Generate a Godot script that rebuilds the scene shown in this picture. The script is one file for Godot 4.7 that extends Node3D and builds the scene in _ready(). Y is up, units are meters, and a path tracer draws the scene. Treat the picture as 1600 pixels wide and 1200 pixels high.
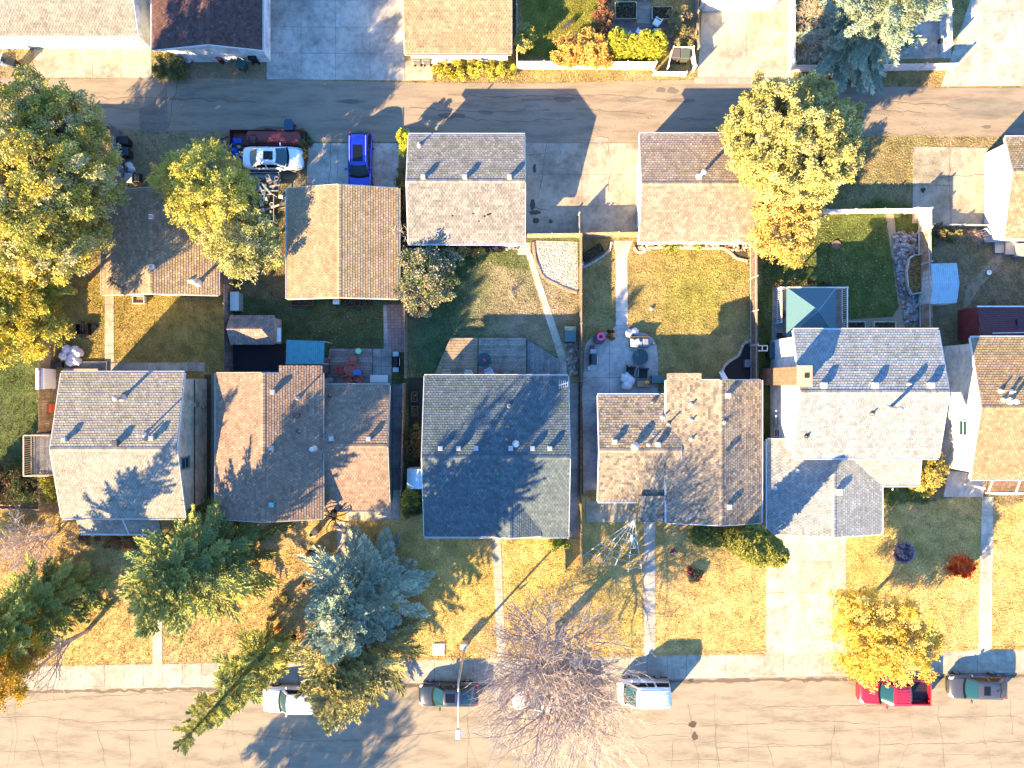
extends Node3D
# An autumn suburban block seen from a drone: back lane, garages, yards, six houses, front lawns, street.
# Metres, y up, +x along the street, +z towards the street. The drone hovers H metres above the origin.
const H := 55.0
const S := 20.0
var M := {}
var rng := RandomNumberGenerator.new()
var noise := FastNoiseLite.new()
var paved: Array = []
var taken := {}

# ---------------------------------------------------------------- geometry collector
class MB:
	var v := PackedVector3Array()
	var c := PackedColorArray()
	var col := Color(1, 1, 1)
	func tri(a: Vector3, b: Vector3, d: Vector3) -> void:
		v.append(a); v.append(b); v.append(d)
		c.append(col); c.append(col); c.append(col)
	func quad(a: Vector3, b: Vector3, d: Vector3, e: Vector3) -> void:
		tri(a, b, d); tri(a, d, e)
	func box(o: Vector3, s: Vector3, bs := Basis()) -> void:
		var x := bs.x * s.x * 0.5
		var y := bs.y * s.y * 0.5
		var z := bs.z * s.z * 0.5
		var p := [o - x - y - z, o + x - y - z, o + x - y + z, o - x - y + z, o - x + y - z, o + x + y - z, o + x + y + z, o - x + y + z]
		quad(p[4], p[5], p[6], p[7]); quad(p[3], p[2], p[1], p[0])
		quad(p[7], p[6], p[2], p[3]); quad(p[5], p[4], p[0], p[1])
		quad(p[6], p[5], p[1], p[2]); quad(p[4], p[7], p[3], p[0])
	func bevel_box(o: Vector3, s: Vector3, r: float, bs := Basis()) -> void:
		# box with a chamfered upper rim
		var x := bs.x * s.x * 0.5
		var y := bs.y * s.y * 0.5
		var z := bs.z * s.z * 0.5
		var xi := bs.x * (s.x * 0.5 - r)
		var zi := bs.z * (s.z * 0.5 - r)
		var ym := bs.y * (s.y * 0.5 - r)
		var b := [o - x - y - z, o + x - y - z, o + x - y + z, o - x - y + z]
		var m := [o - x + ym - z, o + x + ym - z, o + x + ym + z, o - x + ym + z]
		var t := [o - xi + y - zi, o + xi + y - zi, o + xi + y + zi, o - xi + y + zi]
		quad(t[0], t[1], t[2], t[3])
		quad(b[3], b[2], b[1], b[0])
		for i in 4:
			var j := (i + 1) % 4
			quad(t[j], t[i], m[i], m[j])
			quad(m[j], m[i], b[i], b[j])
	func bar(a: Vector3, b: Vector3, w: float, h: float) -> void:
		# a straight bar from a to b, w wide and h high
		var d := b - a
		var l := d.length()
		if l < 1e-4: return
		var x := d / l
		var u := Vector3.UP if absf(x.y) < 0.95 else Vector3.RIGHT
		var z := x.cross(u).normalized()
		var y := z.cross(x).normalized()
		box((a + b) * 0.5, Vector3(l, h, w), Basis(x, y, z))
	func tube(pts: Array, rad: Array, n := 6, cap := true) -> void:
		var rings := []
		for i in pts.size():
			var d: Vector3 = (pts[mini(i + 1, pts.size() - 1)] - pts[maxi(i - 1, 0)]).normalized()
			var u := Vector3.UP if absf(d.y) < 0.9 else Vector3.RIGHT
			var x := d.cross(u).normalized()
			var y := x.cross(d).normalized()
			var ring := []
			for k in n:
				var a := TAU * k / n
				ring.append(pts[i] + (x * cos(a) + y * sin(a)) * rad[i])
			rings.append(ring)
		for i in pts.size() - 1:
			for k in n:
				var j := (k + 1) % n
				quad(rings[i][k], rings[i + 1][k], rings[i + 1][j], rings[i][j])
		if cap:
			var e: int = pts.size() - 1
			for k in n:
				tri(pts[e], rings[e][(k + 1) % n], rings[e][k])
				tri(pts[0], rings[0][k], rings[0][(k + 1) % n])
	func lathe(o: Vector3, prof: Array, n := 16, arc := TAU) -> void:
		# prof: Vector2(radius, height) from bottom to top
		for i in prof.size() - 1:
			for k in n:
				var a0 := arc * k / n
				var a1 := arc * (k + 1) / n
				var p: Vector2 = prof[i]
				var q: Vector2 = prof[i + 1]
				var A := o + Vector3(cos(a0) * p.x, p.y, sin(a0) * p.x)
				var B := o + Vector3(cos(a1) * p.x, p.y, sin(a1) * p.x)
				var C := o + Vector3(cos(a1) * q.x, q.y, sin(a1) * q.x)
				var D := o + Vector3(cos(a0) * q.x, q.y, sin(a0) * q.x)
				if p.x < 1e-5: tri(D, C, A)
				elif q.x < 1e-5: tri(A, D, B)
				else: quad(D, C, B, A)
	func grid(rows: Array, closed := false) -> void:
		for i in rows.size() - 1:
			var n: int = rows[i].size()
			for k in (n if closed else n - 1):
				var j := (k + 1) % n
				quad(rows[i][k], rows[i][j], rows[i + 1][j], rows[i + 1][k])
	func fan(poly: Array) -> void:
		for i in range(1, poly.size() - 1):
			tri(poly[0], poly[i], poly[i + 1])
	func slab(poly: Array, y0: float, y1: float) -> void:
		# upright prism over a flat outline (Vector2 x, z), any simple outline
		var pp := PackedVector2Array(poly)
		if not Geometry2D.is_polygon_clockwise(pp): pp.reverse()
		var ix := Geometry2D.triangulate_polygon(pp)
		for i in range(0, ix.size(), 3):
			var t := [pp[ix[i]], pp[ix[i + 1]], pp[ix[i + 2]]]
			if (t[1] - t[0]).cross(t[2] - t[0]) < 0: t = [t[0], t[2], t[1]]
			tri(Vector3(t[0].x, y1, t[0].y), Vector3(t[1].x, y1, t[1].y), Vector3(t[2].x, y1, t[2].y))
		for i in pp.size():
			var a := pp[i]
			var b := pp[(i + 1) % pp.size()]
			quad(Vector3(b.x, y1, b.y), Vector3(a.x, y1, a.y), Vector3(a.x, y0, a.y), Vector3(b.x, y0, b.y))
	func mesh(smooth := false) -> ArrayMesh:
		if smooth:
			var st := SurfaceTool.new()
			st.begin(Mesh.PRIMITIVE_TRIANGLES)
			st.set_smooth_group(0)
			for i in v.size():
				st.set_color(c[i])
				st.add_vertex(v[i])
			st.generate_normals()
			st.index()
			return st.commit()
		var a := []
		a.resize(Mesh.ARRAY_MAX)
		a[Mesh.ARRAY_VERTEX] = v
		a[Mesh.ARRAY_COLOR] = c
		var nn := PackedVector3Array()
		nn.resize(v.size())
		for i in range(0, v.size(), 3):
			var n := (v[i + 2] - v[i]).cross(v[i + 1] - v[i])
			n = n.normalized() if n.length_squared() > 1e-14 else Vector3.UP
			nn[i] = n; nn[i + 1] = n; nn[i + 2] = n
		a[Mesh.ARRAY_NORMAL] = nn
		var m := ArrayMesh.new()
		m.add_surface_from_arrays(Mesh.PRIMITIVE_TRIANGLES, a)
		return m

# ---------------------------------------------------------------- naming and placing
func at(px: float, py: float, h := 0.0) -> Vector3:
	var k := (1.0 - h / H) / S
	return Vector3((px - 800.0) * k, h, (py - 600.0) * k)

func g2(px: float, py: float, h := 0.0) -> Vector2:
	var p := at(px, py, h)
	return Vector2(p.x, p.z)

func numbered(called: String) -> String:
	if not taken.has(called):
		taken[called] = 0
		return called
	taken[called] += 1
	return "%s_%03d" % [called, taken[called]]

func tag(o: Node3D, label: String, category := "", group := "", kind := "") -> Node3D:
	if label: o.set_meta("label", label)
	if category: o.set_meta("category", category)
	if group: o.set_meta("group", group)
	if kind: o.set_meta("kind", kind)
	return o

func thing(called: String, label: String, category: String, pos: Vector3, group := "", kind := "") -> Node3D:
	var o := Node3D.new()
	o.name = numbered(called)
	add_child(o)
	o.position = pos
	tag(o, label, category, group, kind)
	return o

# a mesh whose coordinates are the world's, hung under parent
func put(parent: Node3D, called: String, b, mat: Material, smooth := false, kind := "") -> MeshInstance3D:
	var o := MeshInstance3D.new()
	o.mesh = b.mesh(smooth) if b is MB else b
	o.material_override = mat
	if parent == self:
		o.name = numbered(called)
		add_child(o)
	else:
		var n := 0
		var nm := called
		while parent.has_node(nm):
			n += 1
			nm = "%s_%03d" % [called, n]
		o.name = nm
		parent.add_child(o)
		var off := Vector3.ZERO
		var q: Node = parent
		while q != self and q is Node3D:
			off += q.position
			q = q.get_parent()
		o.position = -off
	if kind: o.set_meta("kind", kind)
	return o

# the same, in the parent's own coordinates
func put_local(parent: Node3D, called: String, b, mat: Material, smooth := false, kind := "", nkey := -1) -> MeshInstance3D:
	var o := MeshInstance3D.new()
	o.mesh = b.mesh(smooth) if b is MB else b
	o.material_override = mat
	var n := 0
	if nkey >= 0: n = nkey
	var nm := called if n == 0 else "%s_%03d" % [called, n]
	if nkey < 0:
		while parent.has_node(nm):
			n += 1
			nm = "%s_%03d" % [called, n]
	o.name = nm
	parent.add_child(o)
	if kind: o.set_meta("kind", kind)
	return o

func copy(o: Node3D, called: String, pos: Vector3, turn: float, label: String) -> Node3D:
	var c: Node3D = o.duplicate()
	c.name = numbered(called)
	add_child(c)
	c.position = pos
	c.rotation.y = turn
	c.set_meta("label", label)
	return c

# ---------------------------------------------------------------- materials
func lin(r: float, g: float, b: float) -> Color:
	return Color(r, g, b).linear_to_srgb()

func grain_tex(seed_: int, freq: float, lo: float, hi: float, oct := 5, size := 512) -> ImageTexture:
	var n := FastNoiseLite.new()
	n.seed = seed_
	n.noise_type = FastNoiseLite.TYPE_SIMPLEX_SMOOTH
	n.frequency = freq
	n.fractal_octaves = oct
	n.fractal_gain = 0.72
	var im := n.get_seamless_image(size, size)
	im.convert(Image.FORMAT_RGB8)
	var d := im.get_data()
	for i in d.size():
		d[i] = int(clampf(lerpf(lo, hi, d[i] / 255.0), 0, 1) * 255)
	var o := Image.create_from_data(size, size, false, Image.FORMAT_RGB8, d)
	return ImageTexture.create_from_image(o)

func mk(called: String, col: Color, rough := 0.9, tex: Texture2D = null, scale := 0.5, bump := 0.0, metal := 0.0, spec := 0.4) -> StandardMaterial3D:
	var m := StandardMaterial3D.new()
	m.resource_name = called
	m.albedo_color = col
	m.roughness = rough
	m.metallic = metal
	m.metallic_specular = spec
	m.vertex_color_use_as_albedo = true
	m.cull_mode = BaseMaterial3D.CULL_DISABLED
	if tex:
		m.albedo_texture = tex
		m.uv1_triplanar = true
		m.uv1_world_triplanar = true
		m.uv1_scale = Vector3.ONE * scale
		if bump > 0:
			m.heightmap_enabled = true
			m.heightmap_texture = tex
			m.heightmap_scale = bump
	M[called] = m
	return m

func make_materials() -> void:
	var fine := grain_tex(3, 0.03, 0.45, 1.35, 6)
	var soft := grain_tex(5, 0.012, 0.85, 1.1, 6)
	var specks := grain_tex(31, 0.11, 0.62, 1.3, 3)
	var worn := grain_tex(33, 0.007, 0.72, 1.16, 6)
	var rough := grain_tex(9, 0.05, 0.55, 1.25, 4)
	var grassy := grain_tex(12, 0.06, 0.15, 1.55, 4)
	var weather := grain_tex(21, 0.01, 0.82, 1.12, 7)
	mk("ground", lin(0.30, 0.22, 0.09), 1.0, grassy, 0.2)
	mk("grass", lin(1, 1, 1), 1.0, grassy, 0.31, 1.5, 0, 0.1)
	mk("blade", lin(1, 1, 1), 0.9, null, 1, 0, 0, 0.2)
	mk("asphalt", lin(1, 1, 1), 0.95, weather, 0.11, 0.0, 0, 0.2).uv1_scale = Vector3(0.04, 0.1, 0.16)
	mk("lane_asphalt", lin(1, 1, 1), 0.95, weather, 0.16, 0.0, 0, 0.2).uv1_scale = Vector3(0.035, 0.1, 0.22)
	mk("concrete", lin(1, 1, 1), 0.92, soft, 0.23, 0.0, 0, 0.25)
	mk("crack", lin(0.12, 0.09, 0.065), 0.9)
	mk("shingle", lin(1, 1, 1), 0.95, rough, 1.3, 0.0, 0, 0.25)
	mk("siding", lin(1, 1, 1), 0.6, soft, 0.3)
	mk("paint", lin(1, 1, 1), 0.55, soft, 0.4)
	mk("wood", lin(1, 1, 1), 0.85, fine, 0.7)
	mk("metal", lin(1, 1, 1), 0.38, soft, 0.3, 0.0, 0.6)
	mk("plastic", lin(1, 1, 1), 0.5, null, 1.0)
	mk("fabric", lin(1, 1, 1), 0.95, fine, 1.5)
	mk("stone", lin(1, 1, 1), 0.9, rough, 1.1)
	mk("soil", lin(1, 1, 1), 1.0, rough, 0.6, 3.0)
	mk("bark", lin(1, 1, 1), 0.95, fine, 1.2)
	for k in [["asphalt", specks, 0.9], ["lane_asphalt", specks, 0.8], ["concrete", worn, 0.07], ["shingle", soft, 0.12], ["wood", worn, 0.3], ["siding", worn, 0.2]]:
		var m: StandardMaterial3D = M[k[0]]
		m.detail_enabled = true
		m.detail_albedo = k[1]
		m.detail_blend_mode = BaseMaterial3D.BLEND_MODE_MUL
		m.detail_uv_layer = BaseMaterial3D.DETAIL_UV_2
		m.uv2_triplanar = true
		m.uv2_world_triplanar = true
		m.uv2_scale = Vector3.ONE * k[2]
	mk("rubber", lin(0.02, 0.02, 0.02), 0.8)
	mk("glass", lin(0.012, 0.05, 0.06), 0.05, null, 1, 0, 0.0, 0.62)
	mk("dark_glass", lin(0.006, 0.008, 0.012), 0.2, null, 1, 0, 0.0, 0.35)
	var lf := mk("leaf", lin(1, 1, 1), 0.75, null, 1, 0, 0, 0.3)
	lf.backlight_enabled = true
	lf.backlight = Color(0.6, 0.6, 0.6)
	var nd := mk("needle", lin(1, 1, 1), 0.8, null, 1, 0, 0, 0.3)
	nd.backlight_enabled = true
	nd.backlight = Color(0.3, 0.3, 0.3)
	var cp := mk("car_paint", lin(1, 1, 1), 0.35, null, 1, 0, 0.25)
	cp.clearcoat_enabled = true
	cp.clearcoat = 1.0
	cp.clearcoat_roughness = 0.06
	var lamp := mk("lens", lin(0.8, 0.8, 0.8), 0.1, null, 1, 0, 0.3, 0.6)
	lamp.clearcoat_enabled = true
	mk("red_lens", lin(0.45, 0.02, 0.02), 0.15)
	mk("chrome", lin(0.75, 0.75, 0.77), 0.2, null, 1, 0, 0.95)

# ---------------------------------------------------------------- roofs and walls
# one planar roof slope: e0-e1 the eave, r1-r0 the ridge (left to right as seen looking up the slope)
func slope(parent: Node3D, e0: Vector3, e1: Vector3, r1: Vector3, r0: Vector3, tones: Array, var_ := 0.13, rows := 0.185) -> Array:
	var n := (e1 - e0).cross(r0 - e0).normalized()
	if n.y < 0: n = -n
	var deck := MB.new()
	deck.col = Color(tones[0].r * 0.45, tones[0].g * 0.45, tones[0].b * 0.45)
	var d := n * -0.1
	deck.quad(e0, e1, r1, r0)
	deck.quad(e0 + d, r0 + d, r1 + d, e1 + d)
	for p in [[e0, e1], [e1, r1], [r1, r0], [r0, e0]]:
		deck.quad(p[0], p[1], p[1] + d, p[0] + d)
	var roof := put(parent, "roof", deck, M.shingle)
	var b := MB.new()
	var ls := ((r0 + r1) * 0.5 - (e0 + e1) * 0.5).length()
	var nc := maxi(2, int(round(ls / rows)))
	var tab := 0.24
	for i in nc:
		var t0 := (i - 0.04) / nc
		var t1 := minf((i + 1.08) / nc, 1.0)
		var a0 := e0.lerp(r0, t0)
		var a1 := e1.lerp(r1, t0)
		var c0 := e0.lerp(r0, t1)
		var c1 := e1.lerp(r1, t1)
		var w := a0.distance_to(a1)
		var nt := maxi(1, int(round(w / tab)))
		var sh := 0.5 * (i % 2) + rng.randf_range(-0.1, 0.1)
		var ctone := rng.randf_range(0.95, 1.05)
		for k in range(0, nt + 1):
			var f0 := clampf((k - sh + 0.045) / nt, 0, 1)
			var f1 := clampf((k + 1 - sh - 0.045) / nt, 0, 1)
			if f1 - f0 < 0.002: continue
			var th := rng.randf_range(0.022, 0.034)
			var A := a0.lerp(a1, f0) + n * th
			var B := a0.lerp(a1, f1) + n * th
			var C := c0.lerp(c1, f1) + n * 0.004
			var D := c0.lerp(c1, f0) + n * 0.004
			var tc: Color = tones[rng.randi() % tones.size()]
			var q := ctone * (1.0 + rng.randf_range(-var_, var_))
			b.col = Color(tc.r * q, tc.g * q, tc.b * q)
			b.quad(A, B, C, D)
			b.quad(A, A - n * (th + 0.01), B - n * (th + 0.01), B)
	put(roof, "shingles", b, M.shingle, false, "stuff")
	return [e0, e1, r0, n]

func ridge_caps(parent: Node3D, a: Vector3, b_: Vector3, tones: Array) -> void:
	var b := MB.new()
	var l := a.distance_to(b_)
	var n := int(l / 0.24)
	var x := (b_ - a).normalized()
	var z := x.cross(Vector3.UP).normalized()
	var y := z.cross(x).normalized()
	for i in n:
		var q := rng.randf_range(0.88, 1.14)
		var tc: Color = tones[rng.randi() % tones.size()]
		b.col = Color(tc.r * q, tc.g * q, tc.b * q)
		var o := a.lerp(b_, (i + 0.5) / n) + y * 0.012
		for s in [-1.0, 1.0]:
			var p0: Vector3 = o - x * 0.11 + y * 0.045
			var p1: Vector3 = o + x * 0.13 + y * 0.03
			var e: Vector3 = z * s * 0.16 - y * 0.05
			b.quad(p0, p1, p1 + e, p0 + e)
			b.quad(p0, p0 + e, p0 + e - y * 0.03, p0 - y * 0.03)
	put(parent, "ridge_cap", b, M.shingle, false, "stuff")

func fascia(parent: Node3D, a: Vector3, b_: Vector3, col: Color, called := "fascia", w := 0.05, h := 0.18) -> void:
	var b := MB.new()
	b.col = col
	var dn := Vector3(0, -0.1, 0)
	b.bar(a + dn, b_ + dn, w, h)
	put(parent, called, b, M.paint)

func gutter(parent: Node3D, a: Vector3, b_: Vector3, out: Vector3, col: Color) -> void:
	var b := MB.new()
	b.col = col
	var dn := Vector3(0, -0.07, 0)
	var prof := [Vector2(0.0, 0.06), Vector2(0.0, -0.05), Vector2(0.07, -0.05), Vector2(0.12, 0.0), Vector2(0.12, 0.06), Vector2(0.1, 0.06), Vector2(0.09, 0.0)]
	var r0 := []
	var r1 := []
	for p in prof:
		r0.append(a + dn + out * (p.x + 0.03) + Vector3(0, p.y, 0))
		r1.append(b_ + dn + out * (p.x + 0.03) + Vector3(0, p.y, 0))
	b.grid([r0, r1])
	put(parent, "gutter", b, M.paint)

# siding on a wall whose foot runs from A to B; its top is hA .. hp (at share p) .. hB
func wall(parent: Node3D, A: Vector3, B: Vector3, hA: float, hB: float, hp: float, p: float, col: Color, step := 0.18, lift := 0.0) -> MeshInstance3D:
	var b := MB.new()
	var x := (B - A).normalized()
	var out := Vector3.UP.cross(x).normalized() * -1.0
	out = Vector3(x.z, 0, -x.x) * -1.0
	var top := maxf(hp, maxf(hA, hB))
	var y := lift
	var cuts := []
	while y < top - 0.01:
		cuts.append(y)
		y += step
	cuts.append(top)
	var span := func(yy: float) -> Vector2:
		var t0 := 0.0
		var t1 := 1.0
		if hp > hA and yy > hA: t0 = p * (yy - hA) / (hp - hA)
		if hp > hB and yy > hB: t1 = 1.0 - (1.0 - p) * (yy - hB) / (hp - hB)
		return Vector2(t0, maxf(t0, t1))
	for i in cuts.size() - 1:
		var q := rng.randf_range(0.96, 1.03)
		b.col = Color(col.r * q, col.g * q, col.b * q)
		var s0: Vector2 = span.call(cuts[i])
		var s1: Vector2 = span.call(cuts[i + 1])
		var y0 := Vector3(0, cuts[i], 0)
		var y1 := Vector3(0, cuts[i + 1], 0)
		var o := out * 0.022
		var P := A.lerp(B, s0.x) + y0
		var Q := A.lerp(B, s0.y) + y0
		b.quad(A.lerp(B, s1.x) + y1, A.lerp(B, s1.y) + y1, Q + o, P + o)
		b.quad(P + o, Q + o, Q, P)
	# inner skin gives the wall its thickness
	b.col = Color(col.r * 0.9, col.g * 0.9, col.b * 0.9)
	var I := out * -0.12
	var lo := minf(hA, hB) if hp <= hA else hA
	b.quad(A + I + Vector3(0, lo, 0), A + I, B + I, B + I + Vector3(0, lo, 0))
	if hp > hA:
		b.tri(A + I + Vector3(0, hA, 0), A.lerp(B, p) + I + Vector3(0, hp, 0), B + I + Vector3(0, hB, 0))
	return put(parent, "wall", b, M.siding)

func window(parent: Node3D, A: Vector3, B: Vector3, t: float, y0: float, w: float, h: float, frame: Color, mull := true) -> void:
	var x := (B - A).normalized()
	var out := Vector3(-x.z, 0, x.x)
	var o := A.lerp(B, t) + out * 0.05 + Vector3(0, y0 + h * 0.5, 0)
	var bs := Basis(x, Vector3.UP, x.cross(Vector3.UP))
	var b := MB.new()
	b.col = frame
	b.box(o + Vector3(0, h * 0.5, 0), Vector3(w + 0.16, 0.08, 0.09), bs)
	b.box(o - Vector3(0, h * 0.5, 0), Vector3(w + 0.16, 0.08, 0.13), bs)
	for s in [-1, 1]:
		b.box(o + x * s * w * 0.5, Vector3(0.08, h - 0.08, 0.09), bs)
	if mull: b.box(o, Vector3(w - 0.08, 0.05, 0.06), bs)
	var win := put(parent, "window", b, M.paint)
	var g := MB.new()
	g.box(o - out * 0.025, Vector3(w - 0.07, h - 0.07, 0.02), bs)
	put(win, "pane", g, M.glass)

# a flat door panel set on a wall
func door(parent: Node3D, A: Vector3, B: Vector3, t: float, w: float, h: float, col: Color, panels := 4, called := "garage_door") -> void:
	var x := (B - A).normalized()
	var out := Vector3(-x.z, 0, x.x)
	var bs := Basis(x, Vector3.UP, x.cross(Vector3.UP))
	var o := A.lerp(B, t) + out * 0.05
	var b := MB.new()
	b.col = col
	for i in panels:
		b.bevel_box(o + Vector3(0, h * (i + 0.5) / panels, 0), Vector3(w, h / panels - 0.015, 0.05), 0.01, bs)
	b.col = Color(0.8, 0.8, 0.8)
	for s in [-1, 1]:
		b.box(o + x * s * (w * 0.5 + 0.06) + Vector3(0, h * 0.5, 0), Vector3(0.1, h, 0.08), bs)
	b.box(o + Vector3(0, h + 0.06, 0), Vector3(w + 0.22, 0.12, 0.08), bs)
	put(parent, called, b, M.paint)

# where the sight line through (px, py) meets a slope returned by slope()
func hit(px: float, py: float, sl: Array) -> Vector3:
	var o := Vector3(0, H, 0)
	var d := at(px, py) - o
	var n: Vector3 = sl[3]
	return o + d * ((sl[0] - o).dot(n) / d.dot(n))

# roof furniture; kind: box (square vent), hood, pipe, stack, turbine
func vent(parent: Node3D, px: float, py: float, sl: Array, kind := "box", s := 0.36, hh := 0.5, col := Color(0.4, 0.4, 0.4)) -> void:
	var p := hit(px, py, sl)
	var b := MB.new()
	b.col = col
	match kind:
		"box":
			b.box(p + Vector3(0, 0.09, 0), Vector3(s * 0.8, 0.3, s * 0.8))
			b.bevel_box(p + Vector3(0, 0.31, 0), Vector3(s, 0.16, s), 0.04)
			put(parent, "roof_vent", b, M.metal)
		"pipe":
			b.lathe(p + Vector3(0, -0.1, 0), [Vector2(0.2, 0.0), Vector2(0.16, 0.2), Vector2(0.08, 0.28), Vector2(0.06, 0.3), Vector2(0.06, hh), Vector2(0.045, hh), Vector2(0.045, hh - 0.2)], 12)
			put(parent, "vent_pipe", b, M.metal, true)
		"stack":
			b.lathe(p + Vector3(0, -0.15, 0), [Vector2(0.3, 0.0), Vector2(0.28, 0.2), Vector2(0.13, 0.32), Vector2(0.12, 0.34), Vector2(0.12, hh), Vector2(0.2, hh + 0.02), Vector2(0.2, hh + 0.16), Vector2(0.17, hh + 0.2), Vector2(0.05, hh + 0.24), Vector2(0.0, hh + 0.24)], 14)
			put(parent, "flue_stack", b, M.metal, true)
		"turbine":
			b.lathe(p + Vector3(0, -0.15, 0), [Vector2(0.2, 0.0), Vector2(0.18, 0.35), Vector2(0.3, 0.42), Vector2(0.34, 0.55), Vector2(0.28, 0.68), Vector2(0.1, 0.75), Vector2(0.0, 0.76)], 16)
			put(parent, "turbine_vent", b, M.metal, true)

func shades(r: float, g: float, b: float, spread := 0.16) -> Array:
	return [Color(r, g, b), Color(r * (1 + spread), g * (1 + spread), b * (1 + spread)), Color(r * (1 - spread), g * (1 - spread), b * (1 - spread)), Color(r * (1 - spread * 0.3), g * (1 - spread * 0.55), b * (1 - spread * 0.7))]

# ridge runs left-right. Coordinates are pixels of the eave corners as the drone sees them, h their heights.
func gable_x(o: Node3D, xl: float, xr: float, yn: float, hn: float, yr: float, hr: float, ys: float, hs: float, t: Array, wcol: Color, trim: Color, over := 0.4, ws := 0.18, sides := "nswe") -> Dictionary:
	var x0 := at(xl, 0, hn).x
	var x1 := at(xr, 0, hn).x
	var zn := at(0, yn, hn).z
	var zr := at(0, yr, hr).z
	var zs := at(0, ys, hs).z
	var A := Vector3(x0, hn, zn)
	var B := Vector3(x1, hn, zn)
	var R0 := Vector3(x0, hr, zr)
	var R1 := Vector3(x1, hr, zr)
	var C := Vector3(x0, hs, zs)
	var D := Vector3(x1, hs, zs)
	var r := {}
	r.n = slope(o, B, A, R0, R1, t)
	r.s = slope(o, C, D, R1, R0, t)
	ridge_caps(o, R0, R1, t)
	gutter(o, A, B, Vector3(0, 0, -1), trim)
	gutter(o, C, D, Vector3(0, 0, 1), trim)
	for e in [[A, R0, -1], [R0, C, -1], [B, R1, 1], [R1, D, 1]]:
		var off := Vector3(0.03 * e[2], 0, 0)
		fascia(o, e[0] + off, e[1] + off, trim)
	var xa := x0 + over
	var xb := x1 - over
	var za := zn + over
	var zb := zs - over
	var p := (zr - za) / (zb - za)
	var ha := hn + (hr - hn) * over / (zr - zn) - 0.1
	var hb := hs + (hr - hs) * over / (zs - zr) - 0.1
	var w := [Vector3(xa, 0, za), Vector3(xb, 0, za), Vector3(xb, 0, zb), Vector3(xa, 0, zb)]
	r.w = w
	if "n" in sides: wall(o, w[1], w[0], ha, ha, ha, 0.5, wcol, ws)
	if "s" in sides: wall(o, w[3], w[2], hb, hb, hb, 0.5, wcol, ws)
	if "e" in sides: wall(o, w[2], w[1], hb, ha, hr - 0.12, 1.0 - p, wcol, ws)
	if "w" in sides: wall(o, w[0], w[3], ha, hb, hr - 0.12, p, wcol, ws)
	paved.append(PackedVector2Array([Vector2(xa, za), Vector2(xb, za), Vector2(xb, zb), Vector2(xa, zb)]))
	return r

# ridge runs up-down in the picture
func gable_z(o: Node3D, yn: float, ys: float, xl: float, hl: float, xr_: float, hr: float, xe: float, he: float, t: Array, wcol: Color, trim: Color, over := 0.4, ws := 0.18, sides := "nswe") -> Dictionary:
	var z0 := at(0, yn, hl).z
	var z1 := at(0, ys, hl).z
	var xa := at(xl, 0, hl).x
	var xm := at(xr_, 0, hr).x
	var xb := at(xe, 0, he).x
	var A := Vector3(xa, hl, z0)
	var B := Vector3(xa, hl, z1)
	var R0 := Vector3(xm, hr, z0)
	var R1 := Vector3(xm, hr, z1)
	var C := Vector3(xb, he, z0)
	var D := Vector3(xb, he, z1)
	var r := {}
	r.w_ = slope(o, A, B, R1, R0, t)
	r.e = slope(o, D, C, R0, R1, t)
	ridge_caps(o, R0, R1, t)
	gutter(o, A, B, Vector3(-1, 0, 0), trim)
	gutter(o, C, D, Vector3(1, 0, 0), trim)
	for e in [[A, R0, -1], [R0, C, -1], [B, R1, 1], [R1, D, 1]]:
		var off := Vector3(0, 0, 0.03 * e[2])
		fascia(o, e[0] + off, e[1] + off, trim)
	var wa := xa + over
	var wb := xb - over
	var za := z0 + over
	var zb := z1 - over
	var p := (xm - wa) / (wb - wa)
	var ha := hl + (hr - hl) * over / (xm - xa) - 0.1
	var hb := he + (hr - he) * over / (xb - xm) - 0.1
	var w := [Vector3(wa, 0, za), Vector3(wb, 0, za), Vector3(wb, 0, zb), Vector3(wa, 0, zb)]
	r.w = w
	if "n" in sides: wall(o, w[1], w[0], hb, ha, hr - 0.12, 1.0 - p, wcol, ws)
	if "s" in sides: wall(o, w[3], w[2], ha, hb, hr - 0.12, p, wcol, ws)
	if "e" in sides: wall(o, w[2], w[1], hb, hb, hb, 0.5, wcol, ws)
	if "w" in sides: wall(o, w[0], w[3], ha, ha, ha, 0.5, wcol, ws)
	paved.append(PackedVector2Array([Vector2(wa, za), Vector2(wb, za), Vector2(wb, zb), Vector2(wa, zb)]))
	return r

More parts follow.
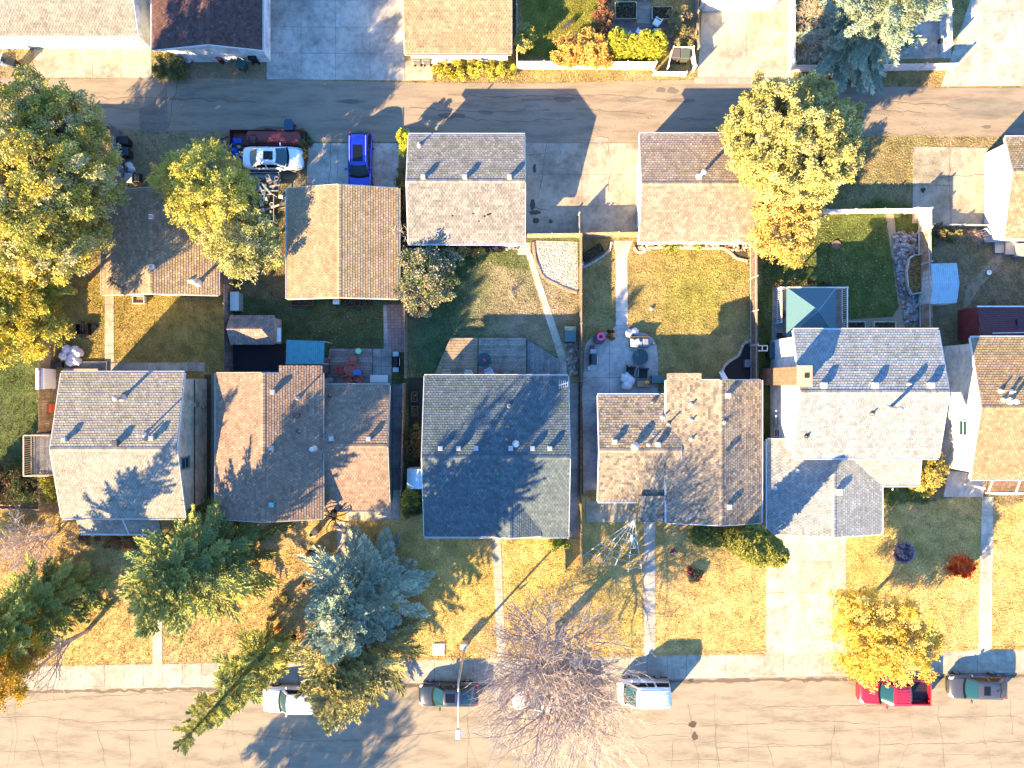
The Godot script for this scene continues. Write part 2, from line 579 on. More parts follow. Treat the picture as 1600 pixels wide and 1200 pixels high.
# ---------------------------------------------------------------- paving, fences, decks
# four corners in pixels on the ground (clockwise from upper left), nx by ny slabs, each a part
func paving(called: String, label: String, q: Array, nx: int, ny: int, col: Color, mat := "concrete", y := 0.03, piece := "slab", jit := 0.06, gap := 0.02) -> Node3D:
	var a := g2(q[0], q[1])
	var b := g2(q[2], q[3])
	var c := g2(q[4], q[5])
	var d := g2(q[6], q[7])
	var o := thing(called, label, "", Vector3((a.x + c.x) * 0.5, 0, (a.y + c.y) * 0.5), "", "structure")
	paved.append(PackedVector2Array([a, b, c, d]))
	var wx := a.distance_to(b) / nx
	var wy := a.distance_to(d) / ny
	for j in ny:
		for i in nx:
			var m := MB.new()
			var k := rng.randf_range(1 - jit, 1 + jit)
			m.col = Color(col.r * k, col.g * k, col.b * k * rng.randf_range(0.97, 1.03))
			var u0 := (i + gap / wx * 0.5) / nx if i > 0 else 0.0
			var u1 := (i + 1 - gap / wx * 0.5) / nx if i < nx - 1 else 1.0
			var v0 := (j + gap / wy * 0.5) / ny if j > 0 else 0.0
			var v1 := (j + 1 - gap / wy * 0.5) / ny if j < ny - 1 else 1.0
			var p := []
			for uv in [[u0, v0], [u1, v0], [u1, v1], [u0, v1]]:
				p.append(a.lerp(b, uv[0]).lerp(d.lerp(c, uv[0]), uv[1]))
			m.slab(p, -0.14, y + rng.randf_range(-0.003, 0.003))
			put_local(o, piece, m, M[mat], false, "", j * nx + i)
			o.get_child(o.get_child_count() - 1).position = -o.position
	return o

# a sheet of one outline (pixels on the ground), raised to y
func sheet(called: String, label: String, pts: Array, y: float, col: Color, mat: String, kind := "structure", block := true, y0 := -0.14) -> MeshInstance3D:
	var poly := []
	for i in range(0, pts.size(), 2):
		poly.append(g2(pts[i], pts[i + 1]))
	if block: paved.append(PackedVector2Array(poly))
	var m := MB.new()
	m.col = col
	m.slab(poly, y0, y)
	var o := put(self, called, m, M[mat])
	tag(o, label, "", "", kind)
	return o

# a fence along a run of ground pixels; boards, posts and rails are parts
func fence(called: String, label: String, pts: Array, h: float, col: Color, style := "boards", group := "", postcol := Color(0, 0, 0)) -> Node3D:
	var p := []
	for i in range(0, pts.size(), 2):
		p.append(at(pts[i], pts[i + 1]))
	var o := thing(called, label, "fence", p[0], group)
	if postcol.r == 0: postcol = col
	var mat: Material = M.wood if style != "vinyl" and style != "panel" else M.paint
	var bw := 0.14
	var bm := []
	for i in 3:
		var b := MB.new()
		var k: float = [0.88, 1.0, 1.12][i]
		b.col = Color(col.r * k, col.g * k, col.b * k)
		b.bevel_box(Vector3.ZERO, Vector3(bw - 0.008, h - 0.12, 0.02), 0.004)
		bm.append(b.mesh())
	var pm := MB.new()
	pm.col = postcol
	pm.bevel_box(Vector3(0, 0, 0), Vector3(0.1, h + 0.08, 0.1), 0.02)
	var post: ArrayMesh = pm.mesh()
	var nb := 0
	var np := 0
	for s in p.size() - 1:
		var a: Vector3 = p[s]
		var e: Vector3 = p[s + 1]
		var l := a.distance_to(e)
		var x := (e - a) / l
		var bs := Basis(x, Vector3.UP, x.cross(Vector3.UP))
		var z := bs.z
		var npost := maxi(1, int(round(l / 2.4)))
		for i in npost + 1:
			if i == npost and s < p.size() - 2: continue
			var q := put_local(o, "post", post, mat, false, "", np)
			np += 1
			q.transform = Transform3D(bs, a.lerp(e, float(i) / npost) + Vector3(0, h * 0.5 + 0.04, 0) - p[0])
		for y in [0.3, h - 0.3]:
			var r := MB.new()
			r.col = postcol
			r.bar(a - p[0] + Vector3(0, y, 0) + z * 0.03, e - p[0] + Vector3(0, y, 0) + z * 0.03, 0.04, 0.09)
			put_local(o, "rail", r, mat)
		if style == "rails": continue
		var n := int(l / bw)
		for i in n:
			var q := put_local(o, "board", bm[rng.randi() % 3], mat, false, "", nb)
			nb += 1
			q.transform = Transform3D(bs, a.lerp(e, (i + 0.5) / n) + Vector3(0, h * 0.5 + rng.randf_range(-0.012, 0.012), 0) - z * rng.randf_range(0.006, 0.014) - p[0])
	return o

# a deck of boards on joists; corners in pixels (clockwise from upper left) as seen at its height
func deck(label: String, q: Array, h: float, n: int, col: Color, along_x := true, called := "wood_deck") -> Node3D:
	var a := g2(q[0], q[1], h)
	var b := g2(q[2], q[3], h)
	var c := g2(q[4], q[5], h)
	var d := g2(q[6], q[7], h)
	var o := thing(called, label, "deck", Vector3((a.x + c.x) * 0.5, 0, (a.y + c.y) * 0.5))
	paved.append(PackedVector2Array([a, b, c, d]))
	for i in n:
		var m := MB.new()
		var k := rng.randf_range(0.8, 1.18)
		m.col = Color(col.r * k, col.g * k * rng.randf_range(0.97, 1.03), col.b * k)
		var t0 := (i + 0.05) / n
		var t1 := (i + 0.95) / n
		var p := [a.lerp(d, t0), b.lerp(c, t0), b.lerp(c, t1), a.lerp(d, t1)] if along_x else [a.lerp(b, t0), a.lerp(b, t1), d.lerp(c, t1), d.lerp(c, t0)]
		m.slab(p, h - 0.035, h + rng.randf_range(-0.003, 0.003))
		put_local(o, "board", m, M.wood, false, "", i)
		o.get_child(o.get_child_count() - 1).position = -o.position
	var f := MB.new()
	f.col = Color(col.r * 0.8, col.g * 0.8, col.b * 0.8)
	for e in [[a, b], [b, c], [c, d], [d, a]]:
		f.bar(Vector3(e[0].x, h * 0.5 - 0.04, e[0].y), Vector3(e[1].x, h * 0.5 - 0.04, e[1].y), 0.05, h - 0.01)
	put(o, "skirt", f, M.wood)
	return o

func railing(parent: Node3D, pts: Array, y0: float, h: float, col: Color, mat := "wood", step := 0.16) -> void:
	for i in pts.size() - 1:
		var a: Vector3 = pts[i] + Vector3(0, y0, 0)
		var b: Vector3 = pts[i + 1] + Vector3(0, y0, 0)
		var up := Vector3(0, h, 0)
		var m := MB.new()
		m.col = col
		m.bar(a + up, b + up, 0.09, 0.05)
		m.bar(a + up * 0.15, b + up * 0.15, 0.05, 0.05)
		put(parent, "rail", m, M[mat])
		var n := maxi(1, int(a.distance_to(b) / step))
		for k in n + 1:
			var s := MB.new()
			s.col = col
			var q := a.lerp(b, float(k) / n)
			s.box(q + up * 0.5, Vector3(0.045, h, 0.045))
			put(parent, "baluster", s, M[mat])

# ---------------------------------------------------------------- vegetation
var leaf_clump: ArrayMesh
var small_clump: ArrayMesh
var grass_tuft: ArrayMesh
var fallen_leaf: ArrayMesh
var boughs: Array = []
var cedar_spray: ArrayMesh

func rdir() -> Vector3:
	var y := rng.randf_range(-1, 1)
	var a := rng.randf() * TAU
	var r := sqrt(1 - y * y)
	return Vector3(r * cos(a), y, r * sin(a))

func leaf_quad(b: MB, p: Vector3, d: Vector3, n: Vector3, l: float, w: float) -> void:
	var s := d.cross(n).normalized() * w
	var f := n * l * 0.18
	b.tri(p, p + d * l * 0.5 + s + f, p + d * l)
	b.tri(p, p + d * l, p + d * l * 0.5 - s + f)

func make_plants() -> void:
	for size in 2:
		var b := MB.new()
		for i in 11:
			var d := (rdir() + Vector3(0, 0.25, 0)).normalized()
			var q := rng.randf_range(0.8, 1.15)
			b.col = Color(q, q, q)
			leaf_quad(b, d * rng.randf_range(0.02, 0.17), (d + rdir() * 0.7).normalized(), (Vector3.UP + rdir() * 0.9).normalized(), rng.randf_range(0.13, 0.2), 0.055)
		if size == 0: leaf_clump = b.mesh()
		else: small_clump = b.mesh()
	var g := MB.new()
	for i in 9:
		var a := rng.randf() * TAU
		var o := Vector3(rng.randf_range(-0.12, 0.12), 0, rng.randf_range(-0.12, 0.12))
		var d := Vector3(cos(a), 0, sin(a))
		var s := Vector3(-d.z, 0, d.x) * 0.018
		var q := rng.randf_range(0.75, 1.25)
		g.col = Color(q, q, q)
		g.tri(o - s, o + s, o + d * rng.randf_range(0.03, 0.1) + Vector3(0, rng.randf_range(0.04, 0.085), 0))
	grass_tuft = g.mesh()
	var f := MB.new()
	leaf_quad(f, Vector3(-0.06, 0.01, 0), Vector3(1, 0.1, 0).normalized(), Vector3.UP, 0.13, 0.045)
	fallen_leaf = f.mesh()
	# conifer boughs, one metre long, pointing along +x
	for var_ in 4:
		var b := MB.new()
		b.col = Color(0.5, 0.38, 0.3)
		var sp := []
		for i in 6:
			var t := i / 5.0
			sp.append(Vector3(t, -0.16 * sin(t * PI * 0.75) + 0.1 * t * t, 0))
		b.tube(sp, [0.022, 0.018, 0.014, 0.01, 0.007, 0.004], 4, false)
		var n := 10
		for i in n:
			var t := 0.12 + 0.88 * (i + rng.randf_range(-0.3, 0.3)) / (n - 1)
			t = clampf(t, 0.1, 1.0)
			var root := Vector3(t, -0.16 * sin(t * PI * 0.75) + 0.1 * t * t, 0)
			for s in [-1.0, 1.0]:
				var l := (0.3 * sin(PI * clampf(t * 0.8 + 0.12, 0, 1)) + 0.05) * rng.randf_range(0.6, 1.3)
				var ang := rng.randf_range(0.55, 1.0)
				var d := Vector3(cos(ang), rng.randf_range(-0.28, 0.06), s * sin(ang)).normalized()
				if i == n - 1:
					d = Vector3(1, 0.1, s * 0.3).normalized()
					l = 0.14
				twig(b, root, d, l)
		boughs.append(b.mesh())
	var cs := MB.new()
	for i in 7:
		var d := (Vector3(0, 1.1, 0) + rdir() * 0.8).normalized()
		twig(cs, Vector3.ZERO, d, rng.randf_range(0.16, 0.3))
	cedar_spray = cs.mesh()

# a twig feathered with needle bunches
func twig(b: MB, root: Vector3, d: Vector3, l: float) -> void:
	var side := d.cross(Vector3.UP).normalized()
	var up := side.cross(d).normalized()
	var n := maxi(3, int(l / 0.062))
	for k in n:
		var t := (k + 0.5) / n
		var p := root + d * l * t
		var q := rng.randf_range(0.62, 0.95) + (0.5 if t > 0.66 else 0.0)
		b.col = Color(q, q, q)
		for e in [-1.0, 1.0]:
			var tip: Vector3 = p + d * 0.075 + (side * e * rng.randf_range(0.7, 1.05) + up * rng.randf_range(-0.2, 0.7)) * 0.085
			b.tri(p - d * 0.04, p + d * 0.04, tip)
		var tip2 := p + d * 0.07 + up * 0.085 + side * rng.randf_range(-0.03, 0.03)
		b.tri(p - side * 0.03, p + side * 0.03, tip2)
	b.tri(root - side * 0.02, root + side * 0.02, root + d * (l + 0.06))

func scatter(parent: Node3D, called: String, mesh: Mesh, mat: Material, xf: Array, cols: Array, kind := "") -> MultiMeshInstance3D:
	var mm := MultiMesh.new()
	mm.transform_format = MultiMesh.TRANSFORM_3D
	mm.use_colors = true
	mm.mesh = mesh
	mm.instance_count = xf.size()
	for i in xf.size():
		mm.set_instance_transform(i, xf[i])
		mm.set_instance_color(i, cols[i])
	var o := MultiMeshInstance3D.new()
	o.multimesh = mm
	o.material_override = mat
	if parent == self:
		o.name = numbered(called)
		add_child(o)
	else:
		var nm := called
		var n := 0
		while parent.has_node(nm):
			n += 1
			nm = "%s_%03d" % [called, n]
		o.name = nm
		parent.add_child(o)
		o.position = -parent.position
	if kind: o.set_meta("kind", kind)
	return o

func rbasis(s: float) -> Basis:
	var b := Basis(Vector3.UP, rng.randf() * TAU) * Basis(Vector3.RIGHT, rng.randf_range(-0.9, 0.9))
	return b.scaled(Vector3.ONE * s)

func pick(pal: Array, jit := 0.18) -> Color:
	var c: Color = pal[rng.randi() % pal.size()].lerp(pal[rng.randi() % pal.size()], rng.randf() * 0.6)
	var q := rng.randf_range(1 - jit, 1 + jit)
	return Color(c.r * q, c.g * q, c.b * q)

# broad-leaved tree or shrub. base: ground pixel; blobs: [px, py, height, radius] as the drone sees them
func leafy(called: String, label: String, cat: String, bx: float, by: float, blobs: Array, pal: Array, dens := 1.0, leaf := 1.0, bark := Color(0.2, 0.16, 0.12), tr := 0.16, group := "", hollow := 0.55, cl := 0.55) -> Node3D:
	var base := at(bx, by)
	rng.seed = hash(label)
	var o := thing(called, label, cat, base, group)
	var wood := MB.new()
	wood.col = bark
	var xf := []
	var cols := []
	var mid := Vector3.ZERO
	for q in blobs: mid += at(q[0], q[1], q[2])
	mid /= blobs.size()
	var fork := base.lerp(Vector3(mid.x, mid.y, mid.z), 0.42)
	fork.x = lerpf(base.x, mid.x, 0.25)
	fork.z = lerpf(base.z, mid.z, 0.25)
	if tr > 0: wood.tube([base - Vector3(0, 0.05, 0), base.lerp(fork, 0.12), base.lerp(fork, 0.6), fork], [tr * 1.35, tr, tr * 0.85, tr * 0.75], 8)
	var total := 0.0
	for q in blobs:
		var c := at(q[0], q[1], q[2])
		var r: float = q[3]
		if tr > 0:
			wood.tube([fork, fork.lerp(c, 0.5) + Vector3(0, -0.1 * r, 0) + rdir() * 0.15 * r, c], [tr * 0.6, tr * 0.4, tr * 0.15], 6)
			for i in int(8 + r * 3):
				var d := rdir()
				d.y = absf(d.y) * 0.8 + d.y * 0.2
				var e := c + d * r * 0.85
				var s := fork.lerp(c, rng.randf_range(0.6, 1.0))
				wood.tube([s, s.lerp(e, 0.5) + rdir() * 0.12 * r, e], [tr * 0.22, tr * 0.14, 0.012], 4, false)
		var nk := int(dens * 30.0 * r * r / (cl / 0.55))
		for k in nk:
			var d := rdir()
			var lump := 1.0 + 0.5 * noise.get_noise_3dv(d * 110.0 + c * 40.0)
			if noise.get_noise_3dv(d * 150.0 + c * 55.0) < -0.22: continue
			var cr := r * lump * lerpf(hollow, 1.0, pow(rng.randf(), 0.45))
			var cc := c + Vector3(d.x, d.y * 0.82, d.z) * cr
			if cc.y < 0.15: cc.y = rng.randf_range(0.1, 0.4)
			var cw: float = minf(cl, r * 0.4) * rng.randf_range(0.45, 1.3)
			var tint := pick(pal, 0.28)
			var m := int(rng.randf_range(8, 18) * (1.0 if leaf > 0.8 else 1.35))
			for i in m:
				var pd := rdir() * cw * pow(rng.randf(), 0.4)
				pd.y *= 0.65
				var pp := cc + pd
				if pp.y < 0.08: continue
				xf.append(Transform3D(rbasis(leaf * rng.randf_range(0.75, 1.25)), pp))
				var q2 := rng.randf_range(0.82, 1.18)
				cols.append(Color(tint.r * q2, tint.g * q2, tint.b * q2))
	if tr > 0: put(o, "trunk", wood, M.bark, true)
	scatter(o, "crown", leaf_clump if leaf > 0.8 else small_clump, M.leaf, xf, cols, "stuff")
	return o

# spruce: whorls of boughs round a straight stem
func spruce(called: String, label: String, bx: float, by: float, ht: float, rad: float, pal: Array, lean := Vector3.ZERO, power := 0.85, low := 0.6, thick := 1.0, group := "") -> Node3D:
	var base := at(bx, by)
	rng.seed = hash(label)
	var o := thing(called, label, "tree", base, group)
	var wood := MB.new()
	wood.col = Color(0.2, 0.14, 0.1)
	var top := base + Vector3(0, ht, 0) + lean
	wood.tube([base - Vector3(0, 0.05, 0), base.lerp(top, 0.1), base.lerp(top, 0.5), top], [0.02 * ht, 0.016 * ht, 0.009 * ht, 0.015], 8)
	put(o, "trunk", wood, M.bark, true)
	var lists := [[], [], [], []]
	var cl := [[], [], [], []]
	var y := low
	var turn := 0.0
	while y < ht - 0.15:
		var f := (y - low) / (ht - low)
		var r := rad * pow(1.0 - f, power) + 0.18
		if f < 0.08: r *= 0.8 + f * 2.5
		var n := int(clampf((4.0 + r * 1.25) * thick, 4, 10))
		turn += rng.randf() * 2.0
		for k in n:
			var a := turn + TAU * (k + rng.randf_range(-0.25, 0.25)) / n
			var lump := 1.0 + 0.55 * noise.get_noise_3d(cos(a) * 60.0 + bx, y * 30.0, sin(a) * 60.0 + by)
			var l := r * lump * rng.randf_range(0.6, 1.2)
			var tilt := lerpf(-0.28, 0.75, pow(f, 1.6)) + rng.randf_range(-0.2, 0.2)
			var bs := Basis(Vector3.UP, -a) * Basis(Vector3(0, 0, 1), tilt) * Basis(Vector3.RIGHT, rng.randf_range(-0.3, 0.3))
			var i := rng.randi() % 4
			var w := minf(l, 1.9) * rng.randf_range(0.8, 1.15)
			lists[i].append(Transform3D(bs * Basis.from_scale(Vector3(l, w, w)), base.lerp(top, y / ht) + Vector3(0, rng.randf_range(-0.1, 0.1), 0)))
			cl[i].append(pick(pal, 0.32))
		y += lerpf(0.62, 0.34, f) / thick * rng.randf_range(0.8, 1.2)
	for i in 4:
		scatter(o, "boughs", boughs[i], M.needle, lists[i], cl[i], "stuff")
	return o

# columnar or spreading cedar and juniper: sprays on an ellipsoid skin
func cedar(called: String, label: String, bx: float, by: float, sizes: Array, pal: Array, n: int, group := "") -> Node3D:
	var base := at(bx, by)
	rng.seed = hash(label)
	var o := thing(called, label, "shrub", base, group)
	var xf := []
	var cols := []
	var stem := MB.new()
	stem.col = Color(0.18, 0.12, 0.08)
	for s in sizes:
		# s: dx, dz, height, radius (metres from the base)
		var c := base + Vector3(s[0], 0, s[1])
		stem.tube([base, c.lerp(base, 0.5) + Vector3(0, s[2] * 0.2, 0), c + Vector3(0, s[2] * 0.7, 0)], [0.06, 0.05, 0.02], 5)
		for i in n:
			var t := pow(rng.randf(), 0.8)
			var a := rng.randf() * TAU
			var r: float = s[3] * sqrt(maxf(0.02, 1.0 - pow(absf(t * 1.5 - 0.5), 2.2))) * rng.randf_range(0.6, 1.05) * (1.0 + 0.25 * noise.get_noise_3d(cos(a) * 70 + bx, t * 90, sin(a) * 70))
			var p := c + Vector3(cos(a) * r, 0.06 + t * s[2], sin(a) * r)
			var d := Vector3(cos(a), 0.9, sin(a)).normalized()
			var z := d.cross(Vector3.UP).normalized()
			var bs := Basis(z.cross(d), d, z) if false else Basis(d.cross(z), d, z)
			xf.append(Transform3D((Basis(d, rng.randf() * TAU) * bs).scaled(Vector3.ONE * rng.randf_range(0.7, 1.3)), p))
			cols.append(pick(pal))
	put(o, "stem", stem, M.bark)
	scatter(o, "foliage", cedar_spray, M.needle, xf, cols, "stuff")
	return o

# leafless tree: recursive limbs, each a tapered tube
func bare(called: String, label: String, cat: String, bx: float, by: float, ht: float, spread: float, levels: int, kids: Array, r0: float, col: Color, tipcol: Color, fork_y := 0.2, twig_r := 0.008, lean := Vector3.ZERO) -> Node3D:
	var base := at(bx, by)
	rng.seed = hash(label)
	var o := thing(called, label, cat, base)
	var limbs := MB.new()
	var twigs := MB.new()
	var stack := [[base - Vector3(0, 0.05, 0), (Vector3.UP + lean).normalized(), ht * 0.42, r0, 0]]
	while stack.size():
		var s: Array = stack.pop_back()
		var p: Vector3 = s[0]
		var d: Vector3 = s[1]
		var l: float = s[2]
		var r: float = s[3]
		var lv: int = s[4]
		var b: MB = limbs if lv < levels - 1 else twigs
		var t := float(lv) / maxf(levels - 1, 1)
		b.col = col.lerp(tipcol, t)
		var pts := [p]
		var rr := [r]
		var q := p
		var dd := d
		var seg := 3 if lv < 3 else 2
		for i in seg:
			dd = (dd + rdir() * (0.12 + 0.1 * t) + Vector3(0, 0.06 * t, 0)).normalized()
			q = q + dd * l / seg
			pts.append(q)
			rr.append(maxf(lerpf(r, r * 0.5, (i + 1.0) / seg), twig_r * 0.6))
		b.tube(pts, rr, 7 if lv == 0 else (5 if lv == 1 else 3), false)
		if lv >= levels - 1: continue
		var n: int = kids[lv]
		var turn := rng.randf() * TAU
		for k in n:
			var f := lerpf(fork_y if lv == 0 else 0.25, 1.0, (k + rng.randf_range(0.1, 0.9)) / n)
			var x := f * seg
			var i0 := mini(int(x), seg - 1)
			var at_ : Vector3 = pts[i0].lerp(pts[i0 + 1], x - i0)
			turn += 2.4
			var u := dd.cross(Vector3(0.3, 1, 0.2)).normalized()
			var w := u.cross(dd).normalized()
			var side := u * cos(turn) + w * sin(turn)
			var ang := rng.randf_range(0.45, 0.95) * spread
			if k == n - 1: ang *= 0.35
			var nd := (dd * cos(ang) + side * sin(ang)).normalized()
			nd.y = maxf(nd.y, -0.15)
			stack.append([at_, nd.normalized(), l * rng.randf_range(0.5, 0.78) * (1.15 if lv == 0 else 1.0), maxf(rr[i0] * (0.62 if lv < 2 else 0.55), twig_r), lv + 1])
	put(o, "limbs", limbs, M.bark)
	put(o, "twigs", twigs, M.bark)
	return o

func inside_paved(p: Vector2) -> bool:
	for q in paved:
		if Geometry2D.is_point_in_polygon(p, q): return true
	return false

# base colours of the turf by yard (pixels on the ground): x0, y0, x1, y1, colour
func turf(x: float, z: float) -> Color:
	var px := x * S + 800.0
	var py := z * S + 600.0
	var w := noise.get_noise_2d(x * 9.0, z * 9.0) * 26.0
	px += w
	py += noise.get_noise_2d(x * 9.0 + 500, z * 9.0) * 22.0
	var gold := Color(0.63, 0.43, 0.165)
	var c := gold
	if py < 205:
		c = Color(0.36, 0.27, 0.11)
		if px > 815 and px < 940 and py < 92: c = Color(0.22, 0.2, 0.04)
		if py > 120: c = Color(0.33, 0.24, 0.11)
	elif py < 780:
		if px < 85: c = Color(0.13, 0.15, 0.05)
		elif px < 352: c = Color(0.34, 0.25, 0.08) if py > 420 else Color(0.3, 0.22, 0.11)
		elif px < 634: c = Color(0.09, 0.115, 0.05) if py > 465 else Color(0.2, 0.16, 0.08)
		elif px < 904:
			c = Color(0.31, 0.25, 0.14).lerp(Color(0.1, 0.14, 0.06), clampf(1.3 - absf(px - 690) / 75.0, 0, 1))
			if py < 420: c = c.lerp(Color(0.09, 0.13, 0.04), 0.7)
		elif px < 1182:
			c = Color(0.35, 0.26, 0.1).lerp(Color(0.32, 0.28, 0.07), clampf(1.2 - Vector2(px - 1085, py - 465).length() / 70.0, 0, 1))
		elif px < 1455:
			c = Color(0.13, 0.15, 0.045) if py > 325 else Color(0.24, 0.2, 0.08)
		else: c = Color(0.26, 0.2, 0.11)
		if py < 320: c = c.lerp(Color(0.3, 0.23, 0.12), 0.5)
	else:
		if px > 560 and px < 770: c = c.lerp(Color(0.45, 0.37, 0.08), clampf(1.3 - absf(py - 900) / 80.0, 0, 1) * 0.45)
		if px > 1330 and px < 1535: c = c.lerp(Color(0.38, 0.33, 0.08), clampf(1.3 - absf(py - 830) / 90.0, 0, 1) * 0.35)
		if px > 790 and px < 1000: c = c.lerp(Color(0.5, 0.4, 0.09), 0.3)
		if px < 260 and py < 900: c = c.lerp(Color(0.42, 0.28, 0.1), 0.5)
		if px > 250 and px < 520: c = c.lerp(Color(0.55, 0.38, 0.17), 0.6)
	var n1 := noise.get_noise_2d(x * 14.0, z * 14.0)
	var n2 := noise.get_noise_2d(x * 60.0, z * 60.0)
	var n3 := noise.get_noise_2d(x * 30.0 + 900, z * 30.0)
	c = c.lerp(Color(c.r * 0.72, c.g * 0.95, c.b * 0.8), clampf(n1 * 0.6, 0, 1))
	c = c.lerp(Color(c.r * 1.12, c.g * 0.98, c.b * 1.25), clampf(n3 * 1.0, 0, 1))
	var q := 1.0 + n2 * 0.35 + n3 * 0.2
	return Color(c.r * q, c.g * q, c.b * q)

func make_turf() -> void:
	# one sheet from the lane's far side to the pavement
	var b := MB.new()
	var step := 0.3
	var x0 := -56.0
	var nx := 374
	var z0 := -45.0
	var rows := []
	var a := []
	a.resize(Mesh.ARRAY_MAX)
	var vv := PackedVector3Array()
	var cc := PackedColorArray()
	var nn := PackedVector3Array()
	var ix := PackedInt32Array()
	var nz := 220
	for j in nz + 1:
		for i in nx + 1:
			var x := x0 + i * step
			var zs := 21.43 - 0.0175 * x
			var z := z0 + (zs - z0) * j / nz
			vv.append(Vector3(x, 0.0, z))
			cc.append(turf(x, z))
			nn.append(Vector3.UP)
	for j in nz:
		for i in nx:
			var k := j * (nx + 1) + i
			ix.append_array([k, k + 1, k + nx + 2, k, k + nx + 2, k + nx + 1])
	a[Mesh.ARRAY_VERTEX] = vv
	a[Mesh.ARRAY_COLOR] = cc
	a[Mesh.ARRAY_NORMAL] = nn
	a[Mesh.ARRAY_INDEX] = ix
	var m := ArrayMesh.new()
	m.add_surface_from_arrays(Mesh.PRIMITIVE_TRIANGLES, a)
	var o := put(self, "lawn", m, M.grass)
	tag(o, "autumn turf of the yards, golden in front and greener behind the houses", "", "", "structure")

func make_grass(count: int) -> void:
	var xf := []
	var cols := []
	for i in count:
		var x := rng.randf_range(-41.5, 41.5)
		var z := rng.randf_range(-31, 22.2)
		z = minf(z, 21.35 - 0.0175 * x)
		if inside_paved(Vector2(x, z)): continue
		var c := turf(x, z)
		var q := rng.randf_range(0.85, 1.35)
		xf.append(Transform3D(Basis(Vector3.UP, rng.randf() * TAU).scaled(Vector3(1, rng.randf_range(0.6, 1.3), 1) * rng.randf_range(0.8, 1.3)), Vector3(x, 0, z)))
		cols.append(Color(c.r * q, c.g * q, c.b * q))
	var o := scatter(self, "grass", grass_tuft, M.blade, xf, cols, "stuff")
	tag(o, "short dry grass blades over all the yards", "grass")

func make_litter(spots: Array) -> void:
	# spots: px, py, radius px, count, colour
	var xf := []
	var cols := []
	for s in spots:
		for i in int(s[3]):
			var a := rng.randf() * TAU
			var r: float = s[2] * sqrt(rng.randf())
			var p := at(s[0] + cos(a) * r, s[1] + sin(a) * r)
			xf.append(Transform3D(Basis(Vector3.UP, rng.randf() * TAU).scaled(Vector3.ONE * rng.randf_range(0.5, 0.95)), p + Vector3(0, 0.05, 0)))
			var q := rng.randf_range(0.45, 1.0)
			cols.append(Color(s[4].r * q, s[4].g * q, s[4].b * q))
	var o := scatter(self, "fallen_leaves", fallen_leaf, M.leaf, xf, cols, "stuff")
	tag(o, "fallen yellow leaves strewn over lawns and lane edges", "leaves")

# ---------------------------------------------------------------- vehicles (nose towards +x, built round the origin)
func sect(x: float, w: float, yb: float, yt: float, crown: float) -> Array:
	return [Vector3(x, yb, -w * 0.86), Vector3(x, yb + 0.06, -w * 0.97), Vector3(x, lerpf(yb, yt, 0.5), -w), Vector3(x, yt - 0.1, -w * 0.985), Vector3(x, yt - 0.025, -w * 0.93), Vector3(x, yt + crown * 0.45, -w * 0.7), Vector3(x, yt + crown, 0),
		Vector3(x, yt + crown * 0.45, w * 0.7), Vector3(x, yt - 0.025, w * 0.93), Vector3(x, yt - 0.1, w * 0.985), Vector3(x, lerpf(yb, yt, 0.5), w), Vector3(x, yb + 0.06, w * 0.97), Vector3(x, yb, w * 0.86)]

func wheel(o: Node3D, x: float, z: float, r: float) -> void:
	var b := MB.new()
	var s := signf(z)
	var prof := [[r * 0.62, 0.1], [r * 0.92, 0.105], [r, 0.06], [r, -0.06], [r * 0.92, -0.105], [r * 0.62, -0.1]]
	var rows := []
	for p in prof:
		var row := []
		for k in 20:
			var a := TAU * k / 20
			row.append(Vector3(x + cos(a) * p[0], r + sin(a) * p[0], z + p[1]))
		rows.append(row)
	b.grid(rows, true)
	var w := put_local(o, "wheel", b, M.rubber, true)
	var h := MB.new()
	h.col = Color(0.5, 0.5, 0.52)
	for k in 5:
		var a := TAU * k / 5
		h.bar(Vector3(x, r, z + s * 0.09), Vector3(x + cos(a) * r * 0.62, r + sin(a) * r * 0.62, z + s * 0.085), 0.05, 0.03)
	for k in 20:
		var a := TAU * k / 20
		var a2 := TAU * (k + 1) / 20
		h.quad(Vector3(x + cos(a) * r * 0.64, r + sin(a) * r * 0.64, z + s * 0.1), Vector3(x + cos(a2) * r * 0.64, r + sin(a2) * r * 0.64, z + s * 0.1), Vector3(x + cos(a2) * r * 0.55, r + sin(a2) * r * 0.55, z + s * 0.07), Vector3(x + cos(a) * r * 0.55, r + sin(a) * r * 0.55, z + s * 0.07))
		h.tri(Vector3(x, r, z + s * 0.02), Vector3(x + cos(a) * r * 0.55, r + sin(a) * r * 0.55, z + s * 0.02), Vector3(x + cos(a2) * r * 0.55, r + sin(a2) * r * 0.55, z + s * 0.02))
	put_local(w, "rim", h, M.metal)

# bilinear patch of glass or trim over four corners, pushed out along its normal, with a bulge
func patch(c: Array, inset_u: float, inset_v: float, push: float, bulge := 0.0, n := 6, bow0 := 0.0, bow1 := 0.0) -> MB:
	var b := MB.new()
	var nn: Vector3 = (c[2] - c[0]).cross(c[1] - c[3]).normalized()
	var mid: Vector3 = (c[0] + c[1] + c[2] + c[3]) / 4.0
	if nn.dot(mid - Vector3(0, 0.4, 0)) < 0: nn = -nn
	var rows := []
	for j in n + 1:
		var row := []
		for i in n + 1:
			var u := lerpf(inset_u, 1 - inset_u, float(i) / n)
			var v := lerpf(inset_v, 1 - inset_v, float(j) / n)
			var p: Vector3 = c[0].lerp(c[1], u).lerp(c[3].lerp(c[2], u), v)
			var arc := 1.0 - pow(2 * u - 1, 2)
			row.append(p + nn * (push + bulge * arc) + Vector3(lerpf(bow0, bow1, v) * arc, 0, 0))
		rows.append(row)
	b.grid(rows)
	return b

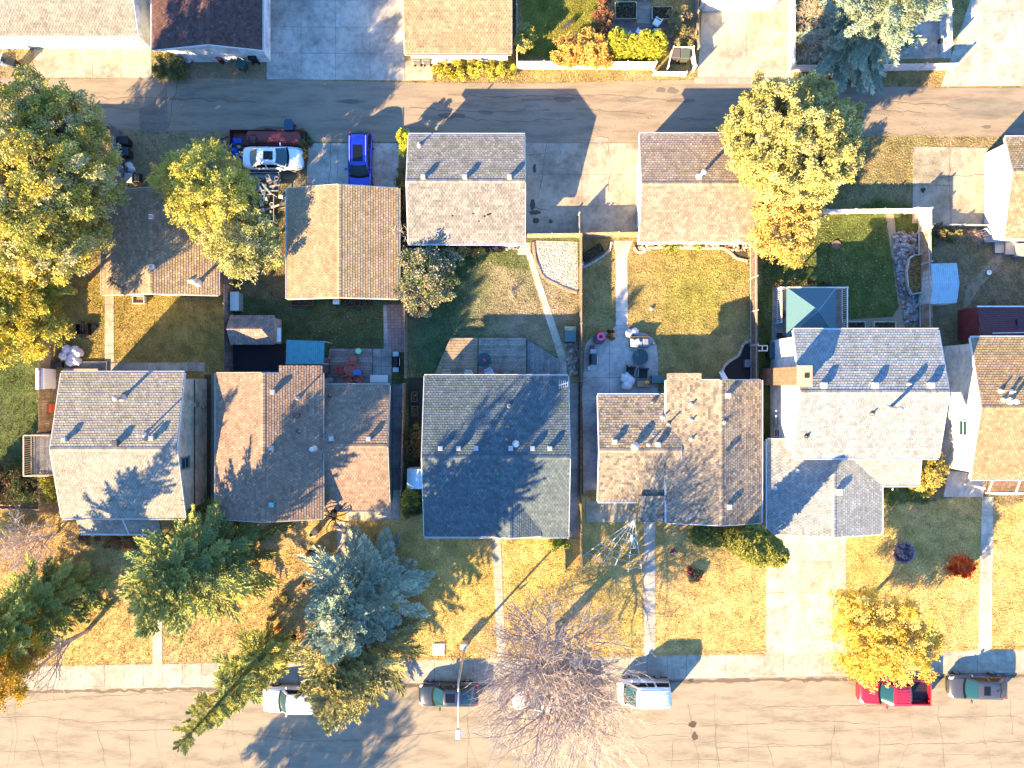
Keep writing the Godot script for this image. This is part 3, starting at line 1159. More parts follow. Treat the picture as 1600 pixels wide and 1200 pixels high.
# d: L, W, hood, belt, top, cowl (x of windscreen foot), wt (windscreen top), rt (rear roof edge), rb (rear glass foot), deck
func car(called: String, label: String, cat: String, px: float, py: float, deg: float, col: Color, d: Dictionary, y := -0.116) -> Node3D:
	var o := thing(called, label, cat, at(px, py) + Vector3(0, y, 0))
	o.rotation.y = deg_to_rad(deg)
	var L: float = d.L
	var W: float = d.W * 0.5
	var hood: float = d.hood
	var belt: float = d.belt
	var top: float = d.top
	var f := L * 0.5
	var yb := 0.24
	var paint := M.car_paint as Material
	# lower body from tail to nose
	var st := []
	var deckh: float = d.get("deck", belt)
	for s in [[-f, 0.55, 0.42, deckh - 0.2, 0.01], [-f + 0.05, 0.74, 0.33, deckh - 0.08, 0.02], [-f + 0.16, 0.86, yb, deckh - 0.02, 0.03], [-f + 0.32, 0.925, yb, deckh, 0.04], [-f + 0.65, 0.975, yb, deckh, 0.04], [d.rb, 1.0, yb, lerpf(deckh, belt, 0.5), 0.04], [-0.2, 1.0, yb, belt, 0.03], [d.cowl, 0.995, yb, belt - 0.01, 0.04], [lerpf(d.cowl, f, 0.35), 0.985, yb, lerpf(belt, hood, 0.45), 0.06], [lerpf(d.cowl, f, 0.68), 0.955, yb, hood, 0.06], [f - 0.32, 0.9, yb, hood - 0.04, 0.06], [f - 0.17, 0.81, yb, hood - 0.09, 0.05], [f - 0.06, 0.66, 0.28, hood - 0.17, 0.04], [f, 0.44, 0.34, hood - 0.26, 0.02]]:
		st.append(sect(s[0], W * s[1], s[2], s[3], s[4]))
	var b := MB.new()
	b.col = col
	b.grid(st)
	b.fan(st[0]); b.fan(st[st.size() - 1])
	put_local(o, "body", b, paint, true)
	# cabin: pillars and roof as one shell
	var wb := W * 0.885
	var wt: float = W * d.get("roofw", 0.68)
	var c := MB.new()
	c.col = col
	var rows := []
	var cs := [[d.rb, belt - 0.03, belt, wb * 0.97], [lerpf(d.rb, d.rt, 0.55), belt - 0.03, lerpf(belt, top, 0.58), wb], [d.rt, belt - 0.03, top - 0.03, wb], [lerpf(d.rt, d.wt, 0.3), belt - 0.03, top, wb], [lerpf(d.rt, d.wt, 0.7), belt - 0.03, top, wb], [d.wt, belt - 0.03, top - 0.03, wb], [lerpf(d.wt, d.cowl, 0.5), belt - 0.03, lerpf(top, belt, 0.5), wb], [d.cowl, belt - 0.03, belt, wb * 0.97]]
	for s in cs:
		var k: float = clampf((s[2] - belt) / (top - belt), 0.0, 1.0)
		var w2: float = lerpf(s[3], wt, k)
		var yt: float = s[2]
		rows.append([Vector3(s[0], s[1], -s[3]), Vector3(s[0], lerpf(s[1], yt, 0.9), -lerpf(s[3], w2, 0.9)), Vector3(s[0], yt - 0.0, -w2 * 0.93), Vector3(s[0], yt + 0.03 * k, -w2 * 0.5), Vector3(s[0], yt + 0.04 * k, 0), Vector3(s[0], yt + 0.03 * k, w2 * 0.5), Vector3(s[0], yt, w2 * 0.93), Vector3(s[0], lerpf(s[1], yt, 0.9), lerpf(s[3], w2, 0.9)), Vector3(s[0], s[1], s[3])])
	for i in rows.size():
		for q in rows[i].size():
			var p: Vector3 = rows[i][q]
			var arc := 1.0 - pow(p.z / wb, 2)
			p.x += arc * (0.2 if i == 7 else 0.15 if i == 6 else 0.08 if i == 5 else -0.12 if i == 0 else -0.08 if i < 3 else 0.0)
			rows[i][q] = p
	c.grid(rows)
	put_local(o, "cabin", c, paint, true)
	# glass
	var wsg := [Vector3(d.cowl, belt + 0.02, -wb * 0.97), Vector3(d.cowl, belt + 0.02, wb * 0.97), Vector3(d.wt, top - 0.02, wt * 0.95), Vector3(d.wt, top - 0.02, -wt * 0.95)]
	put_local(o, "windscreen", patch(wsg, 0.04, 0.03, 0.03, 0.02, 8, 0.2, 0.08), M.glass, true)
	var rg := [Vector3(d.rb, belt + 0.02, wb * 0.97), Vector3(d.rb, belt + 0.02, -wb * 0.97), Vector3(d.rt, top - 0.02, -wt * 0.95), Vector3(d.rt, top - 0.02, wt * 0.95)]
	put_local(o, "rear_window", patch(rg, 0.07, 0.06, 0.04, 0.03, 8, -0.12, -0.08), M.glass, true)
	var mid := lerpf(d.rt, d.wt, 0.42)
	for s in [-1.0, 1.0]:
		for part in [[mid + 0.04, lerpf(d.cowl, d.wt, 0.18), mid + 0.04, d.wt - 0.02], [lerpf(d.rb, d.rt, 0.25), mid - 0.04, d.rt + 0.02, mid - 0.04]]:
			var q := [Vector3(part[0], belt + 0.03, s * wb), Vector3(part[1], belt + 0.03, s * wb), Vector3(part[3], top - 0.09, s * lerpf(wb, wt, 0.85)), Vector3(part[2], top - 0.09, s * lerpf(wb, wt, 0.85))]
			put_local(o, "side_window", patch(q, 0.03, 0.03, 0.014), M.dark_glass, true)
		var m := MB.new()
		m.col = col
		m.bevel_box(Vector3(d.cowl - 0.32, belt + 0.1, s * (W + 0.09)), Vector3(0.11, 0.15, 0.2), 0.03)
		m.bar(Vector3(d.cowl - 0.3, belt + 0.06, s * (W * 0.93)), Vector3(d.cowl - 0.3, belt + 0.08, s * (W + 0.02)), 0.05, 0.05)
		put_local(o, "mirror", m, paint)
		var hl := MB.new()
		hl.col = Color(0.7, 0.72, 0.75)
		var lx := f - 0.16
		hl.quad(Vector3(lx + 0.1, hood - 0.13, s * W * 0.62), Vector3(lx + 0.02, hood - 0.115, s * W * 0.83), Vector3(lx - 0.22, hood - 0.02, s * W * 0.905), Vector3(lx - 0.08, hood - 0.03, s * W * 0.66))
		hl.quad(Vector3(lx + 0.1, hood - 0.13, s * W * 0.62), Vector3(lx + 0.02, hood - 0.115, s * W * 0.83), Vector3(lx + 0.06, hood - 0.25, s * W * 0.83), Vector3(lx + 0.14, hood - 0.25, s * W * 0.62))
		put_local(o, "headlight", hl, M.lens)
		var tl := MB.new()
		tl.col = Color(1, 1, 1)
		tl.bevel_box(Vector3(-f + 0.1, deckh - 0.14, s * W * 0.74), Vector3(0.16, 0.14, 0.3), 0.03)
		put_local(o, "tail_light", tl, M.red_lens)
		if d.get("rails", false):
			var rr := MB.new()
			rr.col = Color(0.55, 0.56, 0.58)
			rr.bar(Vector3(d.rt + 0.05, top + 0.07, s * wt * 0.86), Vector3(d.wt - 0.15, top + 0.07, s * wt * 0.86), 0.04, 0.04)
			put_local(o, "roof_rail", rr, M.metal)
	# shut lines
	var sl := MB.new()
	sl.col = Color(0.02, 0.02, 0.02)
	for z in [-0.8, 0.8]:
		sl.bar(Vector3(d.cowl + 0.1, belt + 0.0, z * W), Vector3(f - 0.3, hood - 0.02, z * W * 0.93), 0.012, 0.03)
	for i in 8:
		var za := lerpf(-0.84, 0.84, i / 8.0)
		var zb := lerpf(-0.84, 0.84, (i + 1) / 8.0)
		sl.bar(Vector3(d.cowl + 0.08 + 0.2 * (1 - za * za), belt + 0.035, W * za), Vector3(d.cowl + 0.08 + 0.2 * (1 - zb * zb), belt + 0.035, W * zb), 0.15, 0.03)
	put_local(o, "shut_line", sl, M.rubber)
	if d.get("sunroof", 0) > 0:
		var sx: float = lerpf(d.rt, d.wt, 0.62)
		var sr := MB.new()
		sr.bevel_box(Vector3(sx, top + 0.036, 0), Vector3(d.sunroof, 0.022, wt * 1.05), 0.008)
		put_local(o, "sunroof", sr, M.dark_glass)
	if d.get("ribs", 0) > 0:
		var rb := MB.new()
		rb.col = col
		for i in d.ribs:
			var z: float = lerpf(-wt * 0.7, wt * 0.7, float(i) / (d.ribs - 1))
			rb.bevel_box(Vector3((d.rt + d.wt) * 0.5, top + 0.035, z), Vector3((d.wt - d.rt) * 0.86, 0.03, 0.07), 0.012)
		put_local(o, "roof_rib", rb, paint)
	if d.get("fin", true):
		var fn := MB.new()
		fn.col = col * 0.6
		fn.bevel_box(Vector3(d.rt + 0.14, top + 0.06, 0), Vector3(0.16, 0.08, 0.05), 0.02)
		put_local(o, "aerial", fn, M.plastic)
	var bp := MB.new()
	bp.col = Color(0.03, 0.03, 0.03)
	bp.bevel_box(Vector3(f - 0.03, hood - 0.34, 0), Vector3(0.08, 0.14, W * 1.0), 0.02)
	put_local(o, "grille", bp, M.plastic)
	var wr: float = d.get("wr", 0.32)
	for x in [-f + L * 0.19, f - L * 0.19]:
		for z in [-W + 0.09, W - 0.09]:
			wheel(o, x, z, wr)
	return o

func pickup(label: String, px: float, py: float, deg: float, col: Color, bedcol: Color, y := -0.116) -> Node3D:
	var d := {"L": 5.5, "W": 1.95, "hood": 1.05, "belt": 1.15, "top": 1.78, "cowl": 1.05, "wt": 0.42, "rt": -0.8, "rb": -0.98, "deck": 1.1, "ribs": 6, "wr": 0.38, "roofw": 0.76, "fin": false}
	var o := car("pickup_truck", label, "pickup truck", px, py, deg, col, d, y)
	# the open box behind the cab replaces the rear deck: walls, liner floor, tailgate
	var old: Node = o.get_node("body")
	o.remove_child(old)
	old.free()
	var W := 0.975
	var f := 2.75
	var st := []
	for s in [[-1.02, 0.99, 0.3, 1.12, 0.0], [-0.2, 1.0, 0.3, 1.15, 0.03], [1.05, 0.995, 0.3, 1.14, 0.04], [1.6, 0.985, 0.3, 1.1, 0.06], [2.2, 0.965, 0.3, 1.05, 0.06], [f - 0.3, 0.92, 0.3, 1.01, 0.05], [f - 0.12, 0.84, 0.34, 0.95, 0.04], [f - 0.03, 0.72, 0.38, 0.86, 0.03], [f, 0.6, 0.4, 0.78, 0.02]]:
		st.append(sect(s[0], W * s[1], s[2], s[3], s[4]))
	var b := MB.new()
	b.col = col
	b.grid(st)
	b.fan(st[0]); b.fan(st[st.size() - 1])
	put_local(o, "body", b, M.car_paint, true)
	for s in [-1.0, 1.0]:
		var m := MB.new()
		m.col = col
		m.bevel_box(Vector3(-1.87, 0.76, s * (W - 0.07)), Vector3(1.68, 0.74, 0.13), 0.03)
		put_local(o, "box_side", m, M.car_paint)
		var a := MB.new()
		a.col = bedcol
		a.bevel_box(Vector3(-1.75, 0.74, s * (W - 0.24)), Vector3(0.8, 0.22, 0.2), 0.05)
		put_local(o, "wheel_arch", a, M.plastic)
	var g := MB.new()
	g.col = col
	g.bevel_box(Vector3(-2.71, 0.78, 0), Vector3(0.08, 0.68, W * 1.98), 0.02)
	put_local(o, "tailgate", g, M.car_paint)
	var fl := MB.new()
	fl.col = bedcol
	fl.box(Vector3(-1.86, 0.6, 0), Vector3(1.66, 0.06, W * 1.8))
	for i in 9:
		fl.bevel_box(Vector3(-1.86, 0.64, lerpf(-0.6, 0.6, i / 8.0)), Vector3(1.62, 0.03, 0.08), 0.01)
	put_local(o, "box_floor", fl, M.plastic)
	var bm := MB.new()
	bm.col = Color(0.5, 0.5, 0.52)
	bm.bevel_box(Vector3(-2.82, 0.5, 0), Vector3(0.14, 0.16, W * 1.8), 0.04)
	put_local(o, "bumper", bm, M.metal)
	return o

# ---------------------------------------------------------------- cracks and stains lying on paving
func crack(parent: Node3D, pts: Array, y: float, w := 0.035, jit := 0.06, col := Color(1, 1, 1), called := "crack") -> void:
	var b := MB.new()
	b.col = col
	var p := []
	for i in range(0, pts.size() - 2, 2):
		var a := g2(pts[i], pts[i + 1])
		var e := g2(pts[i + 2], pts[i + 3])
		var n := maxi(2, int(a.distance_to(e) / 0.35))
		var s := (e - a).orthogonal().normalized()
		for k in n:
			p.append(a.lerp(e, float(k) / n) + s * (noise.get_noise_2d(a.x * 80 + k * 34.0, a.y * 90) * jit * 3.0 * sin(PI * k / n) + rng.randf_range(-jit, jit) * 0.25))
		if i == pts.size() - 4: p.append(e)
	var last_w := w * 0.5
	for i in p.size() - 1:
		var d: Vector2 = (p[i + 1] - p[i]).normalized().orthogonal()
		var ww := w * rng.randf_range(0.25, 0.75)
		b.quad(Vector3(p[i].x + d.x * last_w, y, p[i].y + d.y * last_w), Vector3(p[i + 1].x + d.x * ww, y, p[i + 1].y + d.y * ww), Vector3(p[i + 1].x - d.x * ww, y, p[i + 1].y - d.y * ww), Vector3(p[i].x - d.x * last_w, y, p[i].y - d.y * last_w))
		last_w = ww
	put(parent, called, b, M.crack)

# irregular flat patch (asphalt repair, oil stain) on paving
func blotch(parent: Node3D, px: float, py: float, rx: float, ry: float, y: float, col: Color, called := "stain") -> void:
	var b := MB.new()
	b.col = col
	var p := []
	var sd := rng.randf() * 100
	for k in 18:
		var a := TAU * k / 18
		var q := 1.0 + 0.45 * noise.get_noise_2d(cos(a) * 60 + sd * 30, sin(a) * 60)
		p.append(g2(px + cos(a) * rx * q, py + sin(a) * ry * q))
	b.slab(p, y - 0.002, y)
	put(parent, called, b, M.lane_asphalt)

func _ready() -> void:
	rng.seed = 20241
	noise.seed = 77
	noise.frequency = 0.012
	noise.fractal_octaves = 3

	# --- camera, sky, sun, exposure
	var cam := Camera3D.new()
	cam.name = "camera"
	add_child(cam)
	cam.position = Vector3(0, H, 0)
	cam.rotation = Vector3(-PI / 2, 0, 0)
	cam.fov = rad_to_deg(2.0 * atan(30.0 / H))
	cam.far = 900.0
	cam.current = true
	var env := Environment.new()
	env.background_mode = Environment.BG_SKY
	var sky := Sky.new()
	var sm := ProceduralSkyMaterial.new()
	sm.sky_top_color = Color(0.29, 0.48, 0.72)
	sm.sky_horizon_color = Color(0.63, 0.71, 0.79)
	sm.sky_curve = 0.12
	sm.ground_bottom_color = Color(0.3, 0.27, 0.22)
	sm.ground_horizon_color = Color(0.5, 0.52, 0.5)
	sky.sky_material = sm
	env.sky = sky
	env.background_energy_multiplier = 0.74
	env.tonemap_mode = Environment.TONE_MAPPER_LINEAR
	env.tonemap_exposure = 5.6
	env.sdfgi_enabled = true
	env.ssao_enabled = true
	env.ssil_enabled = true
	var we := WorldEnvironment.new()
	we.name = "environment"
	we.environment = env
	add_child(we)
	var sun := DirectionalLight3D.new()
	sun.name = "sun"
	add_child(sun)
	var el := deg_to_rad(24.0)
	var dirv := Vector3(0.677 * cos(el), -sin(el), -0.736 * cos(el))
	sun.look_at_from_position(Vector3.ZERO, dirv, Vector3.UP)
	sun.light_energy = 1.6
	sun.light_color = Color(1.0, 0.885, 0.67)
	sun.light_angular_distance = 0.5
	sun.shadow_enabled = true

	make_materials()
	make_plants()
	ground_and_paving()
	houses()
	garages()
	yards()
	plants()
	vehicles()
	small_things()
	make_grass(150000)

# ================================================================ ground
func ground_and_paving() -> void:
	var g := MB.new()
	g.quad(Vector3(-300, -0.17, -300), Vector3(300, -0.17, -300), Vector3(300, -0.17, 300), Vector3(-300, -0.17, 300))
	tag(put(self, "ground", g, M.ground), "dry earth and turf under and beyond the block", "", "", "structure")
	make_turf()
	# street
	var road := sheet("road", "sun-bleached asphalt street with sealed cracks along the front", [-200, 1082, 1800, 1047, 1800, 1500, -200, 1500], -0.12, Color(0.31, 0.258, 0.19), "asphalt", "structure", true, -0.165)
	sheet("far_lawn", "turf beyond the far side of the street", [-200, 1290, 1800, 1255, 1800, 1700, -200, 1700], 0.0, Color(0.4, 0.28, 0.09), "grass", "structure", true, -0.165)
	var y := -0.117
	for c in [[0, 1122, 60, 1120, 140, 1131, 230, 1125, 320, 1128], [150, 1143, 240, 1142, 330, 1140, 480, 1160], [150, 1143, 160, 1172, 163, 1200], [50, 1150, 60, 1180, 66, 1200], [200, 1150, 203, 1180, 200, 1200], [0, 1105, 120, 1090, 280, 1082, 420, 1080], [480, 1160, 600, 1156, 720, 1140], [730, 1122, 733, 1150, 730, 1200], [720, 1155, 860, 1152], [985, 1155, 1040, 1149, 1075, 1152, 1085, 1160, 1093, 1185, 1092, 1200], [1000, 1134, 1070, 1132, 1085, 1136, 1200, 1132], [1075, 1100, 1080, 1125, 1083, 1150], [1120, 1132, 1118, 1160, 1125, 1200], [1118, 1170, 1200, 1168, 1300, 1165], [1218, 1127, 1300, 1128, 1375, 1133], [1305, 1134, 1300, 1160, 1300, 1200], [1376, 1128, 1376, 1160, 1373, 1200], [1468, 1104, 1467, 1122, 1475, 1160, 1477, 1200], [1467, 1122, 1580, 1120, 1600, 1123], [1580, 1095, 1582, 1125, 1583, 1150], [1372, 1165, 1470, 1163, 1600, 1160], [1200, 1105, 1310, 1104, 1460, 1103], [1052, 1160, 1050, 1200], [985, 1177, 1010, 1180, 1015, 1200], [1200, 1165, 1210, 1200], [1040, 1190, 1100, 1188, 1200, 1192]]:
		crack(road, c, y, 0.034)
	for i in 14:
		var x := rng.randf_range(0, 1600)
		crack(road, [x, rng.randf_range(1080, 1130), x + rng.randf_range(-12, 12), 1150, x + rng.randf_range(-25, 25), 1205], y, 0.018, 0.06, Color(1.9, 1.8, 1.7))
	for i in 10:
		var x := rng.randf_range(0, 1500)
		var yy := rng.randf_range(1090, 1195)
		crack(road, [x, yy, x + 70, yy + rng.randf_range(-5, 5), x + rng.randf_range(110, 220), yy + rng.randf_range(-6, 6)], y, 0.018, 0.06, Color(1.9, 1.8, 1.7))
	crack(road, [-60, 1084, 600, 1073, 1000, 1067, 1660, 1056], y, 0.24, 0.08, Color(2.8, 2.9, 3.1), "gutter_dirt")
	blotch(road, 1080, 1064, 5, 3, y + 0.001, Color(0.08, 0.07, 0.06), "oil_stain")
	blotch(road, 1083, 1133, 6, 5, y + 0.001, Color(0.1, 0.08, 0.06), "oil_stain")
	blotch(road, 1086, 1152, 5, 7, y + 0.001, Color(0.1, 0.08, 0.06), "oil_stain")
	sheet("kerb", "low concrete kerb between pavement and street", [-200, 1078.5, 1800, 1043.5, 1800, 1047, -200, 1082], 0.02, Color(0.42, 0.37, 0.3), "concrete")
	paving("sidewalk", "concrete street pavement in square slabs along the front lawns", [-200, 1045, 1800, 1010, 1800, 1043.3, -200, 1078.3], 66, 1, Color(0.41, 0.365, 0.29), "concrete", 0.02)
	# back lane
	var lane := sheet("lane", "worn asphalt back lane between two rows of garages", [-200, 124, 240, 122, 420, 124, 640, 129, 830, 130, 1085, 124, 1240, 131, 1470, 137, 1800, 137, 1800, 216, 1430, 213, 1180, 208, 1000, 226, 900, 223, 820, 224, 630, 222, 470, 222, 440, 207, 340, 206, 200, 203, 110, 202, -200, 196], 0.014, Color(0.29, 0.225, 0.165), "lane_asphalt")
	var pb := MB.new(); pb.col = Color(0.2, 0.17, 0.145)
	pb.slab([g2(217, 170), g2(240, 160), g2(261, 130), g2(262, 200), g2(252, 209), g2(220, 207)], 0.016, 0.0178)
	put(lane, "asphalt_patch", pb, M.lane_asphalt)
	blotch(lane, 1540, 168, 62, 16, 0.018, Color(0.24, 0.2, 0.16), "asphalt_patch")
	for c in [[110, 152, 240, 153, 400, 160], [120, 165, 230, 172], [280, 120, 262, 200], [640, 168, 760, 175, 860, 172], [700, 148, 770, 152, 840, 150], [700, 182, 790, 190, 900, 186], [1050, 185, 1120, 187], [1380, 158, 1460, 162, 1500, 170], [1340, 172, 1440, 176], [820, 150, 950, 148, 1060, 158], [900, 170, 1010, 178]]:
		crack(lane, c, 0.019, 0.05, 0.08)
	for i in 26:
		var x := rng.randf_range(60, 1560)
		blotch(lane, x, rng.randf_range(140, 205), rng.randf_range(6, 26), rng.randf_range(2, 5), 0.0165 + i * 0.0001, Color(0.16, 0.13, 0.11).lerp(Color(0.26, 0.22, 0.18), rng.randf()), "worn_patch")
	# garage aprons and driveways beyond the lane
	var w := Color(0.33, 0.3, 0.245)
	paving("driveway", "pale concrete apron before the grey-roofed garage at the lane's upper left", [53, 75, 237, 75, 237, 122, 53, 121], 2, 1, w, "concrete", 0.03)
	paving("driveway", "wide concrete pad between the brown-roofed and tan-roofed garages", [417, -40, 632, -40, 632, 126, 417, 124], 4, 4, Color(0.42, 0.38, 0.33), "concrete", 0.03)
	paving("driveway", "small concrete strip with two bins before the tan-roofed garage", [632.5, 95, 676, 95, 676, 125, 632.5, 126], 1, 1, Color(0.45, 0.38, 0.29), "concrete", 0.028)
	paving("driveway", "cream concrete driveway beside the white garage and small walled patio", [1099, -30, 1240, -30, 1240, 121, 1090, 121], 2, 3, Color(0.43, 0.375, 0.295), "concrete", 0.03)
	paving("gravel_strip", "rough stony edge between that driveway and the lane", [1085, 121.5, 1241, 121.5, 1241, 131, 1085, 131], 9, 1, Color(0.33, 0.29, 0.25), "stone", 0.022, "stone", 0.2)
	paving("driveway", "bright white concrete driveway at the upper right corner", [1530, -40, 1800, -40, 1800, 132, 1470, 135], 3, 3, Color(0.45, 0.405, 0.325), "concrete", 0.03)
	paving("concrete_pad", "shaded concrete pad behind the white fence at the upper right", [1385, -20, 1486, -20, 1486, 91, 1385, 93], 2, 2, Color(0.42, 0.38, 0.34), "concrete", 0.03)
	# garage aprons on the near side
	var d1 := paving("driveway", "concrete pad with a blue hatchback parked on it", [481, 224, 623, 224, 622, 300, 479, 300], 3, 1, Color(0.47, 0.42, 0.36), "concrete", 0.03)
	crack(d1, [517, 224, 517, 262, 512, 298], 0.036, 0.03)
	var d2 := paving("driveway", "stained double driveway between the two middle garages", [820, 224, 998, 224, 1000, 371, 818, 371], 2, 3, Color(0.37, 0.3, 0.23), "concrete", 0.03)
	for c in [[855, 224, 850, 250, 848, 275, 840, 310], [822, 242, 858, 240], [950, 224, 955, 270, 950, 300], [820, 320, 860, 330]]:
		crack(d2, c, 0.036, 0.035)
	for c in [[832, 320, 4, 9], [836, 332, 8, 4], [837, 345, 5, 5], [860, 346, 3, 3], [835, 263, 3, 7]]:
		blotch(d2, c[0], c[1], c[2], c[3], 0.037, Color(0.1, 0.085, 0.07), "oil_stain")
	blotch(lane, 938, 219, 11, 5, 0.036, Color(0.33, 0.28, 0.23), "broken_edge")
	var d3 := paving("driveway", "cracked concrete pad beside the white-walled garage at the right edge", [1427, 229, 1543, 231, 1548, 351, 1425, 349], 2, 2, Color(0.35, 0.3, 0.23), "concrete", 0.03)
	crack(d3, [1447, 275, 1470, 277, 1483, 276, 1500, 275, 1540, 273], 0.036, 0.05)
	crack(d3, [1483, 245, 1484, 300, 1485, 349], 0.036, 0.03)
	blotch(d3, 1442, 297, 4, 4, 0.037, Color(0.05, 0.05, 0.06), "oil_stain")
	# front driveways and walks
	paving("driveway", "broad white concrete driveway of the white house", [1198, 830, 1322, 830, 1322, 1019, 1196, 1021], 2, 4, Color(0.47, 0.425, 0.345), "concrete", 0.03)
	paving("front_walk", "concrete walk to the right-hand house", [1534, 776, 1552, 776, 1549, 1014, 1528, 1014.5], 1, 8, Color(0.47, 0.425, 0.345), "concrete", 0.03)
	paving("front_walk", "concrete walk beside the lawn with the rope web", [1006, 815, 1023.5, 815, 1024.5, 1023, 1006, 1023.5], 1, 10, Color(0.46, 0.41, 0.34), "concrete", 0.03)
	paving("front_walk", "narrow slab walk from the dark-roofed house", [769, 838, 782, 838, 790, 1027, 777, 1027], 1, 16, Color(0.45, 0.405, 0.325), "concrete", 0.03)
	paving("front_walk", "short slab walk beside the blue spruce, under the giant spider", [526, 815, 540, 815, 541, 1033, 528, 1033], 1, 14, Color(0.47, 0.41, 0.36), "concrete", 0.03)
	paving("front_walk", "slab walk along the front of the two-part brown house", [541, 800, 612, 800, 612, 813, 541, 813], 5, 1, Color(0.45, 0.4, 0.34), "concrete", 0.028)
	paving("side_walk", "side path turning past the brown house's right corner", [614, 765, 627, 765, 623, 813, 613, 813], 1, 3, Color(0.42, 0.37, 0.32), "concrete", 0.026)
	paving("front_walk", "slab walk from the left house under the round spruce", [238, 900, 252, 900, 254, 1038, 239, 1038.5], 1, 9, Color(0.48, 0.42, 0.31), "concrete", 0.03)
	paving("concrete_pad", "concrete pad before the right-hand house's porch", [1482, 735, 1540, 742, 1536, 776.5, 1474, 776.5], 2, 1, Color(0.52, 0.48, 0.44), "concrete", 0.026)
	paving("concrete_pad", "low concrete pad in front of the house with the rope web", [915, 783, 996, 783, 993, 816, 916, 816], 1, 1, Color(0.42, 0.36, 0.27), "concrete", 0.06)
	# back walks
	paving("garden_path", "square slab path from the tan garage down to the left house", [164, 463, 178, 463, 178, 566, 164, 566], 1, 8, Color(0.44, 0.37, 0.29), "concrete", 0.03)
	paving("garden_path", "row of square slabs behind the left house", [168, 567, 320, 566, 320, 580, 168, 580.5], 12, 1, Color(0.42, 0.37, 0.31), "concrete", 0.032)
	paving("garden_path", "slanting slab path beside the gravel bed", [822, 398, 831, 396, 884, 556, 872, 558], 1, 7, Color(0.5, 0.43, 0.34), "concrete", 0.03)
	paving("garden_path", "slab path past the dark-roofed house's back corner", [872, 558.5, 884, 556.5, 887, 605, 874, 605], 1, 2, Color(0.46, 0.42, 0.37), "concrete", 0.03)
	paving("concrete_pad", "small concrete landing beside the middle garage", [809, 379, 829, 379, 829, 398, 809, 398], 1, 1, Color(0.47, 0.41, 0.33), "concrete", 0.03)
	paving("garden_path", "straight concrete path from the driveway gate to the patio", [962, 405, 980, 402, 981, 508, 962, 508], 1, 5, Color(0.55, 0.47, 0.4), "concrete", 0.03)
	sheet("concrete_pad", "flared concrete landing at the head of the straight garden path", [957, 376, 989, 376, 984, 390, 981, 401.5, 962, 404.5, 961, 392], 0.03, Color(0.52, 0.42, 0.33), "concrete")
	var patio := sheet("patio", "curved concrete patio with garden chairs behind the fifth roof", [962, 508.5, 981, 508.5, 984, 513, 996, 518, 1010, 522, 1021, 529, 1026, 540, 1028, 560, 1028, 625, 908, 625, 911, 600, 913, 545, 918, 533, 930, 523, 946, 518, 957, 514], 0.03, Color(0.43, 0.39, 0.36), "concrete")
	for c in [[952, 517, 952, 622], [911, 590, 1028, 590], [990, 540, 991, 590], [914, 552, 952, 552]]:
		crack(patio, c, 0.034, 0.025, 0.004)
	paving("side_walk", "concrete side path left of the house with the rope web", [910, 625.5, 934, 625.5, 936, 766, 912, 766], 1, 6, Color(0.4, 0.37, 0.36), "concrete", 0.03)
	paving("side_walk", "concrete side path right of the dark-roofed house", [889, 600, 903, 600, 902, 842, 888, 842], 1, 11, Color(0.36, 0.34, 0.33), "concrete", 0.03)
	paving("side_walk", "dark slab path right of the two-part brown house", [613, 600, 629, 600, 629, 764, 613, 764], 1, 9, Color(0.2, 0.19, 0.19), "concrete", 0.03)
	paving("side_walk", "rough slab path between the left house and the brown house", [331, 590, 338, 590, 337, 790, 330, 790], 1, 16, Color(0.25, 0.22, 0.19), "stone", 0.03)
	sheet("soil_bed", "bare soil strip along the left house's siding", [319, 585, 330, 585, 329, 800, 319, 800], 0.02, Color(0.1, 0.07, 0.05), "soil")
	# paved yards
	paving("paver_walk", "brick-red paver walk behind the two-part brown house", [604, 476, 633, 476, 633, 550, 607, 550], 5, 16, Color(0.26, 0.2, 0.19), "stone", 0.03, "paver", 0.16)
	paving("paver_edge", "grey edging strip beside the brick-red paver walk", [599, 476, 604, 476, 607, 550, 600, 550], 1, 8, Color(0.32, 0.31, 0.31), "concrete", 0.032)
	paving("patio", "square grey patio slabs beside the plank deck", [580, 545, 612, 545, 612, 600, 580, 600], 2, 4, Color(0.27, 0.29, 0.29), "concrete", 0.034)
	paving("patio", "red-brown paver patio with white chairs beyond the lane", [946, 34, 1060, 38, 1052, 74, 945, 70], 12, 5, Color(0.23, 0.165, 0.165), "stone", 0.03, "paver", 0.14)
	paving("garden_path", "paver path between raised planters beyond the lane", [995, -20, 1016, -20, 1016, 37, 995, 36], 3, 8, Color(0.33, 0.28, 0.23), "stone", 0.028, "paver", 0.14)
	paving("paver_pad", "pale paver pad under the gazebo", [1207, 448, 1315, 448, 1315, 540, 1205, 540], 6, 5, Color(0.36, 0.33, 0.3), "concrete", 0.03)
	sheet("earth_path", "trodden bare earth around the gravelled bed and gazebo", [1383, 332, 1396, 332, 1410, 440, 1414, 515, 1312, 515, 1312, 500, 1395, 495, 1404, 480, 1396, 420], 0.01, Color(0.35, 0.27, 0.19), "soil")
	sheet("earth_path", "worn earth track across the right-hand back yard", [1560, 395, 1575, 398, 1530, 450, 1512, 480, 1504, 480, 1510, 448], 0.009, Color(0.33, 0.26, 0.18), "soil", "structure", false)
	sheet("soil_bed", "dark soil behind the brown house's small shed", [361, 536, 446, 536, 446, 582, 361, 582], 0.02, Color(0.03, 0.027, 0.03), "soil")
	sheet("soil_bed", "black mulch bed edged in stone beside the dark fence", [1173, 536, 1160, 540, 1150, 556, 1128, 572, 1126, 596, 1178, 596, 1178, 536], 0.02, Color(0.035, 0.03, 0.03), "soil")
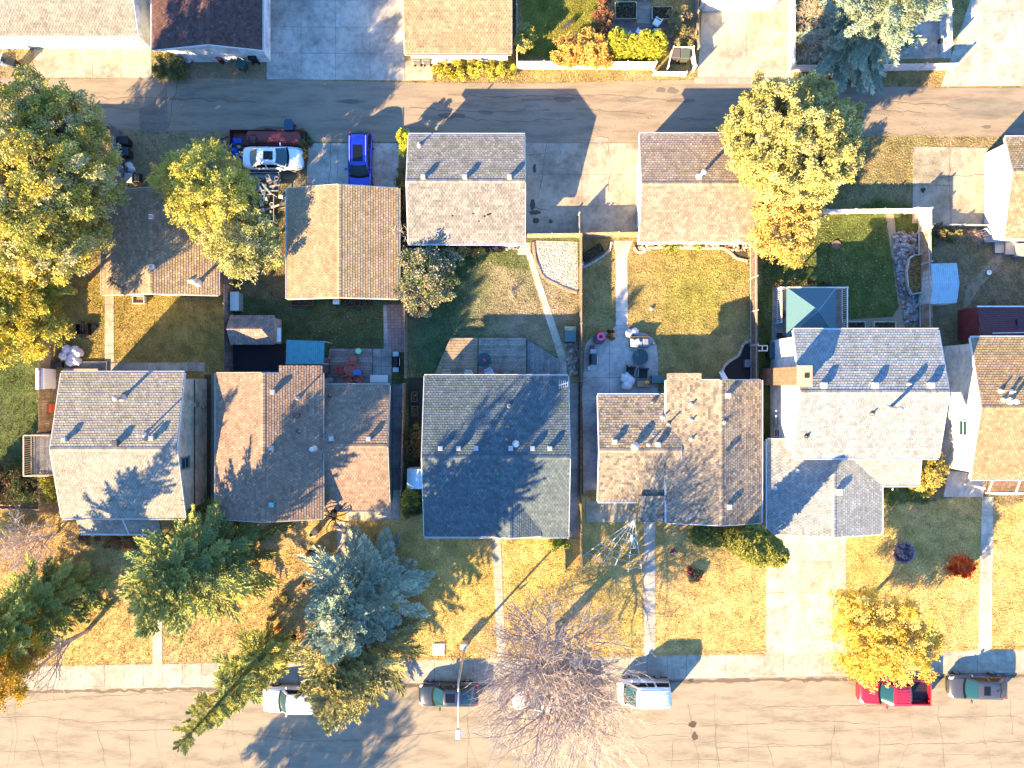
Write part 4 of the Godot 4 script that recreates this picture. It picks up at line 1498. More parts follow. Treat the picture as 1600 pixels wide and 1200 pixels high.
	sheet("soil_bed", "dark planting bed under the lane-side garage eave", [990, 378, 1168, 378, 1168, 406, 1150, 402, 1135, 388, 1060, 387, 1016, 388, 1000, 396, 992, 392], 0.02, Color(0.09, 0.065, 0.05), "soil")
	sheet("soil_bed", "damp bed beneath the middle garage's eave", [640, 376, 808, 376, 806, 392, 720, 398, 640, 392], 0.02, Color(0.06, 0.05, 0.03), "soil", "structure", false)
	sheet("soil_bed", "dark earth strip between the dark-roofed house and its left fence", [638, 590, 662, 590, 662, 735, 638, 735], 0.02, Color(0.04, 0.045, 0.03), "soil")
	sheet("soil_bed", "bare brown strip beside the long property fence", [904, 560, 909, 560, 911, 775, 904, 775], 0.02, Color(0.09, 0.06, 0.05), "soil")
	sheet("gravel_bed", "fan-shaped bed of pale gravel beside the slanting path", [834, 376, 902, 378, 903, 456, 880, 448, 851, 434, 842, 412], 0.03, Color(0.52, 0.47, 0.4), "stone")
	sheet("gravel_pad", "dry earth parking strip with junk trailers", [345, 207, 478, 214, 478, 300, 345, 300], 0.008, Color(0.24, 0.19, 0.12), "soil", "structure", false)
	sheet("earth_verge", "dry dusty verge between the lane and the two bin rows", [165, 203, 345, 206, 345, 290, 205, 290], 0.007, Color(0.33, 0.25, 0.14), "soil", "structure", false)
	sheet("earth_verge", "bare ground between the two upper left garages", [0, 72, 53, 76, 53, 122, 0, 124], 0.01, Color(0.36, 0.27, 0.16), "soil", "structure", false)
	sheet("earth_verge", "trampled strip in front of the brown-roofed garage's bins", [238, 92, 416, 92, 416, 123, 240, 122], 0.01, Color(0.25, 0.2, 0.14), "soil", "structure", false)

# ================================================================ houses
func houses() -> void:
	var white := Color(0.75, 0.75, 0.73)
	# --- left house, grey-beige roof, tan siding
	var t := shades(0.36, 0.325, 0.27, 0.1)
	var tan_ := Color(0.78, 0.6, 0.42)
	var o := thing("house", "left house with grey-beige gable roof and tan siding on its right wall", "house", at(195, 700))
	var r := gable_x(o, 95, 288, 583, 4.6, 702, 5.8, 809, 4.5, t, tan_, Color(0.6, 0.6, 0.58))
	vent(o, 104, 686, r.n); vent(o, 183, 692, r.n, "box", 0.42, 0.5, Color(0.14, 0.13, 0.12)); vent(o, 240, 684, r.n)
	vent(o, 192, 622, r.n, "stack", 0.3, 1.0, Color(0.55, 0.5, 0.46)); vent(o, 226, 679, r.n, "pipe", 0.3, 1.1, Color(0.6, 0.6, 0.6)); vent(o, 226, 687, r.n, "pipe", 0.3, 0.6, Color(0.3, 0.28, 0.25))
	window(o, r.w[2], r.w[1], 0.36, 3.1, 0.8, 1.2, Color(0.25, 0.22, 0.2))
	window(o, r.w[3], r.w[2], 0.3, 2.6, 2.0, 1.3, white); window(o, r.w[3], r.w[2], 0.72, 2.6, 1.4, 1.2, white)
	window(o, r.w[1], r.w[0], 0.3, 2.8, 1.2, 1.1, white); window(o, r.w[1], r.w[0], 0.7, 2.8, 1.2, 1.1, white)
	var b := MB.new()
	b.col = Color(0.05, 0.04, 0.035)
	b.box(Vector3(r.w[2].x + 0.05, 2.2, (r.w[1].z + r.w[2].z) * 0.5), Vector3(0.06, 0.06, r.w[2].z - r.w[1].z - 0.1))
	put(o, "belt_trim", b, M.paint)
	b = MB.new(); b.col = Color(0.6, 0.5, 0.3)
	b.bevel_box(at(304, 632, 2.0) + Vector3(0.14, 0, 0), Vector3(0.2, 0.6, 0.34), 0.04)
	put(o, "meter_box", b, M.metal)
	b = MB.new(); b.col = Color(0.25, 0.25, 0.27)
	b.lathe(at(315, 637, 0.9) + Vector3(0.16, 0, 0), [Vector2(0.0, -0.2), Vector2(0.13, -0.2), Vector2(0.13, 0.15), Vector2(0.0, 0.2)], 12)
	put(o, "gas_meter", b, M.metal)
	# porch lean-to
	var e0 := at(125, 833, 2.7); var e1 := at(253, 834, 2.7)
	var p0 := at(118, 805, 3.5); var p1 := at(252, 808, 3.5)
	p0.z = r.w[3].z; p1.z = r.w[3].z; p0.x = e0.x; p1.x = e1.x
	slope(o, e0, e1, p1, p0, t)
	gutter(o, e0, e1, Vector3(0, 0, 1), white)
	for f in [0.04, 0.5, 0.96]:
		b = MB.new(); b.col = Color(0.7, 0.68, 0.62)
		var q: Vector3 = e0.lerp(e1, f) + Vector3(0, -0.15, -0.3)
		b.box(Vector3(q.x, q.y * 0.5, q.z), Vector3(0.14, q.y, 0.14))
		put(o, "porch_post", b, M.paint)
	b = MB.new(); b.col = Color(0.6, 0.62, 0.65)
	b.bar(p0.lerp(p1, 0.55) + Vector3(0, 0.05, 0), e0.lerp(e1, 0.6) + Vector3(0, 0.05, 0), 0.08, 0.05)
	put(o, "downspout", b, M.paint)
	b = MB.new(); b.col = Color(0.35, 0.33, 0.3)
	b.tube([hit(175, 782, r.s), hit(175, 782, r.s) + Vector3(0, 0.7, 0)], [0.05, 0.04], 8)
	put(o, "vent_pipe", b, M.metal)
	# --- two-part brown house
	t = shades(0.34, 0.235, 0.17, 0.12)
	var brown := Color(0.36, 0.3, 0.22)
	o = thing("house", "two-part brown-roofed house, its left wing higher, right wing lower with a crossing ridge", "house", at(470, 700))
	r = gable_z(o, 583, 811, 338, 3.8, 411, 4.9, 503, 3.8, t, brown, Color(0.5, 0.45, 0.38))
	var q0 := hit(503, 583, r.e)
	slope(o, hit(503.5, 583, r.e), hit(503.5, 571, r.e), hit(436, 571, r.e), hit(436, 583, r.e), t)
	vent(o, 428, 612, r.e); vent(o, 466, 649, r.e, "box", 0.36, 0.5, Color(0.12, 0.1, 0.1)); vent(o, 426, 700, r.e); vent(o, 426, 788, r.e, "box", 0.36, 0.5, Color(0.2, 0.4, 0.42))
	vent(o, 465, 622, r.e, "pipe", 0.3, 0.7); vent(o, 490, 701, r.e, "stack", 0.3, 0.5, Color(0.6, 0.58, 0.55)); vent(o, 467, 674, r.e, "pipe", 0.3, 0.4, Color(0.2, 0.18, 0.17))
	window(o, r.w[3], r.w[2], 0.35, 1.4, 2.0, 1.3, white); window(o, r.w[3], r.w[2], 0.75, 1.4, 1.2, 1.2, white)
	window(o, r.w[1], r.w[0], 0.35, 1.4, 1.4, 1.2, white); window(o, r.w[1], r.w[0], 0.7, 0.1, 1.8, 2.0, white)
	var r2 := gable_x(o, 486, 609, 602, 2.8, 697, 3.9, 797, 2.8, t, Color(0.42, 0.37, 0.26), Color(0.5, 0.45, 0.38), 0.35, 0.18, "nse")
	vent(o, 519, 685, r2.n); vent(o, 577, 685, r2.n); vent(o, 516, 618, r2.n, "pipe", 0.3, 0.5, Color(0.15, 0.13, 0.13))
	window(o, r2.w[3], r2.w[2], 0.55, 0.9, 2.0, 1.3, white); door(o, r2.w[3], r2.w[2], 0.24, 0.95, 2.05, Color(0.25, 0.12, 0.08), 3, "front_door")
	# --- dark roofed house
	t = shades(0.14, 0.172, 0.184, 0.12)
	var cream := Color(0.52, 0.46, 0.36)
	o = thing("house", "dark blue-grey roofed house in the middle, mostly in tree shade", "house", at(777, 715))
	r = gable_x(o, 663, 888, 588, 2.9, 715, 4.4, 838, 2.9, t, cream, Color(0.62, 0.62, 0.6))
	for x in [689, 717, 744, 798, 832, 859]: vent(o, x, 700, r.n, "box", 0.34, 0.5, Color(0.42, 0.45, 0.48))
	vent(o, 806, 694, r.n, "stack", 0.3, 0.45, Color(0.75, 0.75, 0.75)); vent(o, 795, 634, r.n, "pipe", 0.3, 0.6); vent(o, 793, 668, r.n, "pipe", 0.3, 0.6, Color(0.25, 0.25, 0.25)); vent(o, 791, 688, r.n, "pipe", 0.3, 0.5, Color(0.25, 0.25, 0.25))
	# small cross gable over the front door
	var ridge_b := hit(797, 770, r.s)
	var rf := Vector3(ridge_b.x, ridge_b.y, at(797, 841, ridge_b.y).z)
	var ef := Vector3(at(845, 841, 3.0).x, 3.02, rf.z)
	var eb := Vector3(ef.x, 3.02, at(845, 800, 3.0).z)
	var gf := Vector3(at(752, 841, 3.0).x, 3.02, rf.z)
	var gb := Vector3(gf.x, 3.02, eb.z)
	slope(o, ef, eb, ridge_b, rf, t)
	slope(o, gb, gf, rf, ridge_b, t)
	ridge_caps(o, rf, ridge_b, t)
	fascia(o, ef + Vector3(0, 0, 0.03), rf + Vector3(0, 0, 0.03), white); fascia(o, gf + Vector3(0, 0, 0.03), rf + Vector3(0, 0, 0.03), white)
	b = MB.new(); b.col = cream
	b.tri(gf + Vector3(0.3, -0.1, -0.2), rf + Vector3(0, -0.15, -0.2), ef + Vector3(-0.3, -0.1, -0.2))
	put(o, "gable_end", b, M.siding)
	vent(o, 804, 812, r.s, "box", 0.34, 0.6, Color(0.5, 0.5, 0.52))
	window(o, r.w[3], r.w[2], 0.22, 0.9, 2.2, 1.4, white); window(o, r.w[3], r.w[2], 0.84, 1.0, 1.5, 1.2, white); door(o, r.w[3], r.w[2], 0.54, 0.95, 2.05, Color(0.3, 0.08, 0.06), 3, "front_door")
	window(o, r.w[1], r.w[0], 0.25, 1.1, 1.4, 1.1, white); window(o, r.w[1], r.w[0], 0.78, 1.1, 1.4, 1.1, white); door(o, r.w[1], r.w[0], 0.5, 1.8, 2.0, Color(0.6, 0.62, 0.65), 2, "patio_door")
	b = MB.new(); b.col = Color(0.8, 0.8, 0.82)
	var dp := hit(879, 600, r.n)
	b.tube([dp, dp + Vector3(0, 0.8, 0)], [0.03, 0.03], 6)
	b.bar(dp + Vector3(-0.35, 0.8, 0.1), dp + Vector3(0.35, 0.8, -0.1), 0.03, 0.03)
	for i in 5: b.bar(dp + Vector3(-0.3 + i * 0.15, 0.8, 0.35 - i * 0.04), dp + Vector3(-0.3 + i * 0.15, 0.8, -0.35 + i * 0.04), 0.02, 0.02)
	put(o, "tv_aerial", b, M.metal)
	# --- two-ridge house with the web
	t = shades(0.38, 0.3, 0.22, 0.12)
	t.append(Color(0.22, 0.185, 0.16))
	o = thing("house", "house with mottled brown-grey shingles on two crossing ridges, between rope web and patio", "house", at(1060, 710))
	r = gable_x(o, 934, 1060, 618, 2.8, 704, 3.75, 783, 2.8, t, Color(0.6, 0.58, 0.54), white, 0.35, 0.18, "nsw")
	vent(o, 960, 690, r.n, "box", 0.36, 0.5, Color(0.66, 0.64, 0.6)); vent(o, 991, 697, r.n, "turbine", 0.3, 0.5, Color(0.55, 0.52, 0.47)); vent(o, 1013, 695, r.n, "pipe", 0.3, 0.5, Color(0.7, 0.66, 0.55)); vent(o, 1027, 694, r.n, "box", 0.36, 0.5, Color(0.66, 0.66, 0.64))
	vent(o, 1020, 628, r.n, "pipe", 0.3, 0.35, Color(0.2, 0.2, 0.2)); vent(o, 1035, 652, r.n, "pipe", 0.3, 0.6, Color(0.75, 0.75, 0.75))
	window(o, r.w[3], r.w[2], 0.35, 0.9, 2.2, 1.3, white); window(o, r.w[1], r.w[0], 0.3, 1.0, 1.3, 1.1, white); window(o, r.w[0], r.w[3], 0.5, 1.0, 1.1, 1.0, white)
	slope(o, at(996, 815, 2.6), at(1046, 816, 2.6), Vector3(at(1046, 0, 2.6).x, 3.3, at(0, 775, 3.3).z), Vector3(at(996, 0, 2.6).x, 3.3, at(0, 775, 3.3).z), t)
	r2 = gable_z(o, 594, 817, 1042, 3.3, 1127, 4.3, 1189, 3.4, t, Color(0.6, 0.58, 0.54), white)
	slope(o, hit(1042, 583, r2.w_), hit(1042, 594.5, r2.w_), hit(1096, 594.5, r2.w_), hit(1096, 583, r2.w_), t)
	for c in [[1080, 632], [1080, 657], [1080, 686]]: vent(o, c[0], c[1], r2.w_, "pipe", 0.3, 0.45, Color(0.75, 0.72, 0.68))
	vent(o, 1044, 662, r2.w_, "pipe", 0.3, 0.9, Color(0.3, 0.3, 0.3))
	vent(o, 1136, 618, r2.e, "box", 0.38, 0.5, Color(0.72, 0.72, 0.74)); vent(o, 1138, 791, r2.e, "box", 0.36, 0.5, Color(0.62, 0.68, 0.75)); vent(o, 1135, 706, r2.e, "box", 0.3, 0.4, Color(0.12, 0.12, 0.13)); vent(o, 1131, 660, r2.e, "pipe", 0.3, 0.3, Color(0.6, 0.6, 0.6))
	window(o, r2.w[3], r2.w[2], 0.4, 1.0, 2.4, 1.4, white); window(o, r2.w[1], r2.w[0], 0.5, 1.0, 1.8, 1.2, white); door(o, r2.w[3], r2.w[2], 0.1, 0.95, 2.05, Color(0.5, 0.5, 0.5), 3, "front_door")
	# --- white two-storey house with attached garage
	t = shades(0.345, 0.355, 0.355, 0.1)
	o = thing("house", "tall white house with pale grey shingles, brick chimney and attached front garage", "house", at(1340, 680))
	r = gable_x(o, 1240, 1467, 516, 5.5, 613, 6.7, 715, 5.5, t, white, Color(0.78, 0.78, 0.78), 0.4, 0.12)
	for c in [[1285, 602], [1365, 602], [1452, 602]]: vent(o, c[0], c[1], r.n, "box", 0.42, 0.55, Color(0.62, 0.64, 0.66))
	vent(o, 1420, 600, r.n, "pipe", 0.3, 0.5); vent(o, 1362, 646, r.s, "pipe", 0.3, 0.45, Color(0.15, 0.15, 0.15)); vent(o, 1389, 638, r.s, "stack", 0.3, 1.5, Color(0.6, 0.58, 0.52)); vent(o, 1260, 681, r.s, "pipe", 0.3, 0.35, Color(0.06, 0.06, 0.06))
	window(o, r.w[3], r.w[2], 0.3, 3.4, 1.6, 1.2, white); window(o, r.w[3], r.w[2], 0.75, 3.4, 1.6, 1.2, white); window(o, r.w[1], r.w[0], 0.3, 3.4, 1.6, 1.2, white); window(o, r.w[1], r.w[0], 0.7, 0.9, 2.2, 1.6, white)
	window(o, r.w[0], r.w[3], 0.87, 1.0, 0.6, 1.0, white)
	b = MB.new(); b.col = Color(0.6, 0.62, 0.66)
	b.bevel_box(at(1212, 656, 1.2) + Vector3(-0.12, 0, 0), Vector3(0.1, 0.9, 0.8), 0.02)
	put(o, "service_hatch", b, M.metal)
	b = MB.new(); b.col = Color(0.8, 0.8, 0.8)
	for z in [-0.3, 0.1]: b.lathe(at(1214, 648, 2.5) + Vector3(-0.1, 0, z), [Vector2(0, -0.1), Vector2(0.08, -0.06), Vector2(0.08, 0.06), Vector2(0, 0.1)], 10)
	put(o, "wall_vent", b, M.metal)
	# brick chimney against the left wall: courses of single bricks
	var cx: float = r.w[0].x - 0.36
	var cz := at(0, 588, 4.0).z
	var chim := Node3D.new()
	chim.name = "chimney"
	o.add_child(chim)
	b = MB.new(); b.col = Color(0.3, 0.26, 0.23)
	b.box(Vector3(cx, 3.6, cz), Vector3(0.84, 7.2, 1.24))
	b.box(Vector3(cx, 7.22, cz), Vector3(0.98, 0.1, 1.38))
	put(chim, "chimney_core", b, M.stone)
	var bricks := MB.new()
	var yy := 0.05
	var row := 0
	while yy < 7.15:
		for f in 4:
			var ln: float = 0.88 if f % 2 == 0 else 1.28
			var nb := 4 if f % 2 == 0 else 6
			for i in nb:
				var k := rng.randf_range(0.75, 1.25)
				bricks.col = Color(0.33 * k, 0.175 * k, 0.12 * k)
				var u := (i + 0.5 + (0.25 if row % 2 else -0.25) * 0.6) / nb
				u = clampf(u, 0.5 / nb, 1 - 0.5 / nb)
				var off := (u - 0.5) * ln
				var pos := Vector3(cx + off, yy + 0.04, cz + (0.63 if f == 0 else -0.63)) if f % 2 == 0 else Vector3(cx + (0.43 if f == 1 else -0.43), yy + 0.04, cz + off)
				var sz := Vector3(ln / nb - 0.012, 0.085, 0.03) if f % 2 == 0 else Vector3(0.03, 0.085, ln / nb - 0.012)
				bricks.box(pos, sz)
		yy += 0.1
		row += 1
	put(chim, "bricks", bricks, M.stone, false, "stuff")
	b = MB.new(); b.col = Color(0.62, 0.42, 0.26)
	b.bevel_box(Vector3(cx, 7.31, cz), Vector3(1.04, 0.1, 1.44), 0.03)
	put(chim, "chimney_cap", b, M.stone)
	b = MB.new(); b.col = Color(0.03, 0.025, 0.02)
	b.box(Vector3(cx + 0.1, 7.385, cz), Vector3(0.3, 0.06, 0.3))
	put(chim, "flue", b, M.stone)
	# attached garage and porch roofs
	t = shades(0.35, 0.355, 0.35, 0.1)
	r2 = gable_z(o, 686, 835, 1200, 2.8, 1303, 3.8, 1377, 2.8, t, white, Color(0.78, 0.78, 0.78), 0.35, 0.14, "swe")
	door(o, r2.w[3], r2.w[2], 0.42, 4.8, 2.15, Color(0.75, 0.75, 0.75), 5)
	vent(o, 1309, 768, r2.e, "box", 0.44, 0.5, Color(0.8, 0.78, 0.74)); vent(o, 1246, 736, r2.w_, "pipe", 0.3, 0.3, Color(0.75, 0.75, 0.78)); vent(o, 1211, 763, r2.w_, "pipe", 0.3, 0.25, Color(0.75, 0.75, 0.78))
	var h0 := at(1360, 758, 2.8); var h1 := at(1436, 758, 2.8)
	var k1 := at(1441, 712, 3.5); var k0 := at(1330, 712, 3.5)
	k1.x = h1.x - 0.2
	slope(o, h0, h1, k1, k0, t)
	gutter(o, h0, h1, Vector3(0, 0, 1), white)
	fascia(o, h1 + Vector3(0.03, 0, 0), k1 + Vector3(0.03, 0, 0), white)
	b = MB.new(); b.col = white
	b.box(Vector3(h1.x - 0.3, 1.3, h1.z - 0.3), Vector3(0.14, 2.6, 0.14))
	put(o, "porch_post", b, M.paint)
	b = MB.new(); b.col = white
	b.bar(Vector3(at(1396, 0, 0.6).x, 0.5, h0.z - 0.3), Vector3(at(1396, 0, 0.5).x, 0.35, h0.z + 0.75), 0.09, 0.07)
	put(o, "downspout", b, M.paint)
	b = MB.new(); b.col = white
	var wy := [Vector3(h0.x + 1.0, 0, r.w[2].z + 0.08), Vector3(h1.x - 0.3, 0, r.w[2].z + 0.08)]
	b.box((wy[0] + wy[1]) * 0.5 + Vector3(0, 1.2, 0), Vector3(wy[1].x - wy[0].x, 2.4, 0.1))
	put(o, "porch_wall", b, M.siding)
	b = MB.new(); b.col = Color(0.85, 0.85, 0.85)
	var dish := at(1478, 690, 3.4)
	dish.x = r.w[1].x + 0.35
	b.lathe(dish, [Vector2(0.0, -0.08), Vector2(0.2, -0.03), Vector2(0.36, 0.08), Vector2(0.34, 0.09), Vector2(0.18, 0.0), Vector2(0.0, -0.05)], 16)
	b.bar(dish, dish + Vector3(-0.4, -0.3, 0), 0.04, 0.04)
	put(o, "satellite_dish", b, M.paint)
	# --- right-hand house
	t = shades(0.4, 0.28, 0.165, 0.12)
	o = thing("house", "right-hand house with orange-tan shingles and tall white side wall, cut by the frame", "house", at(1580, 640))
	r = gable_x(o, 1517, 1790, 528, 4.3, 637, 5.5, 748, 4.3, t, Color(0.72, 0.68, 0.62), white, 0.4, 0.14)
	vent(o, 1567, 625, r.n, "pipe", 0.3, 0.7, Color(0.8, 0.8, 0.82)); vent(o, 1578, 627, r.n, "stack", 0.3, 0.7, Color(0.82, 0.82, 0.84)); vent(o, 1563, 611, r.n, "pipe", 0.3, 0.5, Color(0.8, 0.8, 0.82)); vent(o, 1580, 612, r.n, "pipe", 0.3, 0.5, Color(0.8, 0.8, 0.82))
	window(o, r.w[0], r.w[3], 0.66, 2.4, 1.1, 0.95, Color(0.75, 0.75, 0.75)); window(o, r.w[3], r.w[2], 0.2, 2.0, 1.8, 1.3, white); window(o, r.w[1], r.w[0], 0.85, 2.0, 1.8, 1.3, white)
	var s0 := at(1540, 769, 2.8); var s1 := at(1790, 769, 2.8)
	slope(o, s0, s1, Vector3(s1.x, 3.4, r.w[3].z), Vector3(s0.x, 3.4, r.w[3].z), shades(0.22, 0.14, 0.1))
	b = MB.new(); b.col = white
	b.bar(s0 + Vector3(0, 0.02, 0.06), s1 + Vector3(0, 0.02, 0.06), 0.1, 0.12)
	for x in [1543, 1586]: b.bar(Vector3(at(x, 0, 2.8).x, 2.88, s0.z), Vector3(at(x + 4, 0, 2.8).x, 3.44, r.w[3].z), 0.1, 0.05)
	put(o, "porch_trim", b, M.paint)
	for x in [s0.x + 0.2, s0.x + 4.0]:
		b = MB.new(); b.col = white
		b.box(Vector3(x, 1.35, s0.z - 0.2), Vector3(0.13, 2.7, 0.13))
		put(o, "porch_post", b, M.paint)
	b = MB.new(); b.col = Color(0.5, 0.48, 0.45)
	b.slab([g2(1546, 750), g2(1620, 750), g2(1620, 772), g2(1546, 772)], -0.1, 0.45)
	put(o, "porch_floor", b, M.concrete)
	# dark red lean-to behind it
	o = thing("lean_to", "dark red ribbed lean-to roof behind the right-hand house", "shed", at(1570, 500))
	var l0 := at(1526, 480, 2.3); var l1 := at(1780, 480, 2.3); var m1 := at(1780, 527, 2.9); var m0 := at(1526, 527, 2.9)
	m0.x = l0.x; m1.x = l1.x
	b = MB.new(); b.col = Color(0.16, 0.055, 0.055)
	b.quad(l0, l1, m1, m0)
	put(o, "roof", b, M.metal)
	for i in 16:
		var rb := MB.new(); rb.col = Color(0.19, 0.065, 0.065)
		var f := (i + 0.5) / 16.0
		rb.bar(l0.lerp(m0, f) + Vector3(0, 0.03, 0), l1.lerp(m1, f) + Vector3(0, 0.03, 0), 0.05, 0.03)
		put(o, "roof_rib", rb, M.metal)
	b = MB.new(); b.col = Color(0.24, 0.05, 0.05)
	b.box(Vector3(l0.x + 0.05, 1.2, (l0.z + m0.z) * 0.5), Vector3(0.08, 2.3, m0.z - l0.z))
	put(o, "side_wall", b, M.siding)
	b = MB.new(); b.col = white
	b.bar(l0 + Vector3(0, 0.05, -0.05), l1 + Vector3(0, 0.05, -0.05), 0.1, 0.1)
	b.bar(m0 + Vector3(0, 0.1, -0.3) + Vector3(0.7, 0, 0), m1 + Vector3(0, 0.15, -0.5), 0.06, 0.06)
	put(o, "gutter", b, M.paint)
	b = MB.new(); b.col = Color(0.12, 0.05, 0.06)
	b.box(at(1602, 508, 2.72), Vector3(1.2, 0.05, 0.9))
	put(o, "roof_patch", b, M.metal)

# ================================================================ garages, sheds
func garages() -> void:
	var white := Color(0.75, 0.75, 0.73)
	var t := shades(0.3, 0.28, 0.245, 0.08)
	var o := thing("garage", "grey-roofed white garage with wide doors at the upper left corner", "garage", at(110, 20))
	var r := gable_x(o, -60, 215, -110, 2.7, -25, 3.7, 56, 2.7, t, white, Color(0.62, 0.64, 0.66), 0.4, 0.16)
	door(o, r.w[3], r.w[2], 0.55, 4.8, 2.2, Color(0.75, 0.74, 0.7), 4); door(o, r.w[3], r.w[2], 0.86, 2.7, 2.2, Color(0.72, 0.73, 0.75), 4); door(o, r.w[3], r.w[2], 0.12, 2.7, 2.2, Color(0.7, 0.7, 0.68), 4)
	t = shades(0.16, 0.09, 0.078, 0.16)
	o = thing("garage", "garage with dark red-brown shingles and white walls beside the lane", "garage", at(325, 20))
	r = gable_z(o, -90, 78, 238, 2.6, 325, 3.5, 410, 2.6, t, white, Color(0.7, 0.7, 0.7), 0.3, 0.16)
	t = shades(0.38, 0.29, 0.18, 0.1)
	o = thing("garage", "garage with light tan shingles at the top of the picture, two grey bins before it", "garage", at(715, 20))
	r = gable_x(o, 632, 799, -70, 2.6, -20, 3.4, 83, 2.5, t, Color(0.74, 0.7, 0.62), Color(0.5, 0.45, 0.38), 0.3, 0.16)
	t = shades(0.45, 0.44, 0.43)
	o = thing("garage", "white garage front just inside the top edge, at the head of the cream driveway", "garage", at(1170, -30))
	r = gable_x(o, 1098, 1232, -150, 2.6, -80, 3.6, -8, 2.7, t, white, white, 0.3, 0.16)
	door(o, r.w[3], r.w[2], 0.5, 4.8, 2.15, Color(0.8, 0.8, 0.8), 4)
	# lane's near side
	t = shades(0.43, 0.315, 0.205, 0.14)
	o = thing("garage", "tan-roofed garage under two trees at the left, pale vents on its right slope", "garage", at(250, 380))
	r = gable_z(o, 298, 461, 160, 2.5, 235, 3.4, 340, 2.4, t, Color(0.5, 0.42, 0.32), Color(0.6, 0.55, 0.48), 0.35)
	vent(o, 239, 340, r.e, "box", 0.32, 0.5, Color(0.75, 0.78, 0.85)); vent(o, 240, 418, r.e, "box", 0.34, 0.5, Color(0.8, 0.8, 0.82)); vent(o, 309, 442, r.e, "stack", 0.3, 0.8, Color(0.8, 0.8, 0.8)); vent(o, 297, 439, r.e, "pipe", 0.3, 0.25, Color(0.8, 0.8, 0.8))
	door(o, r.w[3], r.w[2], 0.45, 0.9, 2.0, white, 2, "side_door")
	var b := MB.new(); b.col = Color(0.08, 0.07, 0.06)
	b.tube([hit(172, 438, r.w_) + Vector3(0, 0.05, 0), hit(185, 446, r.w_) + Vector3(0, 0.04, 0), hit(198, 453, r.w_) + Vector3(0, 0.04, 0)], [0.02, 0.025, 0.02], 5)
	put(o, "cable", b, M.rubber)
	t = shades(0.4, 0.29, 0.18, 0.1)
	o = thing("garage", "garage with plain orange-tan shingles behind the blue hatchback", "garage", at(536, 380))
	r = gable_z(o, 294, 467, 449, 2.6, 530, 3.6, 622, 2.6, t, Color(0.33, 0.27, 0.2), Color(0.62, 0.58, 0.5), 0.4)
	window(o, r.w[3], r.w[2], 0.25, 1.0, 1.2, 0.9, white)
	t = shades(0.31, 0.285, 0.255, 0.14)
	o = thing("garage", "middle garage with brown-grey far slope and three square vents along its ridge", "garage", at(730, 295))
	r = gable_x(o, 638, 820, 211, 2.7, 283, 3.7, 380, 2.7, t, Color(0.55, 0.52, 0.46), Color(0.66, 0.66, 0.66), 0.35)
	for x in [662, 727, 796]: vent(o, x, 278, r.n, "box", 0.32, 0.45, Color(0.75, 0.73, 0.7))
	vent(o, 655, 228, r.n, "pipe", 0.3, 0.7, Color(0.78, 0.75, 0.7))
	b = MB.new(); b.col = Color(0.03, 0.035, 0.045)
	for c in [[764, 335, 0.35], [707, 337, 0.12], [739, 334, 0.1], [748, 346, 0.08], [757, 338, 0.1]]:
		var p := hit(c[0], c[1], r.s)
		b.box(p + Vector3(0, 0.03, 0), Vector3(c[2], 0.03, 0.1), Basis(Vector3.UP, 0.4))
	put(o, "roof_patch", b, M.rubber)
	door(o, r.w[2], r.w[1], 0.5, 2.6, 2.1, white, 4); door(o, r.w[3], r.w[2], 0.9, 0.9, 2.0, white, 2, "side_door")
	t = shades(0.39, 0.3, 0.225, 0.15)
	o = thing("garage", "right-middle garage, brown far slope with one tall white flue, under the round tree", "garage", at(1088, 295))
	r = gable_x(o, 999, 1178, 210, 2.7, 287, 3.7, 378, 2.7, t, Color(0.66, 0.62, 0.56), white, 0.35)
	vent(o, 1093, 276, r.n, "stack", 0.3, 1.2, Color(0.82, 0.8, 0.76))
	door(o, r.w[0], r.w[3], 0.5, 4.6, 2.1, white, 4)
	t = shades(0.45, 0.33, 0.2, 0.2)
	o = thing("garage", "garage at the right edge with white wall and tan ridged roof", "garage", at(1590, 300))
	r = gable_x(o, 1571, 1760, 215, 2.8, 268, 3.6, 373, 2.7, t, Color(0.78, 0.75, 0.7), Color(0.72, 0.66, 0.58), 0.3, 0.16)
	b = MB.new(); b.col = Color(0.35, 0.3, 0.28)
	b.bevel_box(at(1580, 274, 2.1) + Vector3(-0.5, 0, 0), Vector3(0.3, 0.15, 0.14), 0.03)
	put(o, "wall_lamp", b, M.metal)
	# small hip-roofed garden shed of the brown house
	o = thing("garden_shed", "small shed with mauve and tan hipped shingles beside the dark soil bed", "shed", at(394, 515))
	var x0 := at(360, 0, 2.0).x; var x1 := at(429, 0, 2.0).x
	var z0 := at(0, 493, 2.0).z; var z1 := at(0, 538, 2.0).z; var zr := at(0, 514, 2.6).z
	t = shades(0.32, 0.235, 0.2)
	var R0 := Vector3(x0, 2.75, zr); var R1 := Vector3(x1 - 0.7, 2.75, zr)
	slope(o, Vector3(x1, 2.0, z0), Vector3(x0, 2.0, z0), R0, R1, t)
	slope(o, Vector3(x0, 2.0, z1), Vector3(x1, 2.0, z1), R1, R0, t)
	slope(o, Vector3(x1, 2.0, z1), Vector3(x1, 2.0, z0), R1, R1, t)
	var w := [Vector3(x0 + 0.15, 0, z0 + 0.15), Vector3(x1 - 0.15, 0, z0 + 0.15), Vector3(x1 - 0.15, 0, z1 - 0.15), Vector3(x0 + 0.15, 0, z1 - 0.15)]
	for i in 4: wall(o, w[(i + 1) % 4], w[i], 2.0, 2.0, 2.0, 0.5, Color(0.5, 0.42, 0.36))
	b = MB.new(); b.col = Color(0.7, 0.66, 0.62)
	b.bar(at(436, 512, 1.7), at(436, 534, 1.7), 0.3, 0.04)
	put(o, "door_leaf", b, M.paint)
	# pale ribbed metal shed
	o = thing("metal_shed", "pale blue-white metal shed with low gable roof against the tan board fence", "shed", at(1474, 444))
